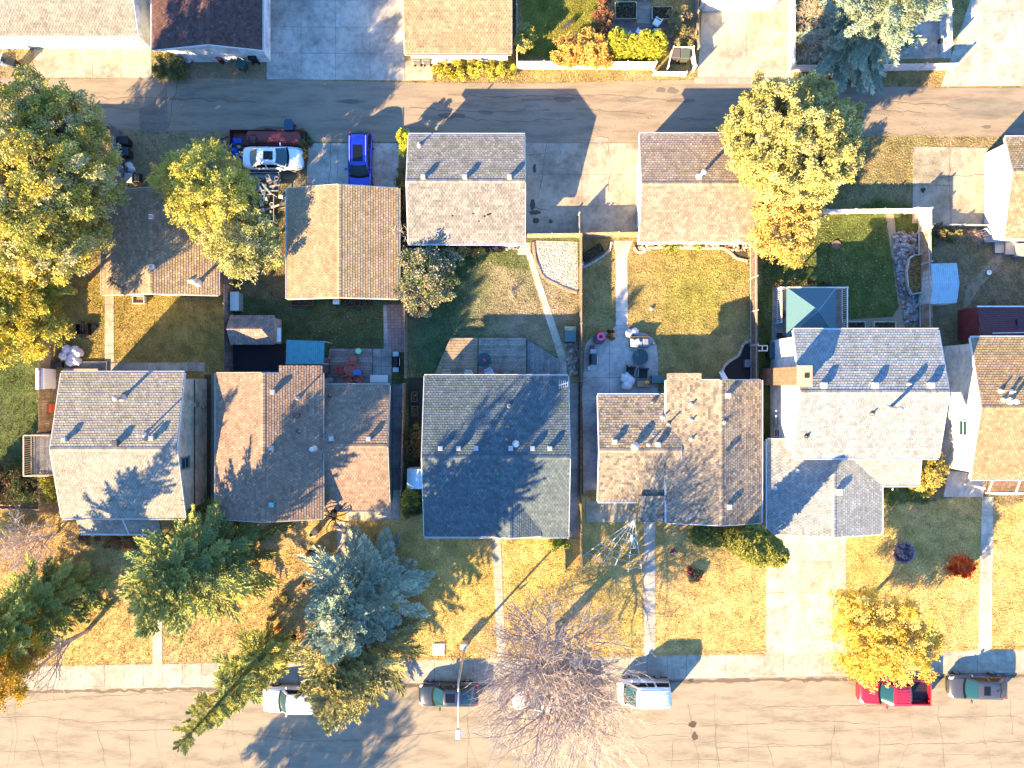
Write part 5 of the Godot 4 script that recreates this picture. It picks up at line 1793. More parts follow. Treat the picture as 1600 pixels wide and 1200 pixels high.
	var a := [at(1454, 412, 1.8), at(1495, 411, 1.8), at(1498, 443, 2.1), at(1454, 443, 2.1), at(1454, 475, 1.8), at(1496, 473, 1.8)]
	a[2].x = a[1].x; a[5].x = a[1].x; a[3].x = a[0].x; a[4].x = a[0].x
	b = MB.new(); b.col = Color(0.42, 0.5, 0.53)
	b.quad(a[0], a[1], a[2], a[3]); b.quad(a[3], a[2], a[5], a[4])
	put(o, "roof", b, M.metal)
	for s in 2:
		for i in 12:
			var rb := MB.new(); rb.col = Color(0.45, 0.54, 0.57)
			var f := (i + 0.5) / 12.0
			var pa: Vector3 = (a[0].lerp(a[1], f) if s == 0 else a[4].lerp(a[5], f)) + Vector3(0, 0.015, 0)
			var pb: Vector3 = a[3].lerp(a[2], f) + Vector3(0, 0.015, 0)
			rb.bar(pa, pb, 0.03, 0.02)
			put(o, "roof_rib", rb, M.metal)
	w = [Vector3(a[0].x + 0.08, 0, a[0].z + 0.08), Vector3(a[1].x - 0.08, 0, a[0].z + 0.08), Vector3(a[1].x - 0.08, 0, a[4].z - 0.08), Vector3(a[0].x + 0.08, 0, a[4].z - 0.08)]
	for i in 4: wall(o, w[(i + 1) % 4], w[i], 1.78, 1.78, 2.06 if i % 2 else 1.78, 0.5, Color(0.6, 0.66, 0.68))
	# teal corrugated deck cover
	o = thing("deck_cover", "teal corrugated canopy on posts behind the brown house", "canopy", at(477, 550))
	var c0 := at(448, 531, 2.5); var c1 := at(507, 533, 2.5); var c2 := at(507, 569, 2.7); var c3 := at(447, 569, 2.7)
	c3.x = c0.x; c2.x = c1.x
	b = MB.new(); b.col = Color(0.09, 0.23, 0.25)
	b.quad(c0, c1, c2, c3)
	put(o, "roof", b, M.metal)
	for i in 18:
		var rb := MB.new(); rb.col = Color(0.1, 0.26, 0.28)
		var f := (i + 0.5) / 18.0
		rb.bar(c0.lerp(c1, f) + Vector3(0, 0.015, 0), c3.lerp(c2, f) + Vector3(0, 0.015, 0), 0.06, 0.03)
		put(o, "roof_rib", rb, M.metal)
	for p in [c0, c1, c2, c3]:
		var ps := MB.new(); ps.col = Color(0.4, 0.36, 0.3)
		ps.box(Vector3(lerpf(p.x, c0.x * 0.5 + c1.x * 0.5, 0.04), p.y * 0.5 - 0.02, lerpf(p.z, c0.z * 0.5 + c3.z * 0.5, 0.04)), Vector3(0.1, p.y - 0.05, 0.1))
		put(o, "post", ps, M.wood)
	# little lean-to bin house by the dark-roofed house
	o = thing("lean_to", "small pale blue lean-to roof at the dark-roofed house's left wall", "shed", at(650, 748))
	b = MB.new(); b.col = Color(0.5, 0.62, 0.68)
	var e := [at(636, 733, 1.5), at(661, 733, 1.9), at(661, 764, 1.9), at(636, 764, 1.5)]
	e[2].x = e[1].x; e[3].x = e[0].x
	b.quad(e[0], e[1], e[2], e[3])
	put(o, "roof", b, M.metal)
	b = MB.new(); b.col = Color(0.7, 0.75, 0.78)
	b.bar(e[0].lerp(e[1], 0.72) + Vector3(0, 0.02, 0), e[3].lerp(e[2], 0.72) + Vector3(0, 0.02, 0), 0.08, 0.05)
	put(o, "roof_seam", b, M.metal)
	for f in [[e[0], e[3]], [e[3], e[2]], [e[0], e[1]]]:
		var wl := MB.new(); wl.col = Color(0.6, 0.6, 0.6)
		var pa: Vector3 = f[0]; var pb: Vector3 = f[1]
		wl.quad(pa, pb, Vector3(pb.x, 0, pb.z), Vector3(pa.x, 0, pa.z))
		put(o, "side_wall", wl, M.siding)
	# blue gazebo
	o = thing("gazebo", "blue four-sided gazebo canopy with one sunlit side, behind the white house", "gazebo", at(1262, 492))
	var gy := 2.3
	var gz := [at(1230, 450, gy), at(1306, 450, gy), at(1306, 526, gy), at(1230, 526, gy)]
	var apex := at(1275, 484, 3.5)
	apex = Vector3((gz[0].x + gz[1].x) * 0.5, 3.5, (gz[0].z + gz[2].z) * 0.5)
	for i in 4:
		var m := MB.new(); m.col = Color(0.1, 0.2, 0.25)
		m.tri(gz[i], gz[(i + 1) % 4], apex)
		m.quad(gz[i], gz[(i + 1) % 4], gz[(i + 1) % 4] - Vector3(0, 0.2, 0), gz[i] - Vector3(0, 0.2, 0))
		put(o, "canopy_panel", m, M.fabric)
		var s := MB.new(); s.col = Color(0.25, 0.35, 0.4)
		s.bar(gz[i] + Vector3(0, 0.02, 0), apex + Vector3(0, 0.03, 0), 0.04, 0.04)
		put(o, "canopy_seam", s, M.metal)
		var ps := MB.new(); ps.col = Color(0.1, 0.1, 0.11)
		ps.box(Vector3(gz[i].x, 1.12, gz[i].z).lerp(Vector3(apex.x, 1.12, apex.z), 0.04), Vector3(0.09, 2.24, 0.09))
		put(o, "post", ps, M.metal)
	# white railing round the gazebo's pad
	o = thing("white_railing", "white baluster railing around the gazebo pad", "railing", at(1210, 450))
	railing(o, [at(1213, 505), at(1213, 452), at(1314, 452), at(1314, 516)], 0.05, 1.0, Color(0.8, 0.8, 0.8), "paint")
	for p in [at(1213, 505), at(1213, 452), at(1314, 452), at(1314, 516)]:
		var m := MB.new(); m.col = Color(0.8, 0.8, 0.8)
		m.bevel_box(p + Vector3(0, 0.58, 0), Vector3(0.12, 1.12, 0.12), 0.03)
		put(o, "post", m, M.paint)

# ================================================================ fences, decks
func yards() -> void:
	var tanw := Color(0.36, 0.28, 0.2)
	var grey := Color(0.26, 0.235, 0.22)
	var vinyl := Color(0.74, 0.72, 0.68)
	fence("wood_fence", "weathered board fence along the left house, under the big yellow-green tree", [86, 390, 83, 672], 1.8, tanw)
	fence("wood_fence", "short board fence below the left house's railed landing", [83, 745, 82, 796], 1.7, tanw)
	fence("wood_fence", "low rail-topped fence running off the left edge beside the dark shrub", [-40, 789, 78, 793], 1.1, Color(0.42, 0.37, 0.33))
	fence("wood_fence", "tall brown board fence between the left lawn and the small shed", [364, 428, 364, 578], 1.8, Color(0.3, 0.24, 0.21))
	fence("wood_fence", "grey fence on the right of the paver walk", [636, 470, 637, 590], 1.6, grey)
	fence("wood_fence", "grey fence between the brown house and the dark-roofed house", [634, 600, 631, 768], 1.6, Color(0.3, 0.27, 0.24))
	fence("wood_fence", "dark narrow fence between the orange-tan garage and the middle garage", [629, 300, 632, 470], 1.6, Color(0.14, 0.11, 0.09))
	fence("wood_fence", "long brown fence from the gravel bed down to the dark-roofed house", [906, 374, 906, 596], 1.7, Color(0.34, 0.25, 0.19))
	fence("wood_fence", "low fence beside the dark-roofed house reaching out over the front lawn", [907, 600, 906, 770, 908, 888], 1.1, Color(0.32, 0.26, 0.2))
	fence("wood_fence", "very short low fence stub on the front lawn by a green bush", [881, 852, 882, 890], 0.9, Color(0.36, 0.3, 0.22))
	fence("wood_fence", "sunlit tan fence across the back of the double driveway", [819, 372, 903, 371, 962, 369], 1.6, Color(0.48, 0.37, 0.25))
	fence("garden_gate", "sunlit tan gate closing the garden path at the double driveway", [964, 370, 997, 369], 1.6, Color(0.5, 0.36, 0.22))
	fence("wood_fence", "grey fence panel dividing the double driveway at its garden end", [903, 339, 903, 368], 1.5, Color(0.4, 0.36, 0.32))
	fence("board_fence", "dark board fence with white capped posts between the patio yard and the green yard", [1171, 384, 1172, 592], 1.8, Color(0.2, 0.16, 0.14), "boards", "", Color(0.5, 0.48, 0.45))
	fence("white_fence", "white panel fence across the back of the green yard", [1190, 336, 1412, 333], 1.5, vinyl, "vinyl")
	fence("white_fence", "pale panel fence closing the upper right corner of the green yard", [1413, 334, 1434, 334, 1434, 362], 1.9, Color(0.6, 0.54, 0.46), "vinyl")
	fence("board_fence", "tall tan board fence with white posts beside the rock bed", [1433, 364, 1435, 516], 1.9, Color(0.42, 0.33, 0.26), "boards", "", Color(0.72, 0.7, 0.68))
	fence("white_fence", "low white fence along the foot of the cracked concrete pad", [1452, 353, 1546, 354], 0.7, vinyl, "vinyl")
	fence("white_fence", "white panel fence between the small lawn and the lane's dry verge", [808, 109, 890, 109, 1020, 110], 1.5, vinyl, "vinyl")
	fence("white_fence", "thin white fence beside the light tan garage at the top", [807, -20, 808, 107], 1.4, Color(0.55, 0.52, 0.48), "vinyl")
	fence("white_fence", "white bin enclosure fence holding two dark bins by the lane", [1040, 113, 1048, 84, 1078, 84, 1082, 113], 1.2, vinyl, "vinyl")
	fence("white_fence", "low white fence in front of the bin enclosure", [1020, 119, 1069, 120], 0.9, vinyl, "vinyl")
	fence("wood_fence", "brown fence between the walled patio and the cream driveway", [1083, -20, 1085, 86], 1.5, Color(0.4, 0.31, 0.24))
	fence("white_fence", "pinkish-white panel fence along the lane beneath the upper blue spruce", [1232, 113, 1484, 110], 1.3, Color(0.72, 0.63, 0.6), "vinyl")
	fence("white_fence", "white fence on the right of the cream driveway, beside bare bushes", [1231, -20, 1232, 110], 1.4, vinyl, "vinyl")
	fence("white_fence", "white fence between the shaded pad and the bright corner driveway", [1466, -20, 1468, 85], 1.7, vinyl, "vinyl")
	fence("wood_fence", "grey-blue board wall shielding two rows of bins near the lane", [190, 207, 199, 292], 1.8, Color(0.27, 0.26, 0.27))
	fence("wood_fence", "dark fence under the big tree facing the lane", [112, 206, 188, 207], 1.4, Color(0.16, 0.12, 0.1))
	# decks
	deck("plank deck with the round red table behind the brown house", [515, 545, 581, 545, 581, 601, 507, 601], 0.25, 13, Color(0.27, 0.235, 0.22))
	deck("left bay of the big back deck, angled at its corner, plain brown planks", [704, 528, 746, 528, 746, 592, 676, 592], 0.6, 15, Color(0.4, 0.29, 0.19))
	deck("middle bay of the big back deck with the round teal table", [748, 528, 822, 528, 822, 592, 748, 592], 0.6, 16, Color(0.34, 0.3, 0.25))
	deck("lower right wing of the big back deck, planks running towards the house", [824, 531, 873, 562, 873, 592, 824, 592], 0.3, 14, Color(0.27, 0.27, 0.26), false)
	deck("low wooden steps at the left house's back door", [104, 565, 167, 565, 167, 592, 104, 592], 0.18, 7, Color(0.4, 0.32, 0.24), true, "wood_steps")
	deck("upper landing of the left house's back steps", [98, 576, 153, 576, 153, 594, 98, 594], 0.5, 5, Color(0.45, 0.34, 0.24), true, "wood_landing")
	var o := deck("railed side landing on the left wall of the left house", [52, 679, 92, 679, 92, 740, 52, 740], 1.5, 12, Color(0.33, 0.29, 0.26), false, "side_landing")
	railing(o, [at(90, 679, 1.5), at(51, 679, 1.5), at(51, 741, 1.5), at(90, 741, 1.5)], 0.0, 1.0, Color(0.55, 0.46, 0.36))
	# wide wooden ramp-like walk along the left fence
	paving("side_walk", "plank walk between the left fence and the left house", [84, 590, 96, 590, 96, 676, 84, 676], 1, 20, Color(0.42, 0.33, 0.2), "wood", 0.05, "plank", 0.12)
	# stone edgings: single stones in a row
	edging("stone_edging", "curved grey kerb stones round the patio yard's lane-side bed", [990, 386, 996, 395, 1004, 395, 1014, 388, 1040, 386, 1080, 388, 1130, 388, 1140, 394, 1150, 404, 1168, 408], 0.24)
	edging("stone_edging", "kerb stones along the small raised bed by the driveway gate", [906, 420, 922, 413, 940, 402, 952, 392, 956, 378], 0.24)
	edging("stone_edging", "kerb stones round the black mulch bed by the dark fence", [1172, 532, 1162, 536, 1158, 545, 1154, 556, 1140, 564, 1131, 572, 1127, 584, 1126, 598], 0.24)
	edging("timber_edging", "tan timber edging round the gravel bed", [833, 378, 836, 405, 848, 434, 880, 450, 902, 458], 0.5, Color(0.42, 0.28, 0.2))
	# rocks in beds, each stone a thing too small to tell apart: stuff
	rocks("river_rocks", "mixed grey and rust river rocks filling the long bed by the tan board fence", [1394, 366, 1410, 362, 1430, 366, 1432, 395, 1420, 405, 1419, 452, 1432, 465, 1434, 510, 1414, 512, 1408, 470, 1400, 430], 620, 0.16)
	rocks("border_rocks", "pale broken stones under the lane-side garage eave", [992, 380, 1168, 380, 1168, 392, 1060, 386, 1000, 393], 150, 0.14, Color(0.45, 0.38, 0.32))
	rocks("border_rocks", "round stones lining the middle garage's back bed", [770, 380, 812, 380, 812, 390, 770, 390], 40, 0.15, Color(0.2, 0.21, 0.22))
	rocks("stone_heap", "heap of dark field stones beside the long brown fence", [884, 536, 902, 536, 903, 586, 890, 586], 120, 0.17, Color(0.3, 0.26, 0.24))
	rocks("gravel", "loose pale gravel of the fan-shaped bed", [836, 380, 900, 380, 901, 452, 880, 445, 852, 431, 844, 410], 1400, 0.05, Color(0.55, 0.5, 0.43))
	rocks("rubble", "small rubble on the upper right fence's lane side", [1275, 104, 1318, 106, 1315, 122, 1296, 126, 1278, 116], 70, 0.14, Color(0.4, 0.42, 0.46))

func edging(called: String, label: String, pts: Array, step: float, col := Color(0.46, 0.39, 0.32)) -> void:
	var p := PackedVector3Array()
	var c := Curve3D.new()
	for i in range(0, pts.size(), 2): c.add_point(at(pts[i], pts[i + 1]))
	var o := thing(called, label, "edging", at(pts[0], pts[1]))
	var l := c.get_baked_length()
	var n := int(l / step)
	for i in n:
		var a := c.sample_baked(l * i / n)
		var b := c.sample_baked(l * (i + 1) / n)
		var x := (b - a).normalized()
		var m := MB.new()
		var k := rng.randf_range(0.85, 1.15)
		m.col = Color(col.r * k, col.g * k, col.b * k)
		m.bevel_box(Vector3(0, 0.05, 0), Vector3(a.distance_to(b) - 0.015, 0.16, 0.2), 0.025)
		var q := put_local(o, "stone" if called != "timber_edging" else "timber", m, M.stone if called != "timber_edging" else M.wood, false, "", i)
		q.transform = Transform3D(Basis(x, Vector3.UP, x.cross(Vector3.UP)), (a + b) * 0.5 - o.position)

var rock_mesh: ArrayMesh
func rocks(called: String, label: String, pts: Array, n: int, size: float, col := Color(0.3, 0.29, 0.3)) -> void:
	if rock_mesh == null:
		var b := MB.new()
		var sp := []
		for j in 5:
			var row := []
			for k in 8:
				var th := PI * j / 4
				var a := TAU * k / 8
				var d := Vector3(sin(th) * cos(a), cos(th), sin(th) * sin(a))
				row.append(d * (1.0 + 0.5 * noise.get_noise_3dv(d * 110.0)) * Vector3(1.1, 0.7, 0.85))
			sp.append(row)
		b.grid(sp, true)
		rock_mesh = b.mesh()
	var poly := PackedVector2Array()
	for i in range(0, pts.size(), 2): poly.append(g2(pts[i], pts[i + 1]))
	paved.append(poly)
	var r := Rect2(poly[0], Vector2.ZERO)
	for p in poly: r = r.expand(p)
	var xf := []
	var cols := []
	var tries := 0
	while xf.size() < n and tries < n * 8:
		tries += 1
		var p := Vector2(rng.randf_range(r.position.x, r.end.x), rng.randf_range(r.position.y, r.end.y))
		if not Geometry2D.is_point_in_polygon(p, poly): continue
		var s := size * rng.randf_range(0.45, 1.1)
		xf.append(Transform3D((Basis(Vector3.UP, rng.randf() * TAU) * Basis(Vector3.RIGHT, rng.randf_range(-0.4, 0.4))).scaled(Vector3.ONE * s), Vector3(p.x, s * 0.35 + 0.03, p.y)))
		var q := rng.randf_range(0.45, 1.5)
		var c := Color(col.r * q, col.g * q, col.b * q)
		if size > 0.1 and rng.randf() < 0.18: c = Color(0.34 * q, 0.17 * q, 0.1 * q)
		cols.append(c)
	tag(scatter(self, called, rock_mesh, M.stone, xf, cols, "stuff"), label, "rocks")

# ================================================================ trees and shrubs
func plants() -> void:
	var yg := [Color(0.58, 0.48, 0.09), Color(0.42, 0.39, 0.09), Color(0.58, 0.44, 0.07), Color(0.3, 0.31, 0.08), Color(0.52, 0.46, 0.22), Color(0.46, 0.42, 0.18)]
	var pale := [Color(0.54, 0.5, 0.18), Color(0.46, 0.43, 0.14), Color(0.6, 0.52, 0.24), Color(0.38, 0.37, 0.12)]
	var elm := [Color(0.54, 0.48, 0.17), Color(0.46, 0.42, 0.14), Color(0.6, 0.52, 0.23), Color(0.36, 0.33, 0.1)]
	var gold := [Color(0.8, 0.58, 0.1), Color(0.72, 0.5, 0.08), Color(0.82, 0.64, 0.22), Color(0.64, 0.47, 0.09)]
	var oran := [Color(0.6, 0.32, 0.07), Color(0.62, 0.42, 0.1), Color(0.5, 0.4, 0.09), Color(0.66, 0.38, 0.12)]
	var olive := [Color(0.34, 0.3, 0.18), Color(0.22, 0.24, 0.11), Color(0.4, 0.34, 0.22), Color(0.15, 0.18, 0.08)]
	var dark := [Color(0.09, 0.11, 0.04), Color(0.13, 0.15, 0.05), Color(0.16, 0.13, 0.05), Color(0.2, 0.1, 0.06)]
	var green := [Color(0.29, 0.32, 0.09), Color(0.35, 0.36, 0.1), Color(0.44, 0.4, 0.11), Color(0.2, 0.25, 0.09)]
	var greeny := [Color(0.38, 0.36, 0.08), Color(0.3, 0.32, 0.08), Color(0.48, 0.42, 0.09), Color(0.22, 0.24, 0.07)]
	var blue := [Color(0.3, 0.37, 0.27), Color(0.38, 0.43, 0.3), Color(0.21, 0.29, 0.22), Color(0.48, 0.48, 0.32)]
	# big trees at the left
	leafy("broadleaf_tree", "huge yellow-green tree at the upper left, spreading over the lane", "tree", 112, 300, [[25, 195, 9.5, 3.0], [100, 205, 9, 2.6], [45, 280, 11, 3.6], [108, 285, 9, 2.9], [60, 360, 10, 3.2], [128, 350, 7, 1.9], [20, 330, 10, 3.0], [60, 300, 5, 3.0], [100, 255, 5, 2.2], [25, 390, 5, 2.5]], yg, 0.85, 0.78, Color(0.2, 0.16, 0.12), 0.32)
	leafy("broadleaf_tree", "bright yellow tree at the left edge below the huge one", "tree", 118, 455, [[22, 440, 8, 2.9], [45, 505, 7, 2.2], [-15, 500, 8, 2.8], [72, 440, 6, 1.5]], [Color(0.56, 0.44, 0.05), Color(0.46, 0.4, 0.07), Color(0.62, 0.46, 0.06), Color(0.34, 0.34, 0.08)], 0.9, 0.78, Color(0.2, 0.16, 0.12), 0.24)
	leafy("broadleaf_tree", "two-lobed pale yellow-green tree over the left tan garage", "tree", 372, 340, [[285, 285, 6.5, 1.9], [335, 265, 6.2, 1.9], [305, 320, 6.5, 1.9], [362, 300, 5.2, 1.6], [272, 275, 4, 1.4], [312, 312, 4, 1.5]], [Color(0.58, 0.5, 0.09), Color(0.5, 0.46, 0.1), Color(0.62, 0.52, 0.13), Color(0.4, 0.39, 0.1)], 0.75, 0.7, Color(0.24, 0.2, 0.15), 0.17)
	leafy("broadleaf_tree", "paler grey-green tree joined to the yellow one beside the left tan garage", "tree", 405, 398, [[350, 380, 4.6, 1.7], [392, 365, 4, 1.7], [378, 405, 4.2, 1.4], [415, 395, 3.5, 1.2]], pale, 0.8, 0.7, Color(0.24, 0.2, 0.15), 0.15)
	leafy("broadleaf_tree", "large round pale yellow-green tree beside the lane at the upper right", "tree", 1196, 268, [[1215, 185, 6.5, 2.6], [1285, 200, 6, 2.5], [1190, 232, 6, 2.4], [1255, 245, 7, 2.9], [1305, 235, 5.5, 1.9], [1225, 275, 5.5, 2.0], [1262, 155, 5.5, 1.7], [1165, 205, 5.5, 1.5]], elm, 1.1, 0.72, Color(0.2, 0.16, 0.12), 0.26, "", 0.7, 0.42)
	leafy("broadleaf_tree", "small orange-yellow tree behind the white fence of the green yard", "tree", 1216, 358, [[1215, 335, 3.6, 1.4], [1250, 345, 3.6, 1.5], [1210, 375, 3.4, 1.4], [1238, 385, 3, 1.2]], [Color(0.64, 0.46, 0.12), Color(0.56, 0.44, 0.14), Color(0.66, 0.4, 0.1), Color(0.7, 0.54, 0.2)], 0.9, 0.8, Color(0.2, 0.16, 0.12), 0.12)
	leafy("broadleaf_tree", "golden tree on the right front lawn overhanging the red pickup", "tree", 1338, 955, [[1350, 960, 4.6, 2.0], [1400, 985, 5, 2.3], [1345, 1010, 4.6, 2.0], [1410, 1024, 4.4, 1.8], [1362, 1034, 4, 1.5], [1438, 1000, 4, 1.3]], gold, 0.75, 0.72, Color(0.22, 0.17, 0.12), 0.17)
	leafy("birch_tree", "leaning white-barked birch with orange-gold leaves at the lower left", "tree", 134, 988, [[25, 1005, 6.5, 2.0], [-20, 1050, 8, 2.4], [20, 1060, 8, 1.2], [45, 985, 5, 1.2]], [Color(0.64, 0.36, 0.03), Color(0.6, 0.42, 0.05), Color(0.5, 0.32, 0.04)], 0.7, 0.75, Color(0.6, 0.55, 0.5), 0.14)
	bare("bare_birch", "bare whitish birch stem leaning out towards the lower left corner", "tree", 138, 985, 9.5, 0.6, 4, [9, 5, 4], 0.13, Color(0.62, 0.56, 0.52), Color(0.5, 0.42, 0.4), 0.4, 0.012)
	# conifers
	spruce("spruce_tree", "wide dark green spruce in front of the left house", 352, 860, 13.0, 4.7, green, Vector3.ZERO, 0.68, 0.5, 1.2)
	spruce("spruce_tree", "big blue spruce on the front lawn left of the dark-roofed house", 584, 906, 13.5, 3.9, blue, Vector3.ZERO, 0.66, 0.5, 1.3)
	spruce("spruce_tree", "tall narrow green spruce leaning out over the street at the lower left", 432, 1000, 16.5, 2.2, greeny, Vector3.ZERO, 0.7, 1.4, 0.85)
	spruce("spruce_tree", "green spruce at the left edge of the front lawns", 112, 925, 14.0, 3.0, greeny, Vector3.ZERO, 0.75, 0.8, 1.15)
	spruce("spruce_tree", "blue spruce beyond the lane at the upper right", 1322, 78, 13.0, 3.7, blue, Vector3.ZERO, 0.75, 0.5, 1.3)
	spruce("spruce_tree", "olive-green spruce between the blue spruce and the street", 574, 984, 12.5, 3.9, [Color(0.4, 0.34, 0.12), Color(0.3, 0.28, 0.1), Color(0.48, 0.4, 0.15), Color(0.22, 0.21, 0.08)], Vector3.ZERO, 0.55, 0.6, 1.3)
	# bare trees
	bare("bare_tree", "large bare tree with pale pink-grey twigs over the pavement and parked cars", "tree", 874, 978, 12.8, 0.97, 6, [11, 7, 6, 5, 3], 0.42, Color(0.32, 0.25, 0.22), Color(0.54, 0.44, 0.39), 0.5, 0.013, Vector3(0.02, 0, 0.13))
	leafy("broadleaf_tree", "broadleaf street tree across the street, its shade on the road's left", "tree", 150, 1440, [[120, 1640, 9, 2.6], [90, 1600, 9, 2.2], [140, 1690, 10, 2.2], [110, 1560, 8, 2.0]], olive, 0.45, 0.9, Color(0.2, 0.16, 0.12), 0.22)
	bare("bare_tree", "bare street tree on the far side of the street, its streaky shade on the road", "tree", 340, 1450, 11.0, 0.95, 5, [9, 7, 6, 5], 0.26, Color(0.34, 0.27, 0.24), Color(0.5, 0.42, 0.38), 0.25, 0.016)
	bare("bare_tree", "pale bare bushy tree at the left house's front corner", "tree", 88, 835, 5.2, 1.05, 5, [9, 6, 6, 5], 0.1, Color(0.4, 0.33, 0.3), Color(0.62, 0.5, 0.45), 0.1, 0.01)
	bare("bare_tree", "small bare tree between the orange-tan garage and the middle garage", "tree", 640, 376, 4.6, 0.9, 4, [6, 5, 4], 0.06, Color(0.5, 0.42, 0.36), Color(0.62, 0.52, 0.44), 0.15, 0.012)
	bare("bare_bush", "bare light-brown bush beside the cream driveway", "shrub", 1258, 85, 3.6, 1.0, 5, [7, 5, 5, 4], 0.06, Color(0.42, 0.33, 0.24), Color(0.58, 0.46, 0.34), 0.05, 0.01)
	bare("bare_bush", "second bare bush higher up against the white fence", "shrub", 1252, 30, 3.8, 1.0, 5, [7, 5, 5, 4], 0.06, Color(0.42, 0.33, 0.24), Color(0.58, 0.46, 0.34), 0.05, 0.01)
	bare("bare_bush", "small pinkish bare bush in the right-hand back yard", "shrub", 1516, 372, 1.7, 1.1, 4, [8, 6, 5], 0.04, Color(0.4, 0.28, 0.22), Color(0.62, 0.42, 0.34), 0.05, 0.009)
	bare("bare_bush", "bare grey bush at the pavement left of the olive tree", "shrub", 462, 1010, 1.8, 1.1, 4, [9, 6, 5], 0.03, Color(0.4, 0.33, 0.28), Color(0.5, 0.4, 0.34), 0.05, 0.009)
	bare("bare_bush", "low bare shrub with red berries under the big bare tree", "shrub", 925, 985, 1.8, 1.1, 4, [9, 6, 5], 0.03, Color(0.4, 0.25, 0.2), Color(0.55, 0.3, 0.2), 0.05, 0.009)
	bare("bare_bush", "dry bare shrub inside the middle back yard", "shrub", 796, 460, 0.9, 1.2, 4, [8, 5, 5], 0.02, Color(0.5, 0.4, 0.3), Color(0.58, 0.48, 0.36), 0.05, 0.007)
	# cedars and junipers
	cedar("juniper", "low spreading juniper at the front of the two-ridge house, left of two", 1104, 832, [[0, 0, 1.2, 0.8], [-0.7, 0.2, 0.9, 0.6], [0.6, 0.2, 1.1, 0.7]], green, 420)
	cedar("juniper", "juniper by the two-ridge house with a drooping edge, right of two", 1160, 838, [[0, 0, 1.6, 0.9], [0.5, 0.5, 1.2, 0.8], [-0.5, 0.4, 1.2, 0.8]], green, 420)
	cedar("columnar_cedar", "columnar cedar leaning over the white driveway's edge", 1152, 828, [[0, 0, 9.0, 0.95]], greeny, 2600)
	cedar("columnar_cedar", "second, shorter columnar cedar beside the white driveway", 1138, 834, [[0, 0, 8.0, 0.8]], greeny, 2000)
	for c in [[958, 84, 3.0, 0.75, "bright yellow-green cedar, leftmost of the row by the walled patio"], [980, 88, 2.6, 0.6, "yellow-green cedar, second in the row by the walled patio"], [998, 86, 2.9, 0.7, "yellow-green cedar, third in the row by the walled patio"], [1016, 88, 3.0, 0.8, "yellow-green cedar nearest the bin enclosure"]]:
		cedar("yellow_cedar", c[4], c[0], c[1], [[0, 0, c[2], c[3]]], [Color(0.42, 0.42, 0.05), Color(0.32, 0.34, 0.05), Color(0.52, 0.46, 0.07)], 560, "cedars beside the walled patio")
	# shrubs
	leafy("orange_shrub", "orange-leaved shrub behind the white fence beyond the lane", "shrub", 912, 92, [[895, 80, 1.8, 1.1], [925, 75, 2, 1.2], [940, 88, 1.6, 0.9], [880, 88, 1.4, 0.7]], oran, 1.2, 0.7, Color(0.2, 0.15, 0.1), 0.05)
	leafy("russet_hedge", "tall narrow russet hedge between the small lawn and the walled patio", "hedge", 940, 30, [[941, 0, 1.6, 0.6], [942, 22, 1.6, 0.6], [942, 42, 1.5, 0.6], [941, 58, 1.5, 0.5]], [Color(0.32, 0.13, 0.07), Color(0.4, 0.2, 0.1), Color(0.25, 0.12, 0.06)], 1.4, 0.7, Color(0.2, 0.15, 0.1), 0.03)
	leafy("green_shrub", "green shrub in the corner between the tan garage and the white fence", "shrub", 820, 72, [[820, 66, 1.4, 0.7], [824, 50, 1.2, 0.5]], yg, 1.3, 0.7, Color(0.2, 0.15, 0.1), 0.03)
	leafy("straggly_shrub", "straggly brown shrub beside the two bins' enclosure", "shrub", 1056, 62, [[1050, 55, 1.6, 0.9], [1066, 40, 1.6, 0.8], [1062, 20, 1.6, 0.7], [1075, 55, 1.4, 0.6]], [Color(0.3, 0.22, 0.12), Color(0.36, 0.28, 0.12), Color(0.2, 0.18, 0.07)], 0.6, 0.65, Color(0.25, 0.2, 0.15), 0.04)
	leafy("olive_shrub", "grey-green broad bush between the orange-tan garage and the back lawn", "shrub", 668, 440, [[655, 415, 2.6, 1.3], [680, 440, 2.4, 1.4], [645, 455, 2.4, 1.1], [690, 412, 2, 1.0], [655, 480, 1.8, 0.8]], olive, 1.2, 0.9, Color(0.2, 0.15, 0.1), 0.07)
	leafy("brown_shrub", "rust-tinged shrub under the middle garage's eave", "shrub", 722, 392, [[715, 384, 1.4, 0.8], [745, 386, 1.2, 0.7], [700, 395, 1.0, 0.6]], [Color(0.3, 0.18, 0.08), Color(0.26, 0.25, 0.08), Color(0.4, 0.34, 0.12)], 0.8, 0.7, Color(0.2, 0.15, 0.1), 0.04)
	leafy("dark_hedge", "dark reddish-green hedge at the left edge below the railed landing", "hedge", 30, 758, [[10, 752, 1.4, 1.3], [35, 760, 1.3, 1.2], [-20, 760, 1.5, 1.4], [55, 765, 1, 0.6]], dark, 1.3, 0.85, Color(0.15, 0.1, 0.07), 0.05)
	leafy("green_shrub", "yellow-green shrub at the lower left corner of the left house", "shrub", 82, 762, [[76, 758, 1.2, 0.7], [80, 772, 1.0, 0.5]], [Color(0.26, 0.26, 0.06), Color(0.4, 0.36, 0.06)], 1.3, 0.75, Color(0.15, 0.1, 0.07), 0.03)
	leafy("golden_shrub", "gold-green ragged shrub at the left edge beneath the low fence", "shrub", 20, 830, [[10, 820, 1.2, 1.0], [30, 835, 0.9, 0.7], [-5, 845, 1, 0.9]], [Color(0.5, 0.4, 0.07), Color(0.4, 0.36, 0.08), Color(0.3, 0.3, 0.08)], 0.7, 0.7, Color(0.15, 0.1, 0.07), 0.03)
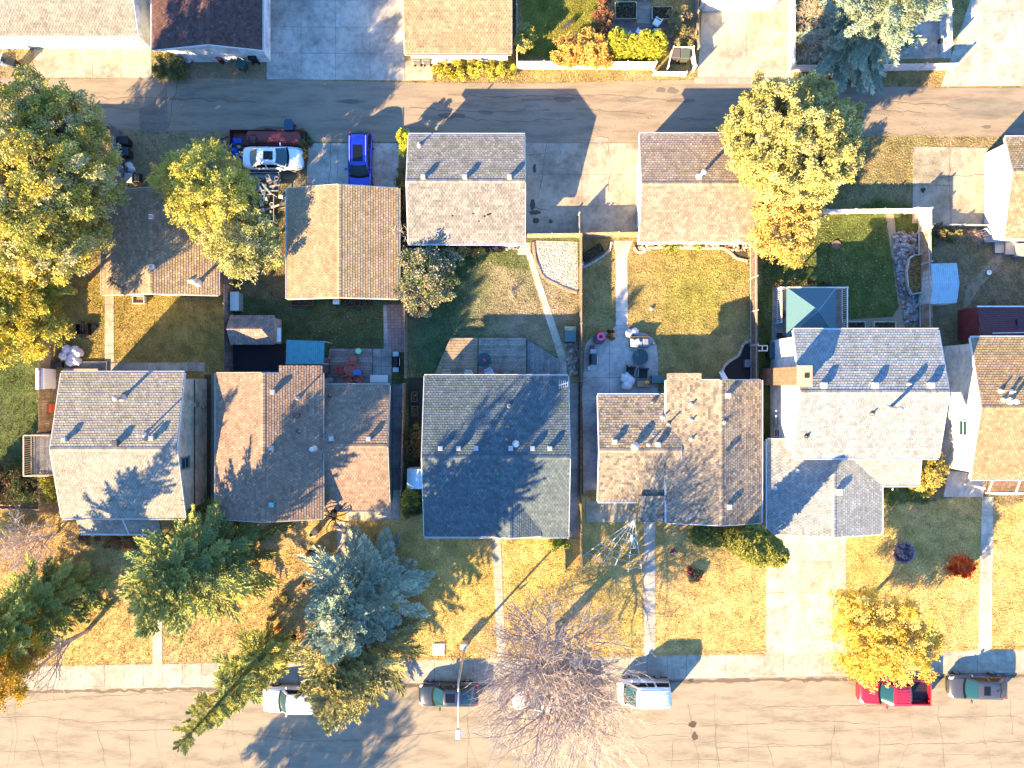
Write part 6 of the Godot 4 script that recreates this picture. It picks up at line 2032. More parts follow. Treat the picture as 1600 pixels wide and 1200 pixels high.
	leafy("russet_shrub", "russet low shrubs along the left house's porch", "shrub", 200, 848, [[170, 845, 0.8, 0.6], [195, 848, 0.8, 0.7], [220, 845, 0.8, 0.6], [140, 842, 0.8, 0.6]], [Color(0.3, 0.13, 0.05), Color(0.36, 0.2, 0.07), Color(0.2, 0.1, 0.05)], 1.0, 0.65, Color(0.15, 0.1, 0.07), 0.02)
	leafy("yellow_shrub", "ragged yellow shrub between the white house and the right-hand house", "shrub", 1446, 738, [[1450, 728, 2, 0.9], [1452, 748, 1.8, 0.9], [1470, 735, 1.7, 0.6], [1440, 765, 1.2, 0.7], [1455, 708, 1.8, 0.7]], [Color(0.48, 0.38, 0.08), Color(0.36, 0.32, 0.08), Color(0.56, 0.44, 0.12)], 1.0, 0.75, Color(0.2, 0.15, 0.1), 0.05)
	leafy("red_shrub", "small scarlet shrub beside the right front walk", "shrub", 1504, 886, [[1504, 885, 0.7, 0.75], [1492, 888, 0.5, 0.4], [1516, 882, 0.5, 0.4]], [Color(0.75, 0.1, 0.02), Color(0.65, 0.07, 0.02), Color(0.8, 0.17, 0.04)], 1.5, 0.7, Color(0.2, 0.1, 0.07), 0.02)
	leafy("lime_shrub", "bright lime-yellow shrub at the middle garage's upper left corner", "shrub", 636, 222, [[633, 216, 1.6, 0.5], [635, 232, 1.4, 0.5], [630, 210, 1.2, 0.35]], [Color(0.55, 0.5, 0.05), Color(0.42, 0.42, 0.06)], 1.6, 0.75, Color(0.2, 0.15, 0.1), 0.03)
	leafy("green_shrub", "leafy green bush by the low fence stub on the front lawn", "shrub", 874, 846, [[870, 843, 1, 0.6], [880, 845, 0.8, 0.45]], [Color(0.25, 0.3, 0.05), Color(0.35, 0.36, 0.06)], 1.6, 0.7, Color(0.2, 0.15, 0.1), 0.02)
	leafy("green_shrub", "dark green and yellow shrub at the dark-roofed house's lower left corner", "shrub", 645, 780, [[642, 775, 1.2, 0.8], [655, 790, 1, 0.6], [640, 795, 0.8, 0.6]], [Color(0.18, 0.18, 0.05), Color(0.4, 0.32, 0.05), Color(0.1, 0.12, 0.04)], 1.4, 0.75, Color(0.15, 0.1, 0.07), 0.03)
	leafy("green_shrub", "low ground shrub along the earth strip by the dark-roofed house", "shrub", 648, 690, [[647, 675, 0.7, 0.6], [650, 700, 0.7, 0.6], [646, 715, 0.6, 0.5]], dark, 1.3, 0.8, Color(0.15, 0.1, 0.07), 0.02)
	leafy("weedy_shrub", "weedy green shrub by the brown-roofed garage's bins", "shrub", 268, 104, [[265, 100, 1, 0.9], [278, 110, 0.7, 0.7], [250, 112, 0.6, 0.5]], [Color(0.14, 0.17, 0.05), Color(0.2, 0.2, 0.06), Color(0.3, 0.24, 0.1)], 1.2, 0.75, Color(0.15, 0.1, 0.07), 0.03)
	leafy("verge_shrub", "yellow-green hedge strip between the two grey bins and the white fence", "hedge", 740, 110, [[690, 108, 0.5, 0.6], [715, 108, 0.5, 0.7], [745, 108, 0.5, 0.7], [775, 108, 0.5, 0.7], [795, 109, 0.5, 0.5]], [Color(0.5, 0.42, 0.06), Color(0.38, 0.38, 0.06), Color(0.56, 0.44, 0.09)], 1.6, 0.6, Color(0.15, 0.1, 0.07), 0.02)
	leafy("bed_plants", "leggy green plants in the bed beneath the lane-side garage", "shrub", 1052, 384, [[1052, 382, 0.5, 0.4], [1040, 383, 0.4, 0.3], [1090, 384, 0.4, 0.3]], [Color(0.3, 0.34, 0.06), Color(0.4, 0.38, 0.08)], 1.6, 0.6, Color(0.2, 0.15, 0.1), 0.02)
	leafy("weedy_shrub", "brown weeds at the pale pad's fence in the right-hand yard", "shrub", 1470, 366, [[1465, 362, 0.6, 0.7], [1490, 366, 0.5, 0.6], [1455, 372, 0.5, 0.5]], [Color(0.25, 0.17, 0.08), Color(0.22, 0.2, 0.06)], 0.9, 0.65, Color(0.15, 0.1, 0.07), 0.02)
	leafy("weedy_shrub", "weeds along the dark fence between the two middle garages' rear corner", "shrub", 628, 320, [[628, 290, 0.8, 0.5], [630, 262, 0.8, 0.45], [629, 330, 0.7, 0.45], [631, 355, 0.7, 0.5]], [Color(0.22, 0.2, 0.07), Color(0.14, 0.14, 0.05)], 1.1, 0.65, Color(0.15, 0.1, 0.07), 0.02)
	leafy("weedy_shrub", "dark growth around the maroon trailer's lane end", "shrub", 472, 216, [[470, 212, 0.6, 0.5], [478, 226, 0.7, 0.5], [480, 240, 0.6, 0.4]], dark, 1.2, 0.65, Color(0.15, 0.1, 0.07), 0.02)
	leafy("weedy_shrub", "tufty dark plants along the gazebo's back railing", "shrub", 1240, 446, [[1215, 447, 0.4, 0.35], [1240, 446, 0.4, 0.4], [1265, 445, 0.4, 0.4], [1290, 446, 0.4, 0.35]], [Color(0.1, 0.11, 0.06), Color(0.15, 0.13, 0.07)], 1.3, 0.6, Color(0.15, 0.1, 0.07), 0.02)
	make_litter([[300, 980, 140, 500, Color(0.5, 0.34, 0.08)], [1370, 960, 120, 700, Color(0.7, 0.48, 0.06)], [1240, 420, 90, 500, Color(0.62, 0.45, 0.12)], [150, 420, 110, 600, Color(0.5, 0.4, 0.08)], [260, 250, 90, 500, Color(0.5, 0.4, 0.1)], [740, 450, 100, 300, Color(0.45, 0.34, 0.12)], [1330, 420, 80, 250, Color(0.6, 0.48, 0.15)], [60, 1000, 90, 500, Color(0.62, 0.38, 0.05)], [930, 115, 130, 300, Color(0.5, 0.35, 0.1)], [1400, 225, 70, 200, Color(0.55, 0.42, 0.1)], [900, 990, 90, 300, Color(0.5, 0.3, 0.1)], [540, 520, 60, 120, Color(0.4, 0.33, 0.15)], [420, 950, 90, 300, Color(0.5, 0.34, 0.12)]])

# ================================================================ vehicles
func vehicles() -> void:
	var sedan := {"L": 4.65, "W": 1.8, "hood": 0.84, "belt": 0.93, "top": 1.38, "cowl": 0.95, "wt": 0.3, "rt": -0.95, "rb": -1.6, "deck": 0.98, "roofw": 0.7, "sunroof": 0.72}
	var suv := {"L": 4.6, "W": 1.84, "hood": 0.98, "belt": 1.05, "top": 1.62, "cowl": 0.98, "wt": 0.42, "rt": -1.75, "rb": -2.08, "deck": 1.02, "roofw": 0.78, "rails": true, "sunroof": 1.25, "wr": 0.36}
	car("sedan", "white sedan with a small sunroof parked among junk trailers", "car", 432, 252, 0, Color(0.72, 0.73, 0.75), sedan, 0.01)
	car("hatchback", "cobalt blue hatchback with black glass roof nosed up to the orange-tan garage", "car", 566, 258, -90, Color(0.004, 0.02, 0.36), suv, 0.035)
	var wsuv := suv.duplicate()
	wsuv.L = 4.9; wsuv.W = 1.95; wsuv.top = 1.7; wsuv.sunroof = 0; wsuv.ribs = 7
	wsuv.cowl = 0.8; wsuv.wt = 0.25
	car("white_suv", "white sport utility car with ribbed roof, its tail under the olive tree", "car", 464, 1087, 180, Color(0.75, 0.77, 0.8), wsuv)
	car("sedan", "dark blue-black sedan parked at the street lamp", "car", 702, 1080, 180, Color(0.02, 0.03, 0.045), sedan)
	var cp := sedan.duplicate()
	cp.L = 4.5; cp.W = 1.84; cp.belt = 0.98; cp.top = 1.46; cp.rt = -1.2; cp.rb = -1.85; cp.hood = 0.92; cp.sunroof = 0.5
	car("grey_crossover", "charcoal grey crossover parked behind the red pickup", "car", 1519, 1068, 179, Color(0.06, 0.055, 0.065), cp)
	pickup("red pickup truck with dark open box under the golden tree", 1389, 1074, 179.2, Color(0.5, 0.012, 0.03), Color(0.02, 0.022, 0.03))
	var p := pickup("white pickup truck half hidden by the big bare tree", 855, 1083, 180, Color(0.74, 0.75, 0.77), Color(0.2, 0.15, 0.12))
	# white box van
	var van := {"L": 4.0, "W": 1.9, "hood": 1.1, "belt": 1.15, "top": 2.0, "cowl": 1.25, "wt": 0.6, "rt": -1.85, "rb": -1.97, "deck": 1.15, "roofw": 0.86, "wr": 0.34, "fin": false, "ribs": 5}
	car("white_van", "tall white van whose rear end shows past the bare tree's twigs", "van", 1002, 1075, 180, Color(0.78, 0.79, 0.8), van)
	# maroon open trailer with tyres and a blue tarp
	trailer("open_trailer", "maroon rusty open trailer beside the lane, partly covered by a blue tarp", 420, 221, 5.4, 1.15, Color(0.17, 0.045, 0.04), 0.75)
	var cv := MB.new(); cv.col = Color(0.19, 0.05, 0.045)
	var crow := []
	for k in 9:
		var a := PI * k / 8
		crow.append([at(393 + absf(k - 4) * 0.6, 221) + Vector3(0, 0.82 + sin(a) * 0.3, -cos(a) * 0.56), at(476 - absf(k - 4) * 1.2, 221) + Vector3(0, 0.8 + sin(a) * 0.26, -cos(a) * 0.56)])
	cv.grid(crow)
	tag(put(self, "trailer_cover", cv, M.metal, true), "arched rusty maroon cover lying over the right part of the open trailer", "cover")
	trailer("utility_trailer", "grey-framed utility trailer loaded with scrap beside the white sedan", 415, 288, 2.6, 1.4, Color(0.35, 0.34, 0.33), 0.6)
	for t in [[395, 217, 1.12, 0.4, "large tyre lying on the maroon trailer"], [373, 228, 1.0, 0.3, "smaller tyre lying at the blue tarp's edge"], [404, 282, 0.85, 0.28, "tyre on the scrap trailer, left of two"], [418, 282, 0.85, 0.3, "tyre on the scrap trailer, right of two"]]:
		tyre(t[0], t[1], t[2], t[3], t[4])
	var b := MB.new(); b.col = Color(0.01, 0.09, 0.42)
	var rows := []
	for j in 9:
		var row := []
		for i in 9:
			var q := at(364 + i * 2.6, 221 + j * 4.0)
			q.y = 0.75 + 0.5 * noise.get_noise_2d(i * 30.0, j * 30.0) - 0.5 * pow(absf(i - 4) / 4.0, 3.0) - (0.55 * clampf((j - 5) / 3.0, 0, 1))
			row.append(q)
		rows.append(row)
	b.grid(rows)
	tag(put(self, "blue_tarp", b, M.plastic), "bright blue tarp crumpled over the left end of the maroon trailer", "tarp")
	junk("scrap_pile", "heap of boards, pipes and tubs on the scrap trailer", 420, 292, 1.1, 0.6, 16, 0.75)
	junk("scrap_pile", "scattered scrap between the trailers and the tan-roofed garage", 432, 312, 1.1, 0.9, 14, 0.15)
	# clear plastic sheeted frame
	var o := thing("cold_frame", "small clear plastic covered frame with orange items behind the trees", "frame", at(420, 328))
	b = MB.new(); b.col = Color(0.45, 0.43, 0.4)
	var c := [at(403, 308), at(433, 308), at(433, 349), at(403, 349)]
	for i in 4:
		b.bar(c[i] + Vector3(0, 0.8, 0), c[(i + 1) % 4] + Vector3(0, 0.8, 0), 0.05, 0.05)
		b.bar(c[i], c[i] + Vector3(0, 0.8, 0), 0.05, 0.05)
	put(o, "frame", b, M.wood)
	b = MB.new(); b.col = Color(0.5, 0.47, 0.42)
	for i in 9: b.bevel_box(at(rng.randf_range(406, 430), rng.randf_range(312, 346), 0.1) + Vector3(0, 0.15, 0), Vector3(rng.randf_range(0.15, 0.5), 0.25, rng.randf_range(0.15, 0.4)), 0.03, Basis(Vector3.UP, rng.randf() * 3))
	put(o, "contents", b, M.plastic, false, "stuff")

func trailer(called: String, label: String, px: float, py: float, l: float, w: float, col: Color, h: float) -> void:
	var o := thing(called, label, "trailer", at(px, py))
	var b := MB.new(); b.col = col * 0.6
	b.box(Vector3(0, 0.5, 0), Vector3(l, 0.06, w))
	put_local(o, "floor", b, M.metal)
	for e in [[Vector3(0, 0.5 + (h - 0.3) * 0.5, w * 0.5), Vector3(l, h - 0.3, 0.05)], [Vector3(0, 0.5 + (h - 0.3) * 0.5, -w * 0.5), Vector3(l, h - 0.3, 0.05)], [Vector3(l * 0.5, 0.5 + (h - 0.3) * 0.5, 0), Vector3(0.05, h - 0.3, w)], [Vector3(-l * 0.5, 0.5 + (h - 0.3) * 0.5, 0), Vector3(0.05, h - 0.3, w)]]:
		var s := MB.new(); s.col = col
		s.bevel_box(e[0], e[1], 0.015)
		put_local(o, "side_board", s, M.metal)
	for s in [-1, 1]: wheel(o, 0.1, s * (w * 0.5 + 0.14), 0.32)
	b = MB.new(); b.col = col * 0.7
	b.bar(Vector3(-l * 0.5, 0.45, w * 0.3), Vector3(-l * 0.5 - 0.9, 0.42, 0), 0.06, 0.08)
	b.bar(Vector3(-l * 0.5, 0.45, -w * 0.3), Vector3(-l * 0.5 - 0.9, 0.42, 0), 0.06, 0.08)
	put_local(o, "drawbar", b, M.metal)

func tyre(px: float, py: float, y: float, r: float, label: String) -> void:
	var o := thing("tyre", label, "tyre", at(px, py, y) + Vector3(0, -0.1, 0))
	var b := MB.new(); b.col = Color(1, 1, 1)
	var prof := [Vector2(r * 0.55, -0.08), Vector2(r * 0.9, -0.1), Vector2(r, -0.05), Vector2(r, 0.05), Vector2(r * 0.9, 0.1), Vector2(r * 0.55, 0.08), Vector2(r * 0.55, -0.08)]
	b.lathe(Vector3.ZERO, prof, 20)
	put_local(o, "tread", b, M.rubber, true)
	var h := MB.new(); h.col = Color(0.4, 0.4, 0.42)
	h.lathe(Vector3.ZERO, [Vector2(r * 0.54, 0.03), Vector2(r * 0.4, -0.02), Vector2(r * 0.15, 0.03), Vector2(0, 0.03)], 14)
	put_local(o, "rim", h, M.metal)

func junk(called: String, label: String, px: float, py: float, rx: float, rz: float, n: int, y: float) -> void:
	var o := thing(called, label, "scrap", at(px, py) + Vector3(0, y, 0))
	for i in n:
		var b := MB.new()
		var cols := [Color(0.3, 0.27, 0.24), Color(0.1, 0.1, 0.11), Color(0.5, 0.48, 0.45), Color(0.28, 0.17, 0.1), Color(0.15, 0.2, 0.24)]
		b.col = cols[rng.randi() % 5]
		var p := Vector3(rng.randf_range(-rx, rx), rng.randf_range(0.02, 0.25), rng.randf_range(-rz, rz))
		var bs := Basis(Vector3.UP, rng.randf() * PI) * Basis(Vector3.RIGHT, rng.randf_range(-0.2, 0.2))
		match i % 4:
			0: b.bevel_box(p, Vector3(rng.randf_range(0.5, 1.3), 0.05, 0.14), 0.01, bs)
			1: b.bevel_box(p + Vector3(0, 0.08, 0), Vector3(0.35, 0.25, 0.28), 0.03, bs)
			2: b.tube([p, p + bs.x * rng.randf_range(0.6, 1.1)], [0.035, 0.035], 7)
			3: b.lathe(p, [Vector2(0.13, 0), Vector2(0.16, 0.28), Vector2(0.14, 0.28), Vector2(0.12, 0.04), Vector2(0, 0.04)], 12)
		put_local(o, ["plank", "crate", "pipe", "tub"][i % 4], b, [M.wood, M.plastic, M.metal, M.plastic][i % 4])

# ================================================================ small things
var bin0: Node3D
func wheelie_bin(px: float, py: float, deg: float, col: Color, label: String) -> void:
	var o := thing("wheelie_bin", label, "bin", at(px, py))
	o.rotation.y = deg_to_rad(deg)
	var b := MB.new(); b.col = col
	var lo := [Vector3(-0.24, 0.08, -0.27), Vector3(0.24, 0.08, -0.27), Vector3(0.24, 0.08, 0.24), Vector3(-0.24, 0.08, 0.24)]
	var hi := [Vector3(-0.3, 1.0, -0.36), Vector3(0.3, 1.0, -0.36), Vector3(0.3, 1.0, 0.33), Vector3(-0.3, 1.0, 0.33)]
	b.grid([hi, lo], true)
	b.quad(lo[3], lo[2], lo[1], lo[0])
	put_local(o, "body", b, M.plastic)
	var l := MB.new(); l.col = col * 1.15
	l.bevel_box(Vector3(0, 1.04, 0.0), Vector3(0.66, 0.09, 0.76), 0.04)
	put_local(o, "lid", l, M.plastic)
	var h := MB.new(); h.col = col
	h.bar(Vector3(-0.25, 1.0, -0.46), Vector3(0.25, 1.0, -0.46), 0.04, 0.04)
	h.bar(Vector3(-0.25, 1.0, -0.36), Vector3(-0.25, 1.0, -0.46), 0.04, 0.04)
	h.bar(Vector3(0.25, 1.0, -0.36), Vector3(0.25, 1.0, -0.46), 0.04, 0.04)
	put_local(o, "handle", h, M.plastic)
	for s in [-1, 1]:
		var w := MB.new(); w.col = Color(0.02, 0.02, 0.02)
		w.tube([Vector3(s * 0.2, 0.1, -0.3), Vector3(s * 0.27, 0.1, -0.3)], [0.1, 0.1], 12)
		put_local(o, "wheel", w, M.rubber)

func round_can(px: float, py: float, col: Color, label: String, r := 0.26, h := 0.75) -> void:
	var o := thing("round_bin", label, "bin", at(px, py))
	var b := MB.new(); b.col = col
	b.lathe(Vector3.ZERO, [Vector2(0, 0.01), Vector2(r * 0.85, 0.01), Vector2(r, h), Vector2(r * 1.06, h), Vector2(r * 1.06, h + 0.03)], 18)
	put_local(o, "body", b, M.plastic, true)
	b = MB.new(); b.col = col * 1.2
	b.lathe(Vector3(0, h + 0.03, 0), [Vector2(r * 1.08, 0), Vector2(r * 0.9, 0.06), Vector2(0.05, 0.1), Vector2(0.05, 0.14), Vector2(0, 0.14)], 18)
	put_local(o, "lid", b, M.plastic, true)

func garden_chair(px: float, py: float, deg: float, col: Color, label: String, y := 0.0, group := "") -> void:
	var o := thing("garden_chair", label, "chair", at(px, py, y), group)
	o.rotation.y = deg_to_rad(deg)
	for s in [-1, 1]:
		for f in [-1, 1]:
			var l := MB.new(); l.col = col * 0.9
			l.bar(Vector3(s * 0.24, 0.0, f * 0.22), Vector3(s * 0.22, 0.42, f * 0.2), 0.04, 0.04)
			put_local(o, "leg", l, M.plastic)
		var a := MB.new(); a.col = col
		a.bevel_box(Vector3(s * 0.28, 0.64, 0), Vector3(0.06, 0.04, 0.5), 0.015)
		a.bar(Vector3(s * 0.28, 0.42, 0.2), Vector3(s * 0.28, 0.63, 0.22), 0.04, 0.04)
		put_local(o, "armrest", a, M.plastic)
	var b := MB.new(); b.col = col
	b.bevel_box(Vector3(0, 0.44, 0), Vector3(0.52, 0.05, 0.5), 0.02)
	put_local(o, "seat", b, M.plastic)
	b = MB.new(); b.col = col
	for i in 5:
		b.bevel_box(Vector3(-0.21 + i * 0.105, 0.7, -0.28), Vector3(0.085, 0.52, 0.035), 0.012, Basis(Vector3.RIGHT, -0.22))
	b.bevel_box(Vector3(0, 0.95, -0.335), Vector3(0.54, 0.07, 0.045), 0.015, Basis(Vector3.RIGHT, -0.22))
	put_local(o, "backrest", b, M.plastic, false, "stuff")

func round_table(px: float, py: float, y: float, r: float, col: Color, label: String) -> Node3D:
	var o := thing("round_table", label, "table", at(px, py, y))
	var b := MB.new(); b.col = col
	b.lathe(Vector3(0, 0.7, 0), [Vector2(0, 0), Vector2(r - 0.02, 0), Vector2(r, 0.015), Vector2(r, 0.03), Vector2(r - 0.02, 0.045), Vector2(0, 0.045)], 28)
	put_local(o, "tabletop", b, M.wood)
	for k in 4:
		var a := TAU * (k + 0.5) / 4
		var l := MB.new(); l.col = col * 0.8
		l.bar(Vector3(cos(a) * r * 0.7, 0, sin(a) * r * 0.7), Vector3(cos(a) * r * 0.55, 0.7, sin(a) * r * 0.55), 0.05, 0.05)
		put_local(o, "leg", l, M.wood)
	return o

func block(called: String, label: String, cat: String, px: float, py: float, size: Vector3, col: Color, top: Color, deg := 0.0, y := 0.0, mat := "plastic") -> Node3D:
	# a case with a separate overhanging lid, plinth and handle
	var o := thing(called, label, cat, at(px, py, y))
	o.rotation.y = deg_to_rad(deg)
	var b := MB.new(); b.col = col
	b.bevel_box(Vector3(0, size.y * 0.45 + 0.02, 0), Vector3(size.x * 0.96, size.y * 0.9, size.z * 0.96), 0.02)
	put_local(o, "case", b, M[mat])
	b = MB.new(); b.col = top
	b.bevel_box(Vector3(0, size.y * 0.95 + 0.02, 0), Vector3(size.x, size.y * 0.12, size.z), 0.03)
	put_local(o, "lid", b, M[mat])
	b = MB.new(); b.col = col * 0.6
	b.bar(Vector3(-size.x * 0.2, size.y * 0.85, size.z * 0.52), Vector3(size.x * 0.2, size.y * 0.85, size.z * 0.52), 0.03, 0.03)
	put_local(o, "handle", b, M.metal)
	return o

func blob(b: MB, c: Vector3, r: Vector3, n := 10) -> void:
	var rows := []
	for j in n + 1:
		var row := []
		for k in n * 2:
			var th := PI * j / n
			var a := TAU * k / (n * 2)
			row.append(c + Vector3(sin(th) * cos(a) * r.x, cos(th) * r.y, sin(th) * sin(a) * r.z))
		rows.append(row)
	b.grid(rows, true)

func small_things() -> void:
	var white := Color(0.75, 0.75, 0.74)
	var black := Color(0.018, 0.018, 0.02)
	# street lamp with its long arm
	var o := thing("street_lamp", "tall grey street lamp with a long arm reaching over the street", "street lamp", at(727, 1006))
	var b := MB.new(); b.col = Color(0.45, 0.47, 0.48)
	var foot := at(727, 1006)
	var top := foot + Vector3(0, 6.9, 0.1)
	b.tube([foot, foot + Vector3(0, 3.5, 0), top, top + Vector3(0.02, 0.25, 0.5)], [0.11, 0.09, 0.07, 0.06], 10)
	put(o, "pole", b, M.metal, true)
	var tip := at(716, 1140, 7.4)
	b = MB.new(); b.col = Color(0.6, 0.62, 0.64)
	b.tube([top + Vector3(0.02, 0.25, 0.5), top.lerp(tip, 0.5) + Vector3(0, 0.12, 0), tip], [0.06, 0.05, 0.04], 8)
	put(o, "arm", b, M.metal, true)
	b = MB.new(); b.col = Color(0.75, 0.76, 0.78)
	b.bevel_box(tip + Vector3(0, 0.02, 0.3), Vector3(0.32, 0.16, 0.7), 0.05)
	put(o, "lamp_head", b, M.metal)
	b = MB.new(); b.col = Color(0.5, 0.5, 0.48)
	b.box(tip + Vector3(0, -0.07, 0.32), Vector3(0.22, 0.03, 0.45))
	put(o, "lens", b, M.lens)
	b = MB.new(); b.col = Color(0.5, 0.52, 0.53)
	b.bevel_box(foot + Vector3(0, 0.12, 0), Vector3(0.36, 0.24, 0.36), 0.04)
	put(o, "base_plate", b, M.metal)
	b = MB.new(); b.col = Color(0.03, 0.3, 0.12)
	b.box(foot + Vector3(0.4, 2.75, 0.0), Vector3(0.62, 0.22, 0.02), Basis(Vector3.UP, 0.5))
	put(o, "sign_plate", b, M.paint)
	block("utility_pedestal", "small grey utility cabinet at the foot of the street lamp", "cabinet", 726, 1003, Vector3(0.5, 1.05, 0.42), Color(0.5, 0.52, 0.52), Color(0.66, 0.68, 0.68), 0, 0, "metal")
	o = thing("utility_cover", "square pale concrete utility cover in the front lawn near the street lamp", "cover", at(686, 1014))
	b = MB.new(); b.col = Color(0.6, 0.55, 0.46)
	b.bevel_box(at(686, 1014) + Vector3(0, 0.03, 0), Vector3(0.98, 0.12, 0.98), 0.05)
	put(o, "frame", b, M.concrete)
	b = MB.new(); b.col = Color(0.68, 0.63, 0.53)
	b.bevel_box(at(686, 1014) + Vector3(0, 0.095, 0), Vector3(0.8, 0.03, 0.8), 0.01)
	put(o, "lid", b, M.concrete)
	# bins
	wheelie_bin(203, 226, 90, black, "black bin against the grey-blue board wall, nearer the lane"); wheelie_bin(204, 243, 90, Color(0.015, 0.03, 0.035), "black-green bin against the grey-blue board wall, second from the lane")
	wheelie_bin(457, 203, 0, Color(0.02, 0.05, 0.09), "dark blue bin beside the maroon trailer's lane side")
	wheelie_bin(653, 97, 180, Color(0.13, 0.12, 0.11), "grey bin at the tan garage, left of the pair"); wheelie_bin(668, 97, 180, Color(0.12, 0.11, 0.1), "grey bin at the tan garage, right of the pair")
	wheelie_bin(1052, 93, 180, Color(0.1, 0.085, 0.08), "brown-black bin in the white enclosure, left of two"); wheelie_bin(1066, 94, 180, Color(0.08, 0.09, 0.07), "greenish bin in the white enclosure, right of two")
	wheelie_bin(401, 94, 180, black, "black bin at the lower right corner of the brown-roofed garage"); wheelie_bin(383, 108, 60, Color(0.02, 0.07, 0.06), "dark green bin standing out on the trampled strip")
	wheelie_bin(31, 106, 70, black, "black bin alone on the bare ground at the far left")
	round_can(348, 96, Color(0.28, 0.06, 0.07), "dark red round bin by the brown-roofed garage"); round_can(363, 95, Color(0.5, 0.52, 0.54), "silver round bin by the brown-roofed garage"); round_can(298, 96, Color(0.35, 0.32, 0.33), "grey round pot near the brown-roofed garage's left corner", 0.3, 0.4)
	block("storage_box", "grey-lidded box at the lower end of the bin row near the lane", "box", 207, 281, Vector3(0.6, 0.6, 0.75), Color(0.1, 0.1, 0.1), Color(0.4, 0.38, 0.35)); block("storage_box", "black box at the end of the bin row", "box", 218, 280, Vector3(0.5, 0.5, 0.7), black, Color(0.03, 0.03, 0.035))
	bags("rubbish_bags", "white rubbish bags between the two bin groups by the board wall", 204, 260, [[0, 0], [0.2, 0.3]], 0.3)
	bags("rubbish_bags", "pile of pale full bags behind the left house's steps", 114, 556, [[-0.3, -0.5], [0.3, -0.45], [-0.55, 0.05], [0.15, 0.1], [0.0, 0.5], [0.5, 0.4], [0.62, -0.2]], 0.36)
	o = thing("basketball_hoop", "white framed hoop stand tipped beside the far left garage", "hoop", at(8, 100))
	b = MB.new(); b.col = white
	for e in [[-6, 88, 12, 104], [12, 88, 2, 104], [2, 104, 16, 106]]: b.bar(at(e[0], e[1]) + Vector3(0, 0.6, 0), at(e[2], e[3]) + Vector3(0, 0.3, 0), 0.07, 0.07)
	put(o, "frame", b, M.metal)
	b = MB.new(); b.col = Color(0.04, 0.04, 0.05)
	b.bevel_box(at(8, 96) + Vector3(0, 0.2, 0), Vector3(0.9, 0.25, 0.6), 0.08)
	put(o, "base", b, M.plastic)
	# left yard
	o = thing("fire_pit", "black square fire pit on a scorched patch of the left back lawn", "fire pit", at(133, 515))
	b = MB.new(); b.col = Color(0.025, 0.022, 0.02)
	for e in [[Vector3(0, 0.25, 0.42), Vector3(0.95, 0.5, 0.06)], [Vector3(0, 0.25, -0.42), Vector3(0.95, 0.5, 0.06)], [Vector3(0.45, 0.25, 0), Vector3(0.06, 0.5, 0.8)], [Vector3(-0.45, 0.25, 0), Vector3(0.06, 0.5, 0.8)]]: b.box(at(133, 515) + e[0], e[1])
	put(o, "wall", b, M.metal, false, "stuff")
	b = MB.new(); b.col = Color(0.04, 0.035, 0.03)
	b.bar(at(133, 515) + Vector3(0, 0.3, -0.4), at(133, 515) + Vector3(0, 0.3, 0.4), 0.08, 0.06)
	for i in 7: b.bar(at(133, 515) + Vector3(-0.4 + i * 0.13, 0.33, -0.38), at(133, 515) + Vector3(-0.4 + i * 0.13, 0.33, 0.38), 0.02, 0.02)
	put(o, "grate", b, M.metal, false, "stuff")
	blotch(o, 138, 517, 17, 14, 0.012, Color(0.1, 0.085, 0.075), "scorched_earth")
	o = thing("garden_bench", "pale plank bench reaching out from the left fence", "bench", at(80, 521))
	b = MB.new(); b.col = Color(0.6, 0.56, 0.5)
	b.bevel_box(at(82, 521, 0.5), Vector3(1.1, 0.06, 0.42), 0.02)
	put(o, "seat", b, M.wood)
	for x in [70, 91]:
		b = MB.new(); b.col = Color(0.5, 0.45, 0.4)
		b.box(at(x, 521) + Vector3(0, 0.23, 0), Vector3(0.08, 0.46, 0.36))
		put(o, "leg", b, M.wood)
	round_can(98, 519, Color(0.6, 0.4, 0.32), "small terracotta tub at the end of the plank bench", 0.2, 0.3)
	o = thing("white_pot", "white pot under the big left tree's edge", "pot", at(126, 416))
	b = MB.new(); b.col = white
	b.lathe(at(126, 416), [Vector2(0, 0), Vector2(0.16, 0), Vector2(0.22, 0.3), Vector2(0.19, 0.3), Vector2(0.15, 0.1), Vector2(0, 0.1)], 14)
	put(o, "bowl", b, M.plastic)
	o = thing("planter_box", "white framed planter tub against the left tan garage's lawn side", "planter", at(220, 466))
	b = MB.new(); b.col = Color(0.72, 0.68, 0.6)
	for e in [[Vector3(0, 0.2, 0.28), Vector3(0.9, 0.4, 0.05)], [Vector3(0, 0.2, -0.28), Vector3(0.9, 0.4, 0.05)], [Vector3(0.44, 0.2, 0), Vector3(0.05, 0.4, 0.5)], [Vector3(-0.44, 0.2, 0), Vector3(0.05, 0.4, 0.5)]]: b.box(at(220, 469) + e[0], e[1])
	put(o, "box", b, M.wood, false, "stuff")
	b = MB.new(); b.col = Color(0.25, 0.18, 0.1)
	b.box(at(220, 469) + Vector3(0, 0.15, 0), Vector3(0.8, 0.2, 0.5))
	put(o, "soil", b, M.soil)
	block("appliance", "tall pale white-blue appliance standing by the left house's upper left corner", "appliance", 82, 592, Vector3(0.62, 1.5, 1.6), Color(0.6, 0.63, 0.68), Color(0.7, 0.73, 0.78)); block("black_crate", "long black crate at the left house's back steps", "crate", 88, 570, Vector3(1.3, 0.4, 0.4), black, Color(0.04, 0.04, 0.045))
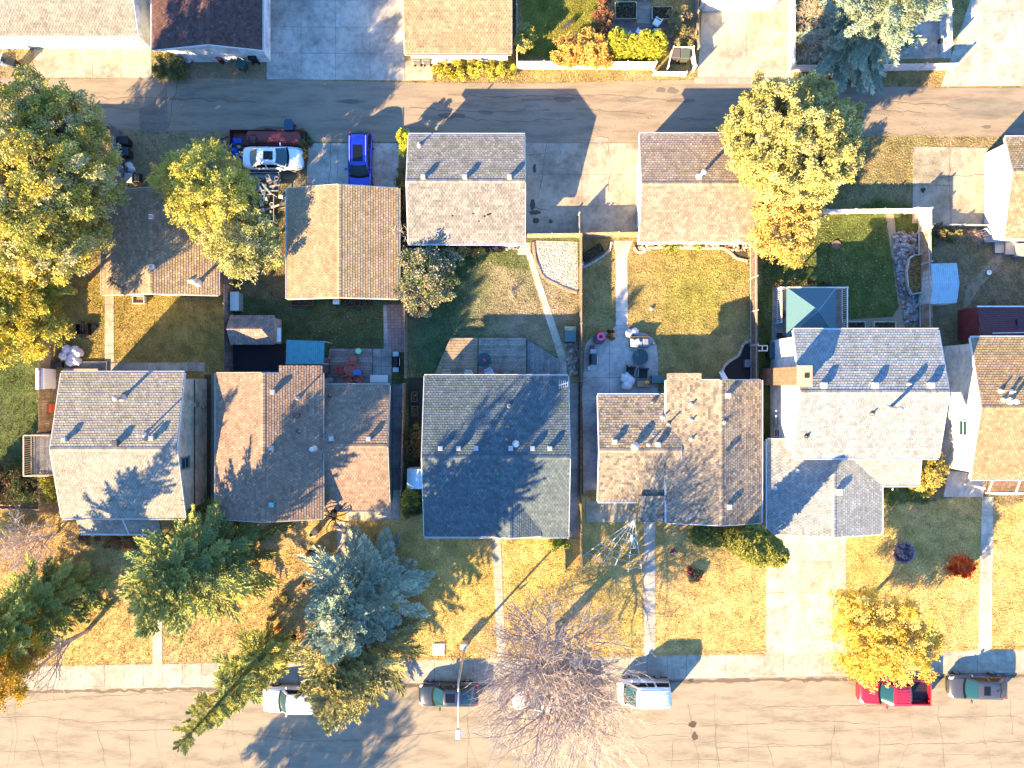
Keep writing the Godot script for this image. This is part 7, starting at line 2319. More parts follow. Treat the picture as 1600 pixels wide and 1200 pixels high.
	block("storage_box", "grey box on the plank walk left of the left house", "box", 78, 634, Vector3(0.55, 0.55, 0.9), Color(0.3, 0.29, 0.29), Color(0.4, 0.38, 0.38)); block("red_cabinet", "small red cabinet against the left house's left wall", "cabinet", 86, 638, Vector3(0.3, 0.8, 0.7), Color(0.45, 0.09, 0.04), Color(0.55, 0.14, 0.06)); block("blue_tub", "blue-white tub on the plank walk by the railed landing", "tub", 79, 664, Vector3(0.34, 0.4, 0.6), Color(0.25, 0.32, 0.5), Color(0.55, 0.62, 0.75))
	# brown house yard
	round_table(553, 577, 0.25, 0.62, Color(0.42, 0.12, 0.09), "round red table on the plank deck with a blue towel")
	garden_chair(553, 562, 180, Color(0.33, 0.09, 0.07), "red-brown deck chair above the round red table", 0.25, ""); garden_chair(536, 578, 90, Color(0.3, 0.05, 0.05), "dark red deck chair left of the round red table", 0.25); garden_chair(546, 594, 20, Color(0.36, 0.1, 0.08), "red deck chair below the round red table, left of two", 0.25); garden_chair(562, 593, -30, Color(0.36, 0.1, 0.08), "red deck chair below the round red table, right of two", 0.25)
	b = MB.new(); b.col = Color(0.03, 0.22, 0.6)
	var rows := []
	for j in 5:
		var row := []
		for i in 6: row.append(at(552 + i * 2.4, 578 + j * 2.0, 1.02) + Vector3(0, 0.03 * noise.get_noise_2d(i * 70, j * 70) + 0.02, 0))
		rows.append(row)
	b.grid(rows)
	tag(put(self, "blue_towel", b, M.fabric), "crumpled blue towel on the round red table", "towel")
	o = thing("green_stool", "mint green round stool at the edge of the plank deck", "stool", at(562, 549, 0.25))
	b = MB.new(); b.col = Color(0.2, 0.55, 0.32)
	b.lathe(Vector3.ZERO, [Vector2(0, 0.44), Vector2(0.22, 0.44), Vector2(0.23, 0.48), Vector2(0.2, 0.5), Vector2(0, 0.5)], 18)
	put_local(o, "seat", b, M.plastic)
	for k in 4:
		b = MB.new(); b.col = Color(0.2, 0.5, 0.3)
		var a := TAU * k / 4
		b.bar(Vector3(cos(a) * 0.2, 0, sin(a) * 0.2), Vector3(cos(a) * 0.15, 0.44, sin(a) * 0.15), 0.03, 0.03)
		put_local(o, "leg", b, M.plastic)
	grill("barbecue", "black barbecue in the corner of the grey patio slabs", 621, 566, 90, black); block("deck_box", "pale grey deck box below the plank deck", "box", 594, 592, Vector3(1.4, 0.5, 0.6), Color(0.35, 0.37, 0.38), Color(0.45, 0.47, 0.47)); block("side_cabinet", "dark cabinet between the teal canopy and the plank deck", "cabinet", 512, 572, Vector3(0.5, 0.8, 1.2), Color(0.1, 0.07, 0.06), Color(0.14, 0.1, 0.09)); block("blue_cooler", "teal cooler at the brown house's back wall", "cooler", 517, 594, Vector3(0.5, 0.4, 0.35), Color(0.1, 0.2, 0.24), Color(0.15, 0.3, 0.34))
	for c in [[475, 473, 1.7, "long dark raised bed behind the orange-tan garage, left"], [560, 474, 1.9, "long dark raised bed behind the orange-tan garage, right"]]:
		bed(c[0], c[1], c[2], 0.5, Color(0.2, 0.08, 0.06), c[3])
	block("white_crate", "white crate between the two raised beds behind the orange-tan garage", "crate", 527, 472, Vector3(0.5, 0.4, 0.4), white, Color(0.6, 0.62, 0.66))
	o = thing("water_tank", "translucent blue-green tank standing beside the small shed", "tank", at(373, 472))
	b = MB.new(); b.col = Color(0.2, 0.33, 0.33)
	b.bevel_box(at(374, 473) + Vector3(0, 0.5, 0), Vector3(0.6, 1.0, 1.4), 0.12)
	put(o, "tank", b, M.plastic)
	b = MB.new(); b.col = Color(0.45, 0.5, 0.5)
	b.bevel_box(at(374, 473) + Vector3(0, 1.0, 0), Vector3(0.66, 0.06, 1.46), 0.02)
	b.lathe(at(374, 473) + Vector3(0, 1.03, 0.3), [Vector2(0.12, 0), Vector2(0.12, 0.06), Vector2(0, 0.06)], 12)
	put(o, "lid", b, M.plastic)
	# dark roofed house deck
	round_table(757, 563, 0.6, 0.55, Color(0.05, 0.1, 0.12), "round teal table on the big back deck with a red posy")
	o = thing("flower_posy", "small red posy in the middle of the round teal table", "flowers", at(757, 563, 1.34))
	b = MB.new(); b.col = Color(0.3, 0.12, 0.08)
	b.lathe(Vector3.ZERO, [Vector2(0, 0), Vector2(0.07, 0), Vector2(0.09, 0.1), Vector2(0, 0.1)], 10)
	put_local(o, "pot", b, M.plastic)
	b = MB.new()
	for i in 40:
		b.col = Color(0.7, 0.12, 0.07) if i % 3 else Color(0.8, 0.35, 0.3)
		var d := rdir(); d.y = absf(d.y)
		leaf_quad(b, Vector3(0, 0.12, 0) + d * 0.06, d, rdir(), 0.1, 0.03)
	put_local(o, "petals", b, M.leaf, false, "stuff")
	garden_chair(699, 585, 0, Color(0.55, 0.48, 0.36), "beige chair against the dark-roofed house's back wall", 0.6); garden_chair(733, 586, 0, white, "white chair against the dark-roofed house's back wall", 0.6); garden_chair(765, 583, 25, Color(0.5, 0.52, 0.62), "lilac-grey chair below the round teal table", 0.6); garden_chair(782, 588, 0, Color(0.35, 0.12, 0.12), "dark red chair right of the lilac-grey chair", 0.6)
	block("compost_bin", "dark green lidded compost bin beside the long brown fence", "bin", 890, 523, Vector3(0.9, 0.8, 1.2), Color(0.05, 0.08, 0.08), Color(0.07, 0.12, 0.12))
	for c in [[648, 620, "dark metal tub in the strip left of the dark-roofed house"], [649, 642, "second dark planter in the strip left of the dark-roofed house"]]: bed(c[0], c[1], 0.5, 0.75, Color(0.1, 0.14, 0.15), c[2])
	# clothes lines in the yard
	o = thing("clothes_frame", "thin metal frame lying on the grass of the middle back yard", "frame", at(735, 510))
	b = MB.new(); b.col = Color(0.06, 0.06, 0.06)
	for e in [[718, 503, 760, 501], [718, 515, 760, 514], [718, 503, 718, 515]]: b.bar(at(e[0], e[1]) + Vector3(0, 0.1, 0), at(e[2], e[3]) + Vector3(0, 0.1, 0), 0.04, 0.04)
	put(o, "bars", b, M.metal)
	# patio yard
	grill("barbecue", "black and silver barbecue at the patio's left edge", 925, 562, 90, Color(0.05, 0.055, 0.06)); block("white_cooler", "small white cooler below the patio barbecue", "cooler", 922, 575, Vector3(0.42, 0.35, 0.3), white, white)
	o = thing("inflatable_ring", "pink inflatable ring on a dark round stand at the patio's upper left", "ring", at(937, 527))
	b = MB.new(); b.col = Color(0.9, 0.09, 0.22)
	var ring := []
	for k in 25: ring.append(at(937, 527) + Vector3(cos(TAU * k / 24) * 0.23, 0.62, sin(TAU * k / 24) * 0.23))
	var rad := []
	for k in 25: rad.append(0.1)
	b.tube(ring, rad, 8, false)
	put(o, "ring", b, M.plastic, true)
	b = MB.new(); b.col = Color(0.05, 0.06, 0.07)
	b.lathe(at(935, 530), [Vector2(0, 0.03), Vector2(0.42, 0.03), Vector2(0.45, 0.45), Vector2(0.4, 0.52), Vector2(0, 0.52)], 18)
	put(o, "stand", b, M.plastic)
	leafy("potted_shrub", "small brown potted shrub beside the pink ring", "plant", 953, 523, [[953, 522, 0.4, 0.32]], [Color(0.12, 0.08, 0.03), Color(0.2, 0.14, 0.04)], 3.0, 0.55, Color(0.2, 0.15, 0.1), 0.02)
	o = thing("garden_sofa", "wicker sofa with blue-grey cushions on the patio", "sofa", at(998, 535))
	b = MB.new(); b.col = Color(0.07, 0.07, 0.08)
	b.bevel_box(Vector3(0, 0.2, 0), Vector3(1.5, 0.38, 0.8), 0.04); b.bevel_box(Vector3(0, 0.45, 0.42), Vector3(1.5, 0.5, 0.12), 0.03)
	put_local(o, "frame", b, M.fabric)
	for x in [-0.46, 0.02, 0.48]:
		b = MB.new(); b.col = Color(0.22, 0.27, 0.33) if x < 0.3 else Color(0.35, 0.38, 0.42)
		b.bevel_box(Vector3(x, 0.45, -0.04), Vector3(0.46, 0.14, 0.66), 0.05)
		put_local(o, "cushion", b, M.fabric)
	b = MB.new(); b.col = Color(0.5, 0.5, 0.55)
	b.bevel_box(Vector3(0.25, 0.58, 0.05), Vector3(0.5, 0.14, 0.4), 0.06, Basis(Vector3.UP, 0.4)); put_local(o, "blanket", b, M.fabric)
	o.rotation.y = PI
	bags("laundry_heap", "bright white heaped cloth above the wicker sofa", 991, 519, [[0, 0], [-0.45, 0.12]], 0.32)
	for c in [[983, 580, 8, "dark cushioned patio armchair, left of the pair"], [1003, 583, 4, "dark cushioned patio armchair, right of the pair"]]:
		o = thing("patio_armchair", c[3], "chair", at(c[0], c[1])); o.rotation.y = deg_to_rad(-c[2])
		b = MB.new(); b.col = Color(0.04, 0.04, 0.045)
		b.bevel_box(Vector3(0, 0.22, 0), Vector3(0.72, 0.4, 0.7), 0.04); put_local(o, "seat", b, M.fabric)
		b = MB.new(); b.col = Color(0.055, 0.055, 0.06)
		b.bevel_box(Vector3(0, 0.6, -0.34), Vector3(0.72, 0.6, 0.14), 0.05); put_local(o, "backrest", b, M.fabric)
		for s in [-1, 1]:
			b = MB.new(); b.col = Color(0.2, 0.2, 0.21)
			b.bevel_box(Vector3(s * 0.38, 0.55, 0), Vector3(0.08, 0.08, 0.66), 0.02); put_local(o, "armrest", b, M.plastic)
	bags("covered_bundle", "white bundled cover lying below the dark armchairs", 979, 602, [[0, 0], [0.15, -0.35], [-0.1, -0.6]], 0.42)
	o = thing("glass_table", "low dark round glass table on the patio", "table", at(999, 558))
	b = MB.new(); b.col = Color(0.2, 0.2, 0.2)
	b.lathe(Vector3(0, 0.42, 0), [Vector2(0, 0), Vector2(0.6, 0), Vector2(0.62, 0.02), Vector2(0, 0.03)], 24); put_local(o, "tabletop", b, M.glass)
	b = MB.new(); b.col = Color(0.1, 0.1, 0.1)
	b.lathe(Vector3.ZERO, [Vector2(0.3, 0), Vector2(0.05, 0.1), Vector2(0.05, 0.42)], 12); put_local(o, "foot", b, M.metal)
	round_can(1020, 537, Color(0.2, 0.18, 0.18), "small dark pot at the patio's right rim", 0.14, 0.3); block("teal_storage_box", "dark teal storage box at the patio's lower right", "box", 1026, 593, Vector3(1.0, 0.6, 0.6), Color(0.05, 0.09, 0.1), Color(0.07, 0.13, 0.14)); block("blue_crate", "bright blue crate beside the raised bed at the driveway gate", "crate", 909, 415, Vector3(0.3, 0.3, 0.5), Color(0.03, 0.12, 0.6), Color(0.05, 0.18, 0.7)); block("red_cushion_box", "dark red low box by the patio's left rim", "box", 925, 546, Vector3(0.35, 0.3, 0.6), Color(0.18, 0.03, 0.03), Color(0.22, 0.04, 0.04))
	block("wooden_bin", "brown bin below the dark armchairs", "bin", 1003, 600, Vector3(0.9, 0.4, 0.5), Color(0.2, 0.13, 0.08), Color(0.3, 0.2, 0.12)); o = thing("pumpkin", "orange pumpkin on the brown bin near the patio armchairs", "pumpkin", at(1010, 598, 0.45)); b = MB.new(); b.col = Color(0.75, 0.3, 0.03); blob(b, Vector3(0, 0.14, 0), Vector3(0.18, 0.14, 0.18), 8); put_local(o, "flesh", b, M.plastic, true); b = MB.new(); b.col = Color(0.2, 0.15, 0.05); b.tube([Vector3(0, 0.26, 0), Vector3(0.03, 0.34, 0)], [0.025, 0.02], 6); put_local(o, "stalk", b, M.wood)
	bed(926, 396, 1.7, 0.7, Color(0.06, 0.05, 0.045), "slanting raised bed with leftover plants by the driveway gate", 32.0)
	o = thing("lawn_ball", "white ball lying on the patio yard's lawn", "ball", at(1017, 483)); b = MB.new(); b.col = white; blob(b, Vector3(0, 0.13, 0), Vector3(0.13, 0.13, 0.13), 8); put_local(o, "skin", b, M.plastic, true); b = MB.new(); b.col = Color(0.4, 0.4, 0.4); b.lathe(Vector3(0, 0.13, 0), [Vector2(0.131, -0.01), Vector2(0.131, 0.01)], 18); put_local(o, "seam", b, M.plastic)
	block("dark_planter", "grey planter in the black mulch bed", "planter", 1166, 568, Vector3(0.45, 0.4, 0.6), Color(0.1, 0.1, 0.11), Color(0.16, 0.16, 0.17))
	o = thing("leaning_board", "white rounded board leaning at the house corner by the mulch bed", "board", at(1126, 588)); b = MB.new(); b.col = white; b.bevel_box(Vector3(0, 0.8, 0), Vector3(0.36, 1.6, 0.07), 0.03, Basis(Vector3.RIGHT, 0.5) * Basis(Vector3.UP, 0.5)); put_local(o, "board", b, M.plastic); b = MB.new(); b.col = Color(0.3, 0.3, 0.3); b.bar(Vector3(0, 0.02, -0.5), Vector3(0, 0.4, -0.3), 0.03, 0.03); put_local(o, "prop", b, M.metal)
	o = thing("white_arbour", "small white lattice arch beside the dark fence", "arch", at(1184, 545)); b = MB.new(); b.col = white
	for e in [[1183, 540, 1199, 540], [1183, 548, 1199, 548], [1183, 540, 1183, 548], [1199, 540, 1199, 548], [1191, 540, 1191, 548]]: b.bar(at(e[0], e[1], 1.2), at(e[2], e[3], 1.2), 0.06, 0.06)
	put(o, "top", b, M.paint, false, "stuff"); b = MB.new(); b.col = white
	for c in [[1183, 540], [1199, 540], [1183, 548], [1199, 548]]: b.bar(at(c[0], c[1]) * Vector3(0.98, 1, 1) , at(c[0], c[1], 1.2), 0.06, 0.06)
	put(o, "legs", b, M.paint, false, "stuff")
	# green yard
	o = thing("tree_stump", "low rusty-brown old tree stump in the green yard", "stump", at(1306, 383)); b = MB.new(); b.col = Color(0.2, 0.13, 0.09); b.lathe(Vector3.ZERO, [Vector2(0.42, 0), Vector2(0.36, 0.12), Vector2(0.3, 0.12), Vector2(0.12, 0.05), Vector2(0, 0.06)], 14); put_local(o, "stump", b, M.bark); b = MB.new(); b.col = Color(0.3, 0.2, 0.12); b.lathe(Vector3(0, 0.07, 0), [Vector2(0.2, 0), Vector2(0.12, 0.02), Vector2(0, 0.02)], 12); put_local(o, "heartwood", b, M.wood)
	o = thing("boat_planter", "boat-shaped planter full of brown leaves and rocks beside the tan board fence", "planter", at(1430, 430))
	var hull := [Vector2(1420, 404), Vector2(1428, 399), Vector2(1443, 397), Vector2(1446, 430), Vector2(1444, 456), Vector2(1424, 460), Vector2(1418, 450), Vector2(1416, 425)]
	b = MB.new(); b.col = Color(0.62, 0.58, 0.52)
	for i in hull.size(): b.bar(at(hull[i].x, hull[i].y, 0.5), at(hull[(i + 1) % 8].x, hull[(i + 1) % 8].y, 0.5), 0.1, 0.3)
	put(o, "rim", b, M.wood)
	b = MB.new(); b.col = Color(0.24, 0.14, 0.06)
	var hp := []
	for q in hull: hp.append(g2(q.x, q.y, 0.5))
	b.slab(hp, 0.0, 0.45); put(o, "soil", b, M.soil)
	make_litter_on(o, 1431, 428, 12, 28, 0.5, 260)
	for c in [[1332, 509, "white-framed planter bed behind the white house, left of two"], [1379, 509, "white-framed planter bed behind the white house, right of two"]]: bed(c[0], c[1], 1.7, 0.55, Color(0.7, 0.7, 0.7), c[2])
	block("black_square_pot", "small black square pot on the gazebo pad", "pot", 1217, 524, Vector3(0.34, 0.3, 0.34), black, Color(0.03, 0.03, 0.03)); round_can(1226, 491, Color(0.05, 0.05, 0.06), "black round stool on the gazebo pad", 0.28, 0.4); block("heat_pump", "dark cylinder-fronted unit at the white house's upper left corner", "unit", 1203, 548, Vector3(0.7, 0.9, 1.3), Color(0.03, 0.04, 0.05), Color(0.06, 0.08, 0.1))
	o = thing("stair_rail", "white zigzag stair rail beside the right-edge garage", "rail", at(1560, 360)); b = MB.new(); b.col = white
	for e in [[1541, 357, 1548, 366], [1548, 366, 1558, 362], [1558, 362, 1562, 367], [1562, 367, 1572, 365]]: b.bar(at(e[0], e[1], 0.9), at(e[2], e[3], 0.9), 0.06, 0.06)
	for e in [[1541, 357], [1548, 366], [1558, 362], [1572, 365]]: b.bar(at(e[0], e[1], 0.9) * Vector3(1, 0, 1), at(e[0], e[1], 0.9), 0.05, 0.05)
	put(o, "rail", b, M.paint)
	o = thing("concrete_steps", "grey concrete steps below the right-edge garage", "steps", at(1580, 385))
	for i in 3: b = MB.new(); b.col = Color(0.42, 0.39, 0.36); b.bevel_box(at(1562 + i * 14, 386 + i * 3) + Vector3(0, 0.1 + i * 0.08, 0), Vector3(1.0, 0.2 + i * 0.16, 1.0), 0.02); put(o, "step", b, M.concrete)
	for c in [[1511, 495], [1511, 508], [1510, 521]]: b = MB.new()
	o = thing("stepping_slabs", "three grey slabs beside the dark red lean-to", "slabs", at(1511, 508))
	for c in [[1511, 493], [1511, 507], [1510, 521]]: b = MB.new(); b.col = Color(0.36, 0.36, 0.36); b.bevel_box(at(c[0], c[1]) + Vector3(0, 0.02, 0), Vector3(0.44, 0.08, 0.62), 0.015); put(o, "slab", b, M.concrete)
	o = thing("white_dish", "white oval dish lying in the right-hand back yard", "dish", at(1544, 426)); b = MB.new(); b.col = white; b.lathe(Vector3.ZERO, [Vector2(0, 0.02), Vector2(0.12, 0.03), Vector2(0.2, 0.12), Vector2(0.18, 0.13), Vector2(0.1, 0.05), Vector2(0, 0.04)], 14); put_local(o, "bowl", b, M.plastic); b = MB.new(); b.col = Color(0.5, 0.5, 0.5); b.lathe(Vector3.ZERO, [Vector2(0.06, 0), Vector2(0.05, 0.03)], 10); put_local(o, "foot", b, M.plastic)
	# walled patio beyond the lane
	for c in [[956, 56, 200, "white patio chair, leftmost by the yellow cedars"], [978, 60, 190, "white patio chair, second from the left by the yellow cedars"], [998, 56, 150, "white patio chair, third from the left by the yellow cedars"], [1024, 40, 240, "white patio chair at the upper right of the paver patio"]]: garden_chair(c[0], c[1], c[2], white, c[3], 0.0, "white chairs on the walled patio")
	for c in [[977, 20, 1.7, 1.3, "dark raised planter with pale frame on the walled patio, left"], [1033, 24, 1.6, 0.95, "dark raised planter with pale frame on the walled patio, right"], [1006, -6, 1.3, 0.7, "raised planter at the top edge between the other two"]]: bed(c[0], c[1], c[2], c[3], Color(0.5, 0.45, 0.38), c[4])
	block("blue_side_table", "pale blue side table by the upper right patio chair", "table", 1024, 54, Vector3(0.45, 0.5, 0.45), Color(0.4, 0.46, 0.52), Color(0.55, 0.6, 0.66))
	o = thing("picnic_bench", "dark slatted bench on the small lawn beyond the lane", "bench", at(888, 38)); b = MB.new(); b.col = Color(0.1, 0.09, 0.07)
	for i in 4: b.bar(at(881 + i * 3.2, 42 - i * 0.4, 0.45) + Vector3(-0.25, 0, 0.2), at(881 + i * 3.2, 42 - i * 0.4, 0.45) + Vector3(0.35, 0, -0.5), 0.08, 0.04)
	put(o, "slats", b, M.wood, false, "stuff"); b = MB.new(); b.col = Color(0.1, 0.09, 0.07); b.bar(at(881, 42), at(881, 42, 0.45), 0.06, 0.06); b.bar(at(892, 36), at(892, 36, 0.45), 0.06, 0.06); put(o, "legs", b, M.wood, false, "stuff")
	for c in [[1467, 24, "dark wall lantern on the upper right white fence, upper"], [1467, 66, "dark wall lantern on the upper right white fence, lower"]]: block("wall_lantern", c[2], "lantern", c[0], c[1], Vector3(0.25, 0.35, 0.3), black, Color(0.04, 0.04, 0.04), 0, 1.0)
	# front lawn decorations
	spider(522, 806, 2.95, 0.62, "giant black spider decoration at the brown house's front eave")
	spider(460, 998, 0.35, 0.42, "black spider decoration lying by the pavement")
	spider(475, 914, 0.3, 0.28, "small black spider decoration beside the blue spruce")
	web()
	o = thing("black_inflatable", "large glossy black rounded decoration on the brown house's front lawn", "decoration", at(495, 866)); b = MB.new(); b.col = black
	blob(b, Vector3(0.1, 0.45, -0.05), Vector3(0.85, 0.6, 0.6)); put_local(o, "body", b, M.plastic, true); b = MB.new(); b.col = Color(0.03, 0.03, 0.03); blob(b, Vector3(-0.75, 0.35, 0.25), Vector3(0.32, 0.34, 0.3)); put_local(o, "head", b, M.plastic, true)
	o = thing("lawn_figure", "small white and black cloaked lawn figure near the giant spider", "decoration", at(491, 832)); b = MB.new(); b.col = white; b.lathe(Vector3.ZERO, [Vector2(0.3, 0), Vector2(0.22, 0.5), Vector2(0.12, 0.9), Vector2(0.0, 0.95)], 12); put_local(o, "cloak", b, M.fabric); b = MB.new(); b.col = black; blob(b, Vector3(0, 1.0, 0), Vector3(0.13, 0.15, 0.13), 7); put_local(o, "head", b, M.plastic, true)
	o = thing("lawn_figure", "small pink-skirted lawn figure right of the rope web", "decoration", at(1052, 862)); b = MB.new(); b.col = Color(0.5, 0.15, 0.18); b.lathe(Vector3.ZERO, [Vector2(0.26, 0), Vector2(0.2, 0.3), Vector2(0.08, 0.5), Vector2(0.0, 0.5)], 12); put_local(o, "skirt", b, M.fabric); b = MB.new(); b.col = Color(0.55, 0.42, 0.38); blob(b, Vector3(0, 0.62, 0), Vector3(0.13, 0.15, 0.13), 7); put_local(o, "head", b, M.plastic, true); b = MB.new(); b.col = Color(0.1, 0.07, 0.06); b.bevel_box(Vector3(-0.2, 0.45, -0.1), Vector3(0.34, 0.1, 0.12), 0.03, Basis(Vector3.UP, 0.5)); put_local(o, "arms", b, M.fabric)
	leafy("flower_clump", "small round flower clump in the lawn between web and white driveway", "plant", 1083, 898, [[1080, 897, 0.25, 0.4], [1090, 899, 0.25, 0.3], [1084, 903, 0.2, 0.3]], [Color(0.05, 0.14, 0.05), Color(0.4, 0.08, 0.1), Color(0.1, 0.25, 0.12)], 3.0, 0.55, Color(0.1, 0.1, 0.05), 0.02)
	o = thing("pumpkin", "orange pumpkin by the narrow leaning spruce", "pumpkin", at(434, 981)); b = MB.new(); b.col = Color(0.7, 0.14, 0.03); blob(b, Vector3(0, 0.2, 0), Vector3(0.24, 0.2, 0.24), 9); put_local(o, "flesh", b, M.plastic, true); b = MB.new(); b.col = Color(0.2, 0.18, 0.06); b.tube([Vector3(0, 0.38, 0), Vector3(0.03, 0.48, 0.02)], [0.03, 0.02], 6); put_local(o, "stalk", b, M.wood)
	leafy("dry_grass_clump", "dry arching ornamental grass clumps on the brown house's front lawn", "plant", 432, 946, [[430, 945, 0.5, 0.5], [444, 938, 0.4, 0.4], [425, 962, 0.4, 0.35]], [Color(0.5, 0.4, 0.18), Color(0.42, 0.36, 0.12)], 1.2, 0.7, Color(0.3, 0.25, 0.15), 0.02)
	# round stone bed with plum-coloured planting
	o = thing("round_flower_bed", "round stone-ringed bed with plum-grey plants on the right front lawn", "flower bed", at(1411, 863)); b = MB.new(); b.col = Color(0.12, 0.07, 0.06); b.lathe(Vector3.ZERO, [Vector2(0.72, 0.0), Vector2(0.7, 0.14), Vector2(0, 0.18)], 22); put_local(o, "soil", b, M.soil)
	for k in 16:
		b = MB.new(); var q := rng.randf_range(0.8, 1.2); b.col = Color(0.3 * q, 0.22 * q, 0.26 * q)
		var a := TAU * k / 16; b.bevel_box(Vector3(cos(a) * 0.78, 0.1, sin(a) * 0.78), Vector3(0.16, 0.22, 0.27), 0.03, Basis(Vector3.UP, -a)); put_local(o, "stone", b, M.stone)
	leafy("plum_plants", "plum-grey plants filling the round stone bed", "plant", 1411, 863, [[1411, 861, 0.4, 0.45], [1404, 866, 0.35, 0.3], [1418, 866, 0.35, 0.3]], [Color(0.18, 0.1, 0.16), Color(0.3, 0.22, 0.28), Color(0.45, 0.4, 0.42)], 2.0, 0.6, Color(0.2, 0.1, 0.1), 0.02)
	block("garden_ornament", "dark ornament at the golden tree's upper left edge", "ornament", 1338, 933, Vector3(0.5, 0.4, 0.4), Color(0.1, 0.07, 0.07), Color(0.5, 0.42, 0.4), 30)

func make_litter_on(o: Node3D, px: float, py: float, rx: float, ry: float, y: float, n: int) -> void:
	var xf := []
	var cols := []
	for i in n:
		var p := at(px + rng.randf_range(-rx, rx) * 0.9, py + rng.randf_range(-ry, ry) * 0.95, y)
		xf.append(Transform3D(Basis(Vector3.UP, rng.randf() * TAU).scaled(Vector3.ONE * rng.randf_range(0.8, 1.4)), p))
		var q := rng.randf_range(0.5, 1.3)
		cols.append(Color(0.42 * q, 0.22 * q, 0.06 * q))
	scatter(o, "leaves", fallen_leaf, M.leaf, xf, cols, "stuff")

func bags(called: String, label: String, px: float, py: float, offs: Array, r: float) -> void:
	var o := thing(called, label, "bags", at(px, py))
	for e in offs:
		var b := MB.new(); b.col = Color(0.6, 0.55, 0.56)
		var rows := []
		for j in 10:
			var row := []
			for k in 16:
				var th := PI * j / 9
				var a := TAU * k / 16
				var d := Vector3(sin(th) * cos(a), cos(th), sin(th) * sin(a))
				var q := r * (1.0 + 0.4 * noise.get_noise_3dv(d * 120.0 + Vector3(e[0], 0, e[1]) * 300.0))
				row.append(Vector3(e[0], r * 0.75, e[1]) + d * q * Vector3(1, 0.85, 1))
			rows.append(row)
		b.grid(rows, true)
		put_local(o, "bag", b, M.plastic, true)

func bed(px: float, py: float, w: float, d: float, col: Color, label: String, deg := 0.0) -> void:
	var o := thing("raised_bed", label, "planter", at(px, py))
	o.rotation.y = deg_to_rad(deg)
	for e in [[Vector3(0, 0.2, d * 0.5), Vector3(w, 0.42, 0.06)], [Vector3(0, 0.2, -d * 0.5), Vector3(w, 0.42, 0.06)], [Vector3(w * 0.5 - 0.03, 0.2, 0), Vector3(0.06, 0.42, d - 0.07)], [Vector3(-w * 0.5 + 0.03, 0.2, 0), Vector3(0.06, 0.42, d - 0.07)]]:
		var b := MB.new(); b.col = col
		b.bevel_box(e[0], e[1], 0.015)
		put_local(o, "plank", b, M.wood)
	var s := MB.new(); s.col = Color(0.05, 0.035, 0.025)
	s.box(Vector3(0, 0.16, 0), Vector3(w - 0.14, 0.3, d - 0.07))
	put_local(o, "soil", s, M.soil)
	var p := MB.new()
	for i in int(w * d * 50):
		var q := rng.randf_range(0.5, 1.3)
		p.col = Color(0.2 * q, 0.19 * q, 0.07 * q)
		leaf_quad(p, Vector3(rng.randf_range(-0.45, 0.45) * w, 0.31, rng.randf_range(-0.42, 0.42) * d), (rdir() + Vector3(0, 0.8, 0)).normalized(), rdir(), rng.randf_range(0.1, 0.3), 0.03)
	put_local(o, "plants", p, M.leaf, false, "stuff")

func grill(called: String, label: String, px: float, py: float, deg: float, col: Color) -> void:
	var o := thing(called, label, "barbecue", at(px, py))
	o.rotation.y = deg_to_rad(deg)
	var b := MB.new(); b.col = col
	b.bevel_box(Vector3(0, 0.42, 0), Vector3(0.8, 0.75, 0.5), 0.03); put_local(o, "cabinet", b, M.metal)
	b = MB.new(); b.col = col
	var rows := []
	for k in 7:
		var a := PI * k / 6
		rows.append([Vector3(-0.4, 0.84 + sin(a) * 0.26, -cos(a) * 0.27), Vector3(0.4, 0.84 + sin(a) * 0.26, -cos(a) * 0.27)])
	b.grid(rows); put_local(o, "hood", b, M.metal, true)
	for s in [-1, 1]:
		b = MB.new(); b.col = Color(0.3, 0.32, 0.34); b.bevel_box(Vector3(s * 0.6, 0.82, 0), Vector3(0.36, 0.04, 0.46), 0.015); put_local(o, "side_shelf", b, M.metal)
	b = MB.new(); b.col = Color(0.6, 0.6, 0.62); b.bar(Vector3(-0.3, 0.95, 0.32), Vector3(0.3, 0.95, 0.32), 0.03, 0.03); put_local(o, "handle", b, M.chrome)

func spider(px: float, py: float, y: float, s: float, label: String) -> void:
	var o := thing("spider_decoration", label, "decoration", at(px, py, y))
	var b := MB.new(); b.col = Color(0.012, 0.012, 0.014)
	blob(b, Vector3(0.0, 0.1, -0.35) * s, Vector3(0.42, 0.36, 0.5) * s); put_local(o, "abdomen", b, M.fabric, true)
	b = MB.new(); b.col = Color(0.015, 0.015, 0.017)
	blob(b, Vector3(0, 0.05, 0.3) * s, Vector3(0.26, 0.22, 0.28) * s); put_local(o, "head", b, M.fabric, true)
	for k in 8:
		var side := -1.0 if k % 2 else 1.0
		var f := (k / 2) / 3.0
		var a := lerpf(-0.9, 1.0, f)
		b = MB.new(); b.col = Color(0.012, 0.012, 0.014)
		var d := Vector3(side * cos(a), 0, sin(a))
		b.tube([Vector3(0, 0.05, 0.15) * s, (d * 0.8 + Vector3(0, 0.65, 0.1)) * s, (d * 1.45 + Vector3(0, 0.3, 0.1)) * s, (d * 1.8 + Vector3(0, -0.45, 0.1 + a * 0.2)) * s], [0.075 * s, 0.07 * s, 0.06 * s, 0.03 * s], 6); put_local(o, "leg", b, M.fabric, true)

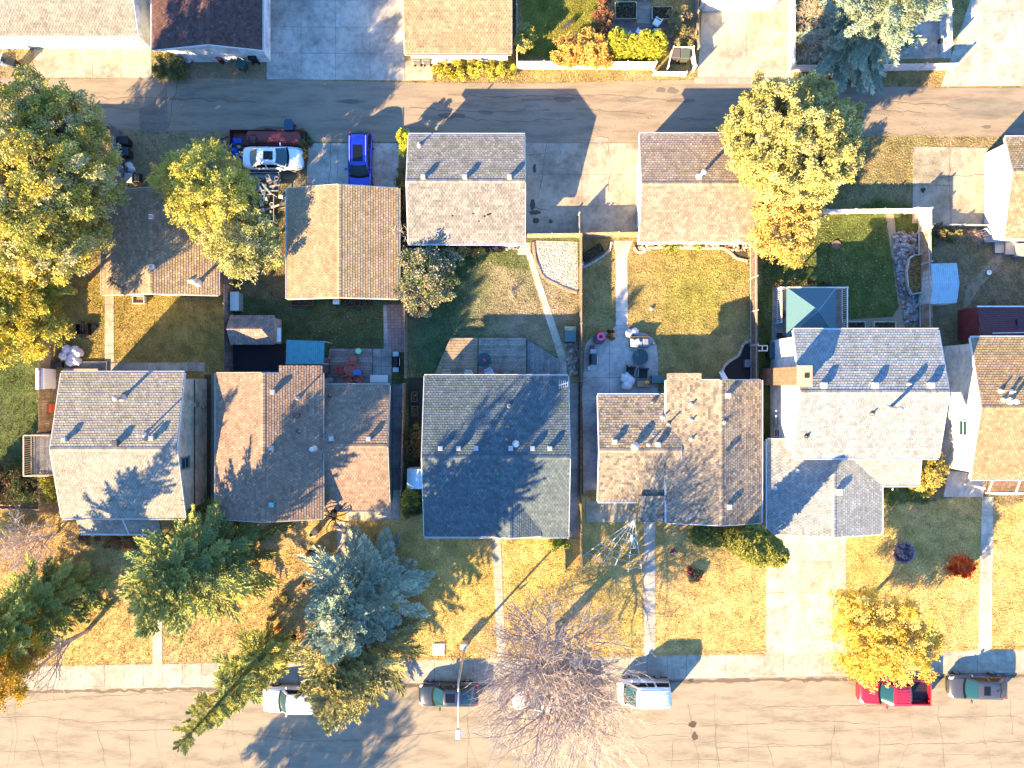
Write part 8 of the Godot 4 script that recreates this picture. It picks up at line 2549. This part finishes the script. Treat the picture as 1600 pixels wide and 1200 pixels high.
func web() -> void:
	var o := thing("rope_web", "white rope spider web stretched from the house eave to the front lawn", "web", at(991, 812, 2.7))
	var apex := at(991, 812, 2.7)
	var ends := []
	for c in [[910, 869], [926, 876], [938, 885], [959, 889], [981, 897], [1003, 893]]: ends.append(at(c[0], c[1], 0.1))
	for e in ends:
		var b := MB.new(); b.col = Color(0.72, 0.69, 0.64)
		b.tube([apex, apex.lerp(e, 0.5) + Vector3(0, -0.08, 0), e], [0.028, 0.028, 0.028], 5); put(o, "spoke", b, M.fabric)
		b = MB.new(); b.col = Color(0.4, 0.38, 0.34); b.bar(e + Vector3(0, -0.1, 0), e + Vector3(0, 0.18, 0), 0.04, 0.04); put(o, "peg", b, M.metal)
	for i in range(1, 8):
		var t := i / 7.6
		for k in 5:
			var p: Vector3 = apex.lerp(ends[k], t + 0.015 * (k % 2))
			var q: Vector3 = apex.lerp(ends[k + 1], t + 0.015 * ((k + 1) % 2))
			var m: Vector3 = p.lerp(q, 0.5).lerp(apex, 0.035) + Vector3(0, -0.05, 0)
			var b := MB.new(); b.col = Color(0.7, 0.67, 0.62)
			b.tube([p, m, q], [0.022, 0.022, 0.022], 5, false); put(o, "ring_rope", b, M.fabric)
	# white skeleton hung in the web
	o = thing("skeleton_decoration", "small white skeleton figure caught in the rope web", "decoration", at(988, 843, 1.7))
	var c0 := Vector3(0, 0.1, 0)
	var b2 := MB.new(); b2.col = Color(0.8, 0.8, 0.8); blob(b2, c0 + Vector3(-0.08, 0.05, -0.32), Vector3(0.11, 0.1, 0.14), 7); put_local(o, "skull", b2, M.plastic, true)
	b2 = MB.new(); b2.col = Color(0.8, 0.8, 0.8); b2.tube([c0 + Vector3(-0.05, 0.02, -0.2), c0 + Vector3(0.06, 0, 0.2)], [0.025, 0.03], 6); put_local(o, "spine", b2, M.plastic)
	for i in 5: b2 = MB.new(); b2.col = Color(0.78, 0.78, 0.78); var z := -0.14 + i * 0.055; b2.tube([c0 + Vector3(-0.16, -0.02, z), c0 + Vector3(-0.03, 0.07, z), c0 + Vector3(0.12, -0.02, z)], [0.018, 0.018, 0.018], 5); put_local(o, "rib", b2, M.plastic)
	for e in [[Vector3(-0.16, 0, -0.18), Vector3(-0.3, 0, 0.02), Vector3(-0.26, 0.02, 0.22)], [Vector3(0.1, 0, -0.18), Vector3(0.26, 0, 0.0), Vector3(0.3, 0.02, 0.2)]]: b2 = MB.new(); b2.col = Color(0.8, 0.8, 0.8); b2.tube([c0 + e[0], c0 + e[1], c0 + e[2]], [0.022, 0.02, 0.016], 5); put_local(o, "arm", b2, M.plastic)
	for e in [[Vector3(0.0, 0, 0.2), Vector3(0.06, 0.03, 0.45), Vector3(0.12, 0, 0.68)], [Vector3(0.1, 0, 0.2), Vector3(0.2, 0.03, 0.44), Vector3(0.24, 0, 0.66)]]: b2 = MB.new(); b2.col = Color(0.8, 0.8, 0.8); b2.tube([c0 + e[0], c0 + e[1], c0 + e[2]], [0.03, 0.025, 0.02], 5); put_local(o, "leg", b2, M.plastic)
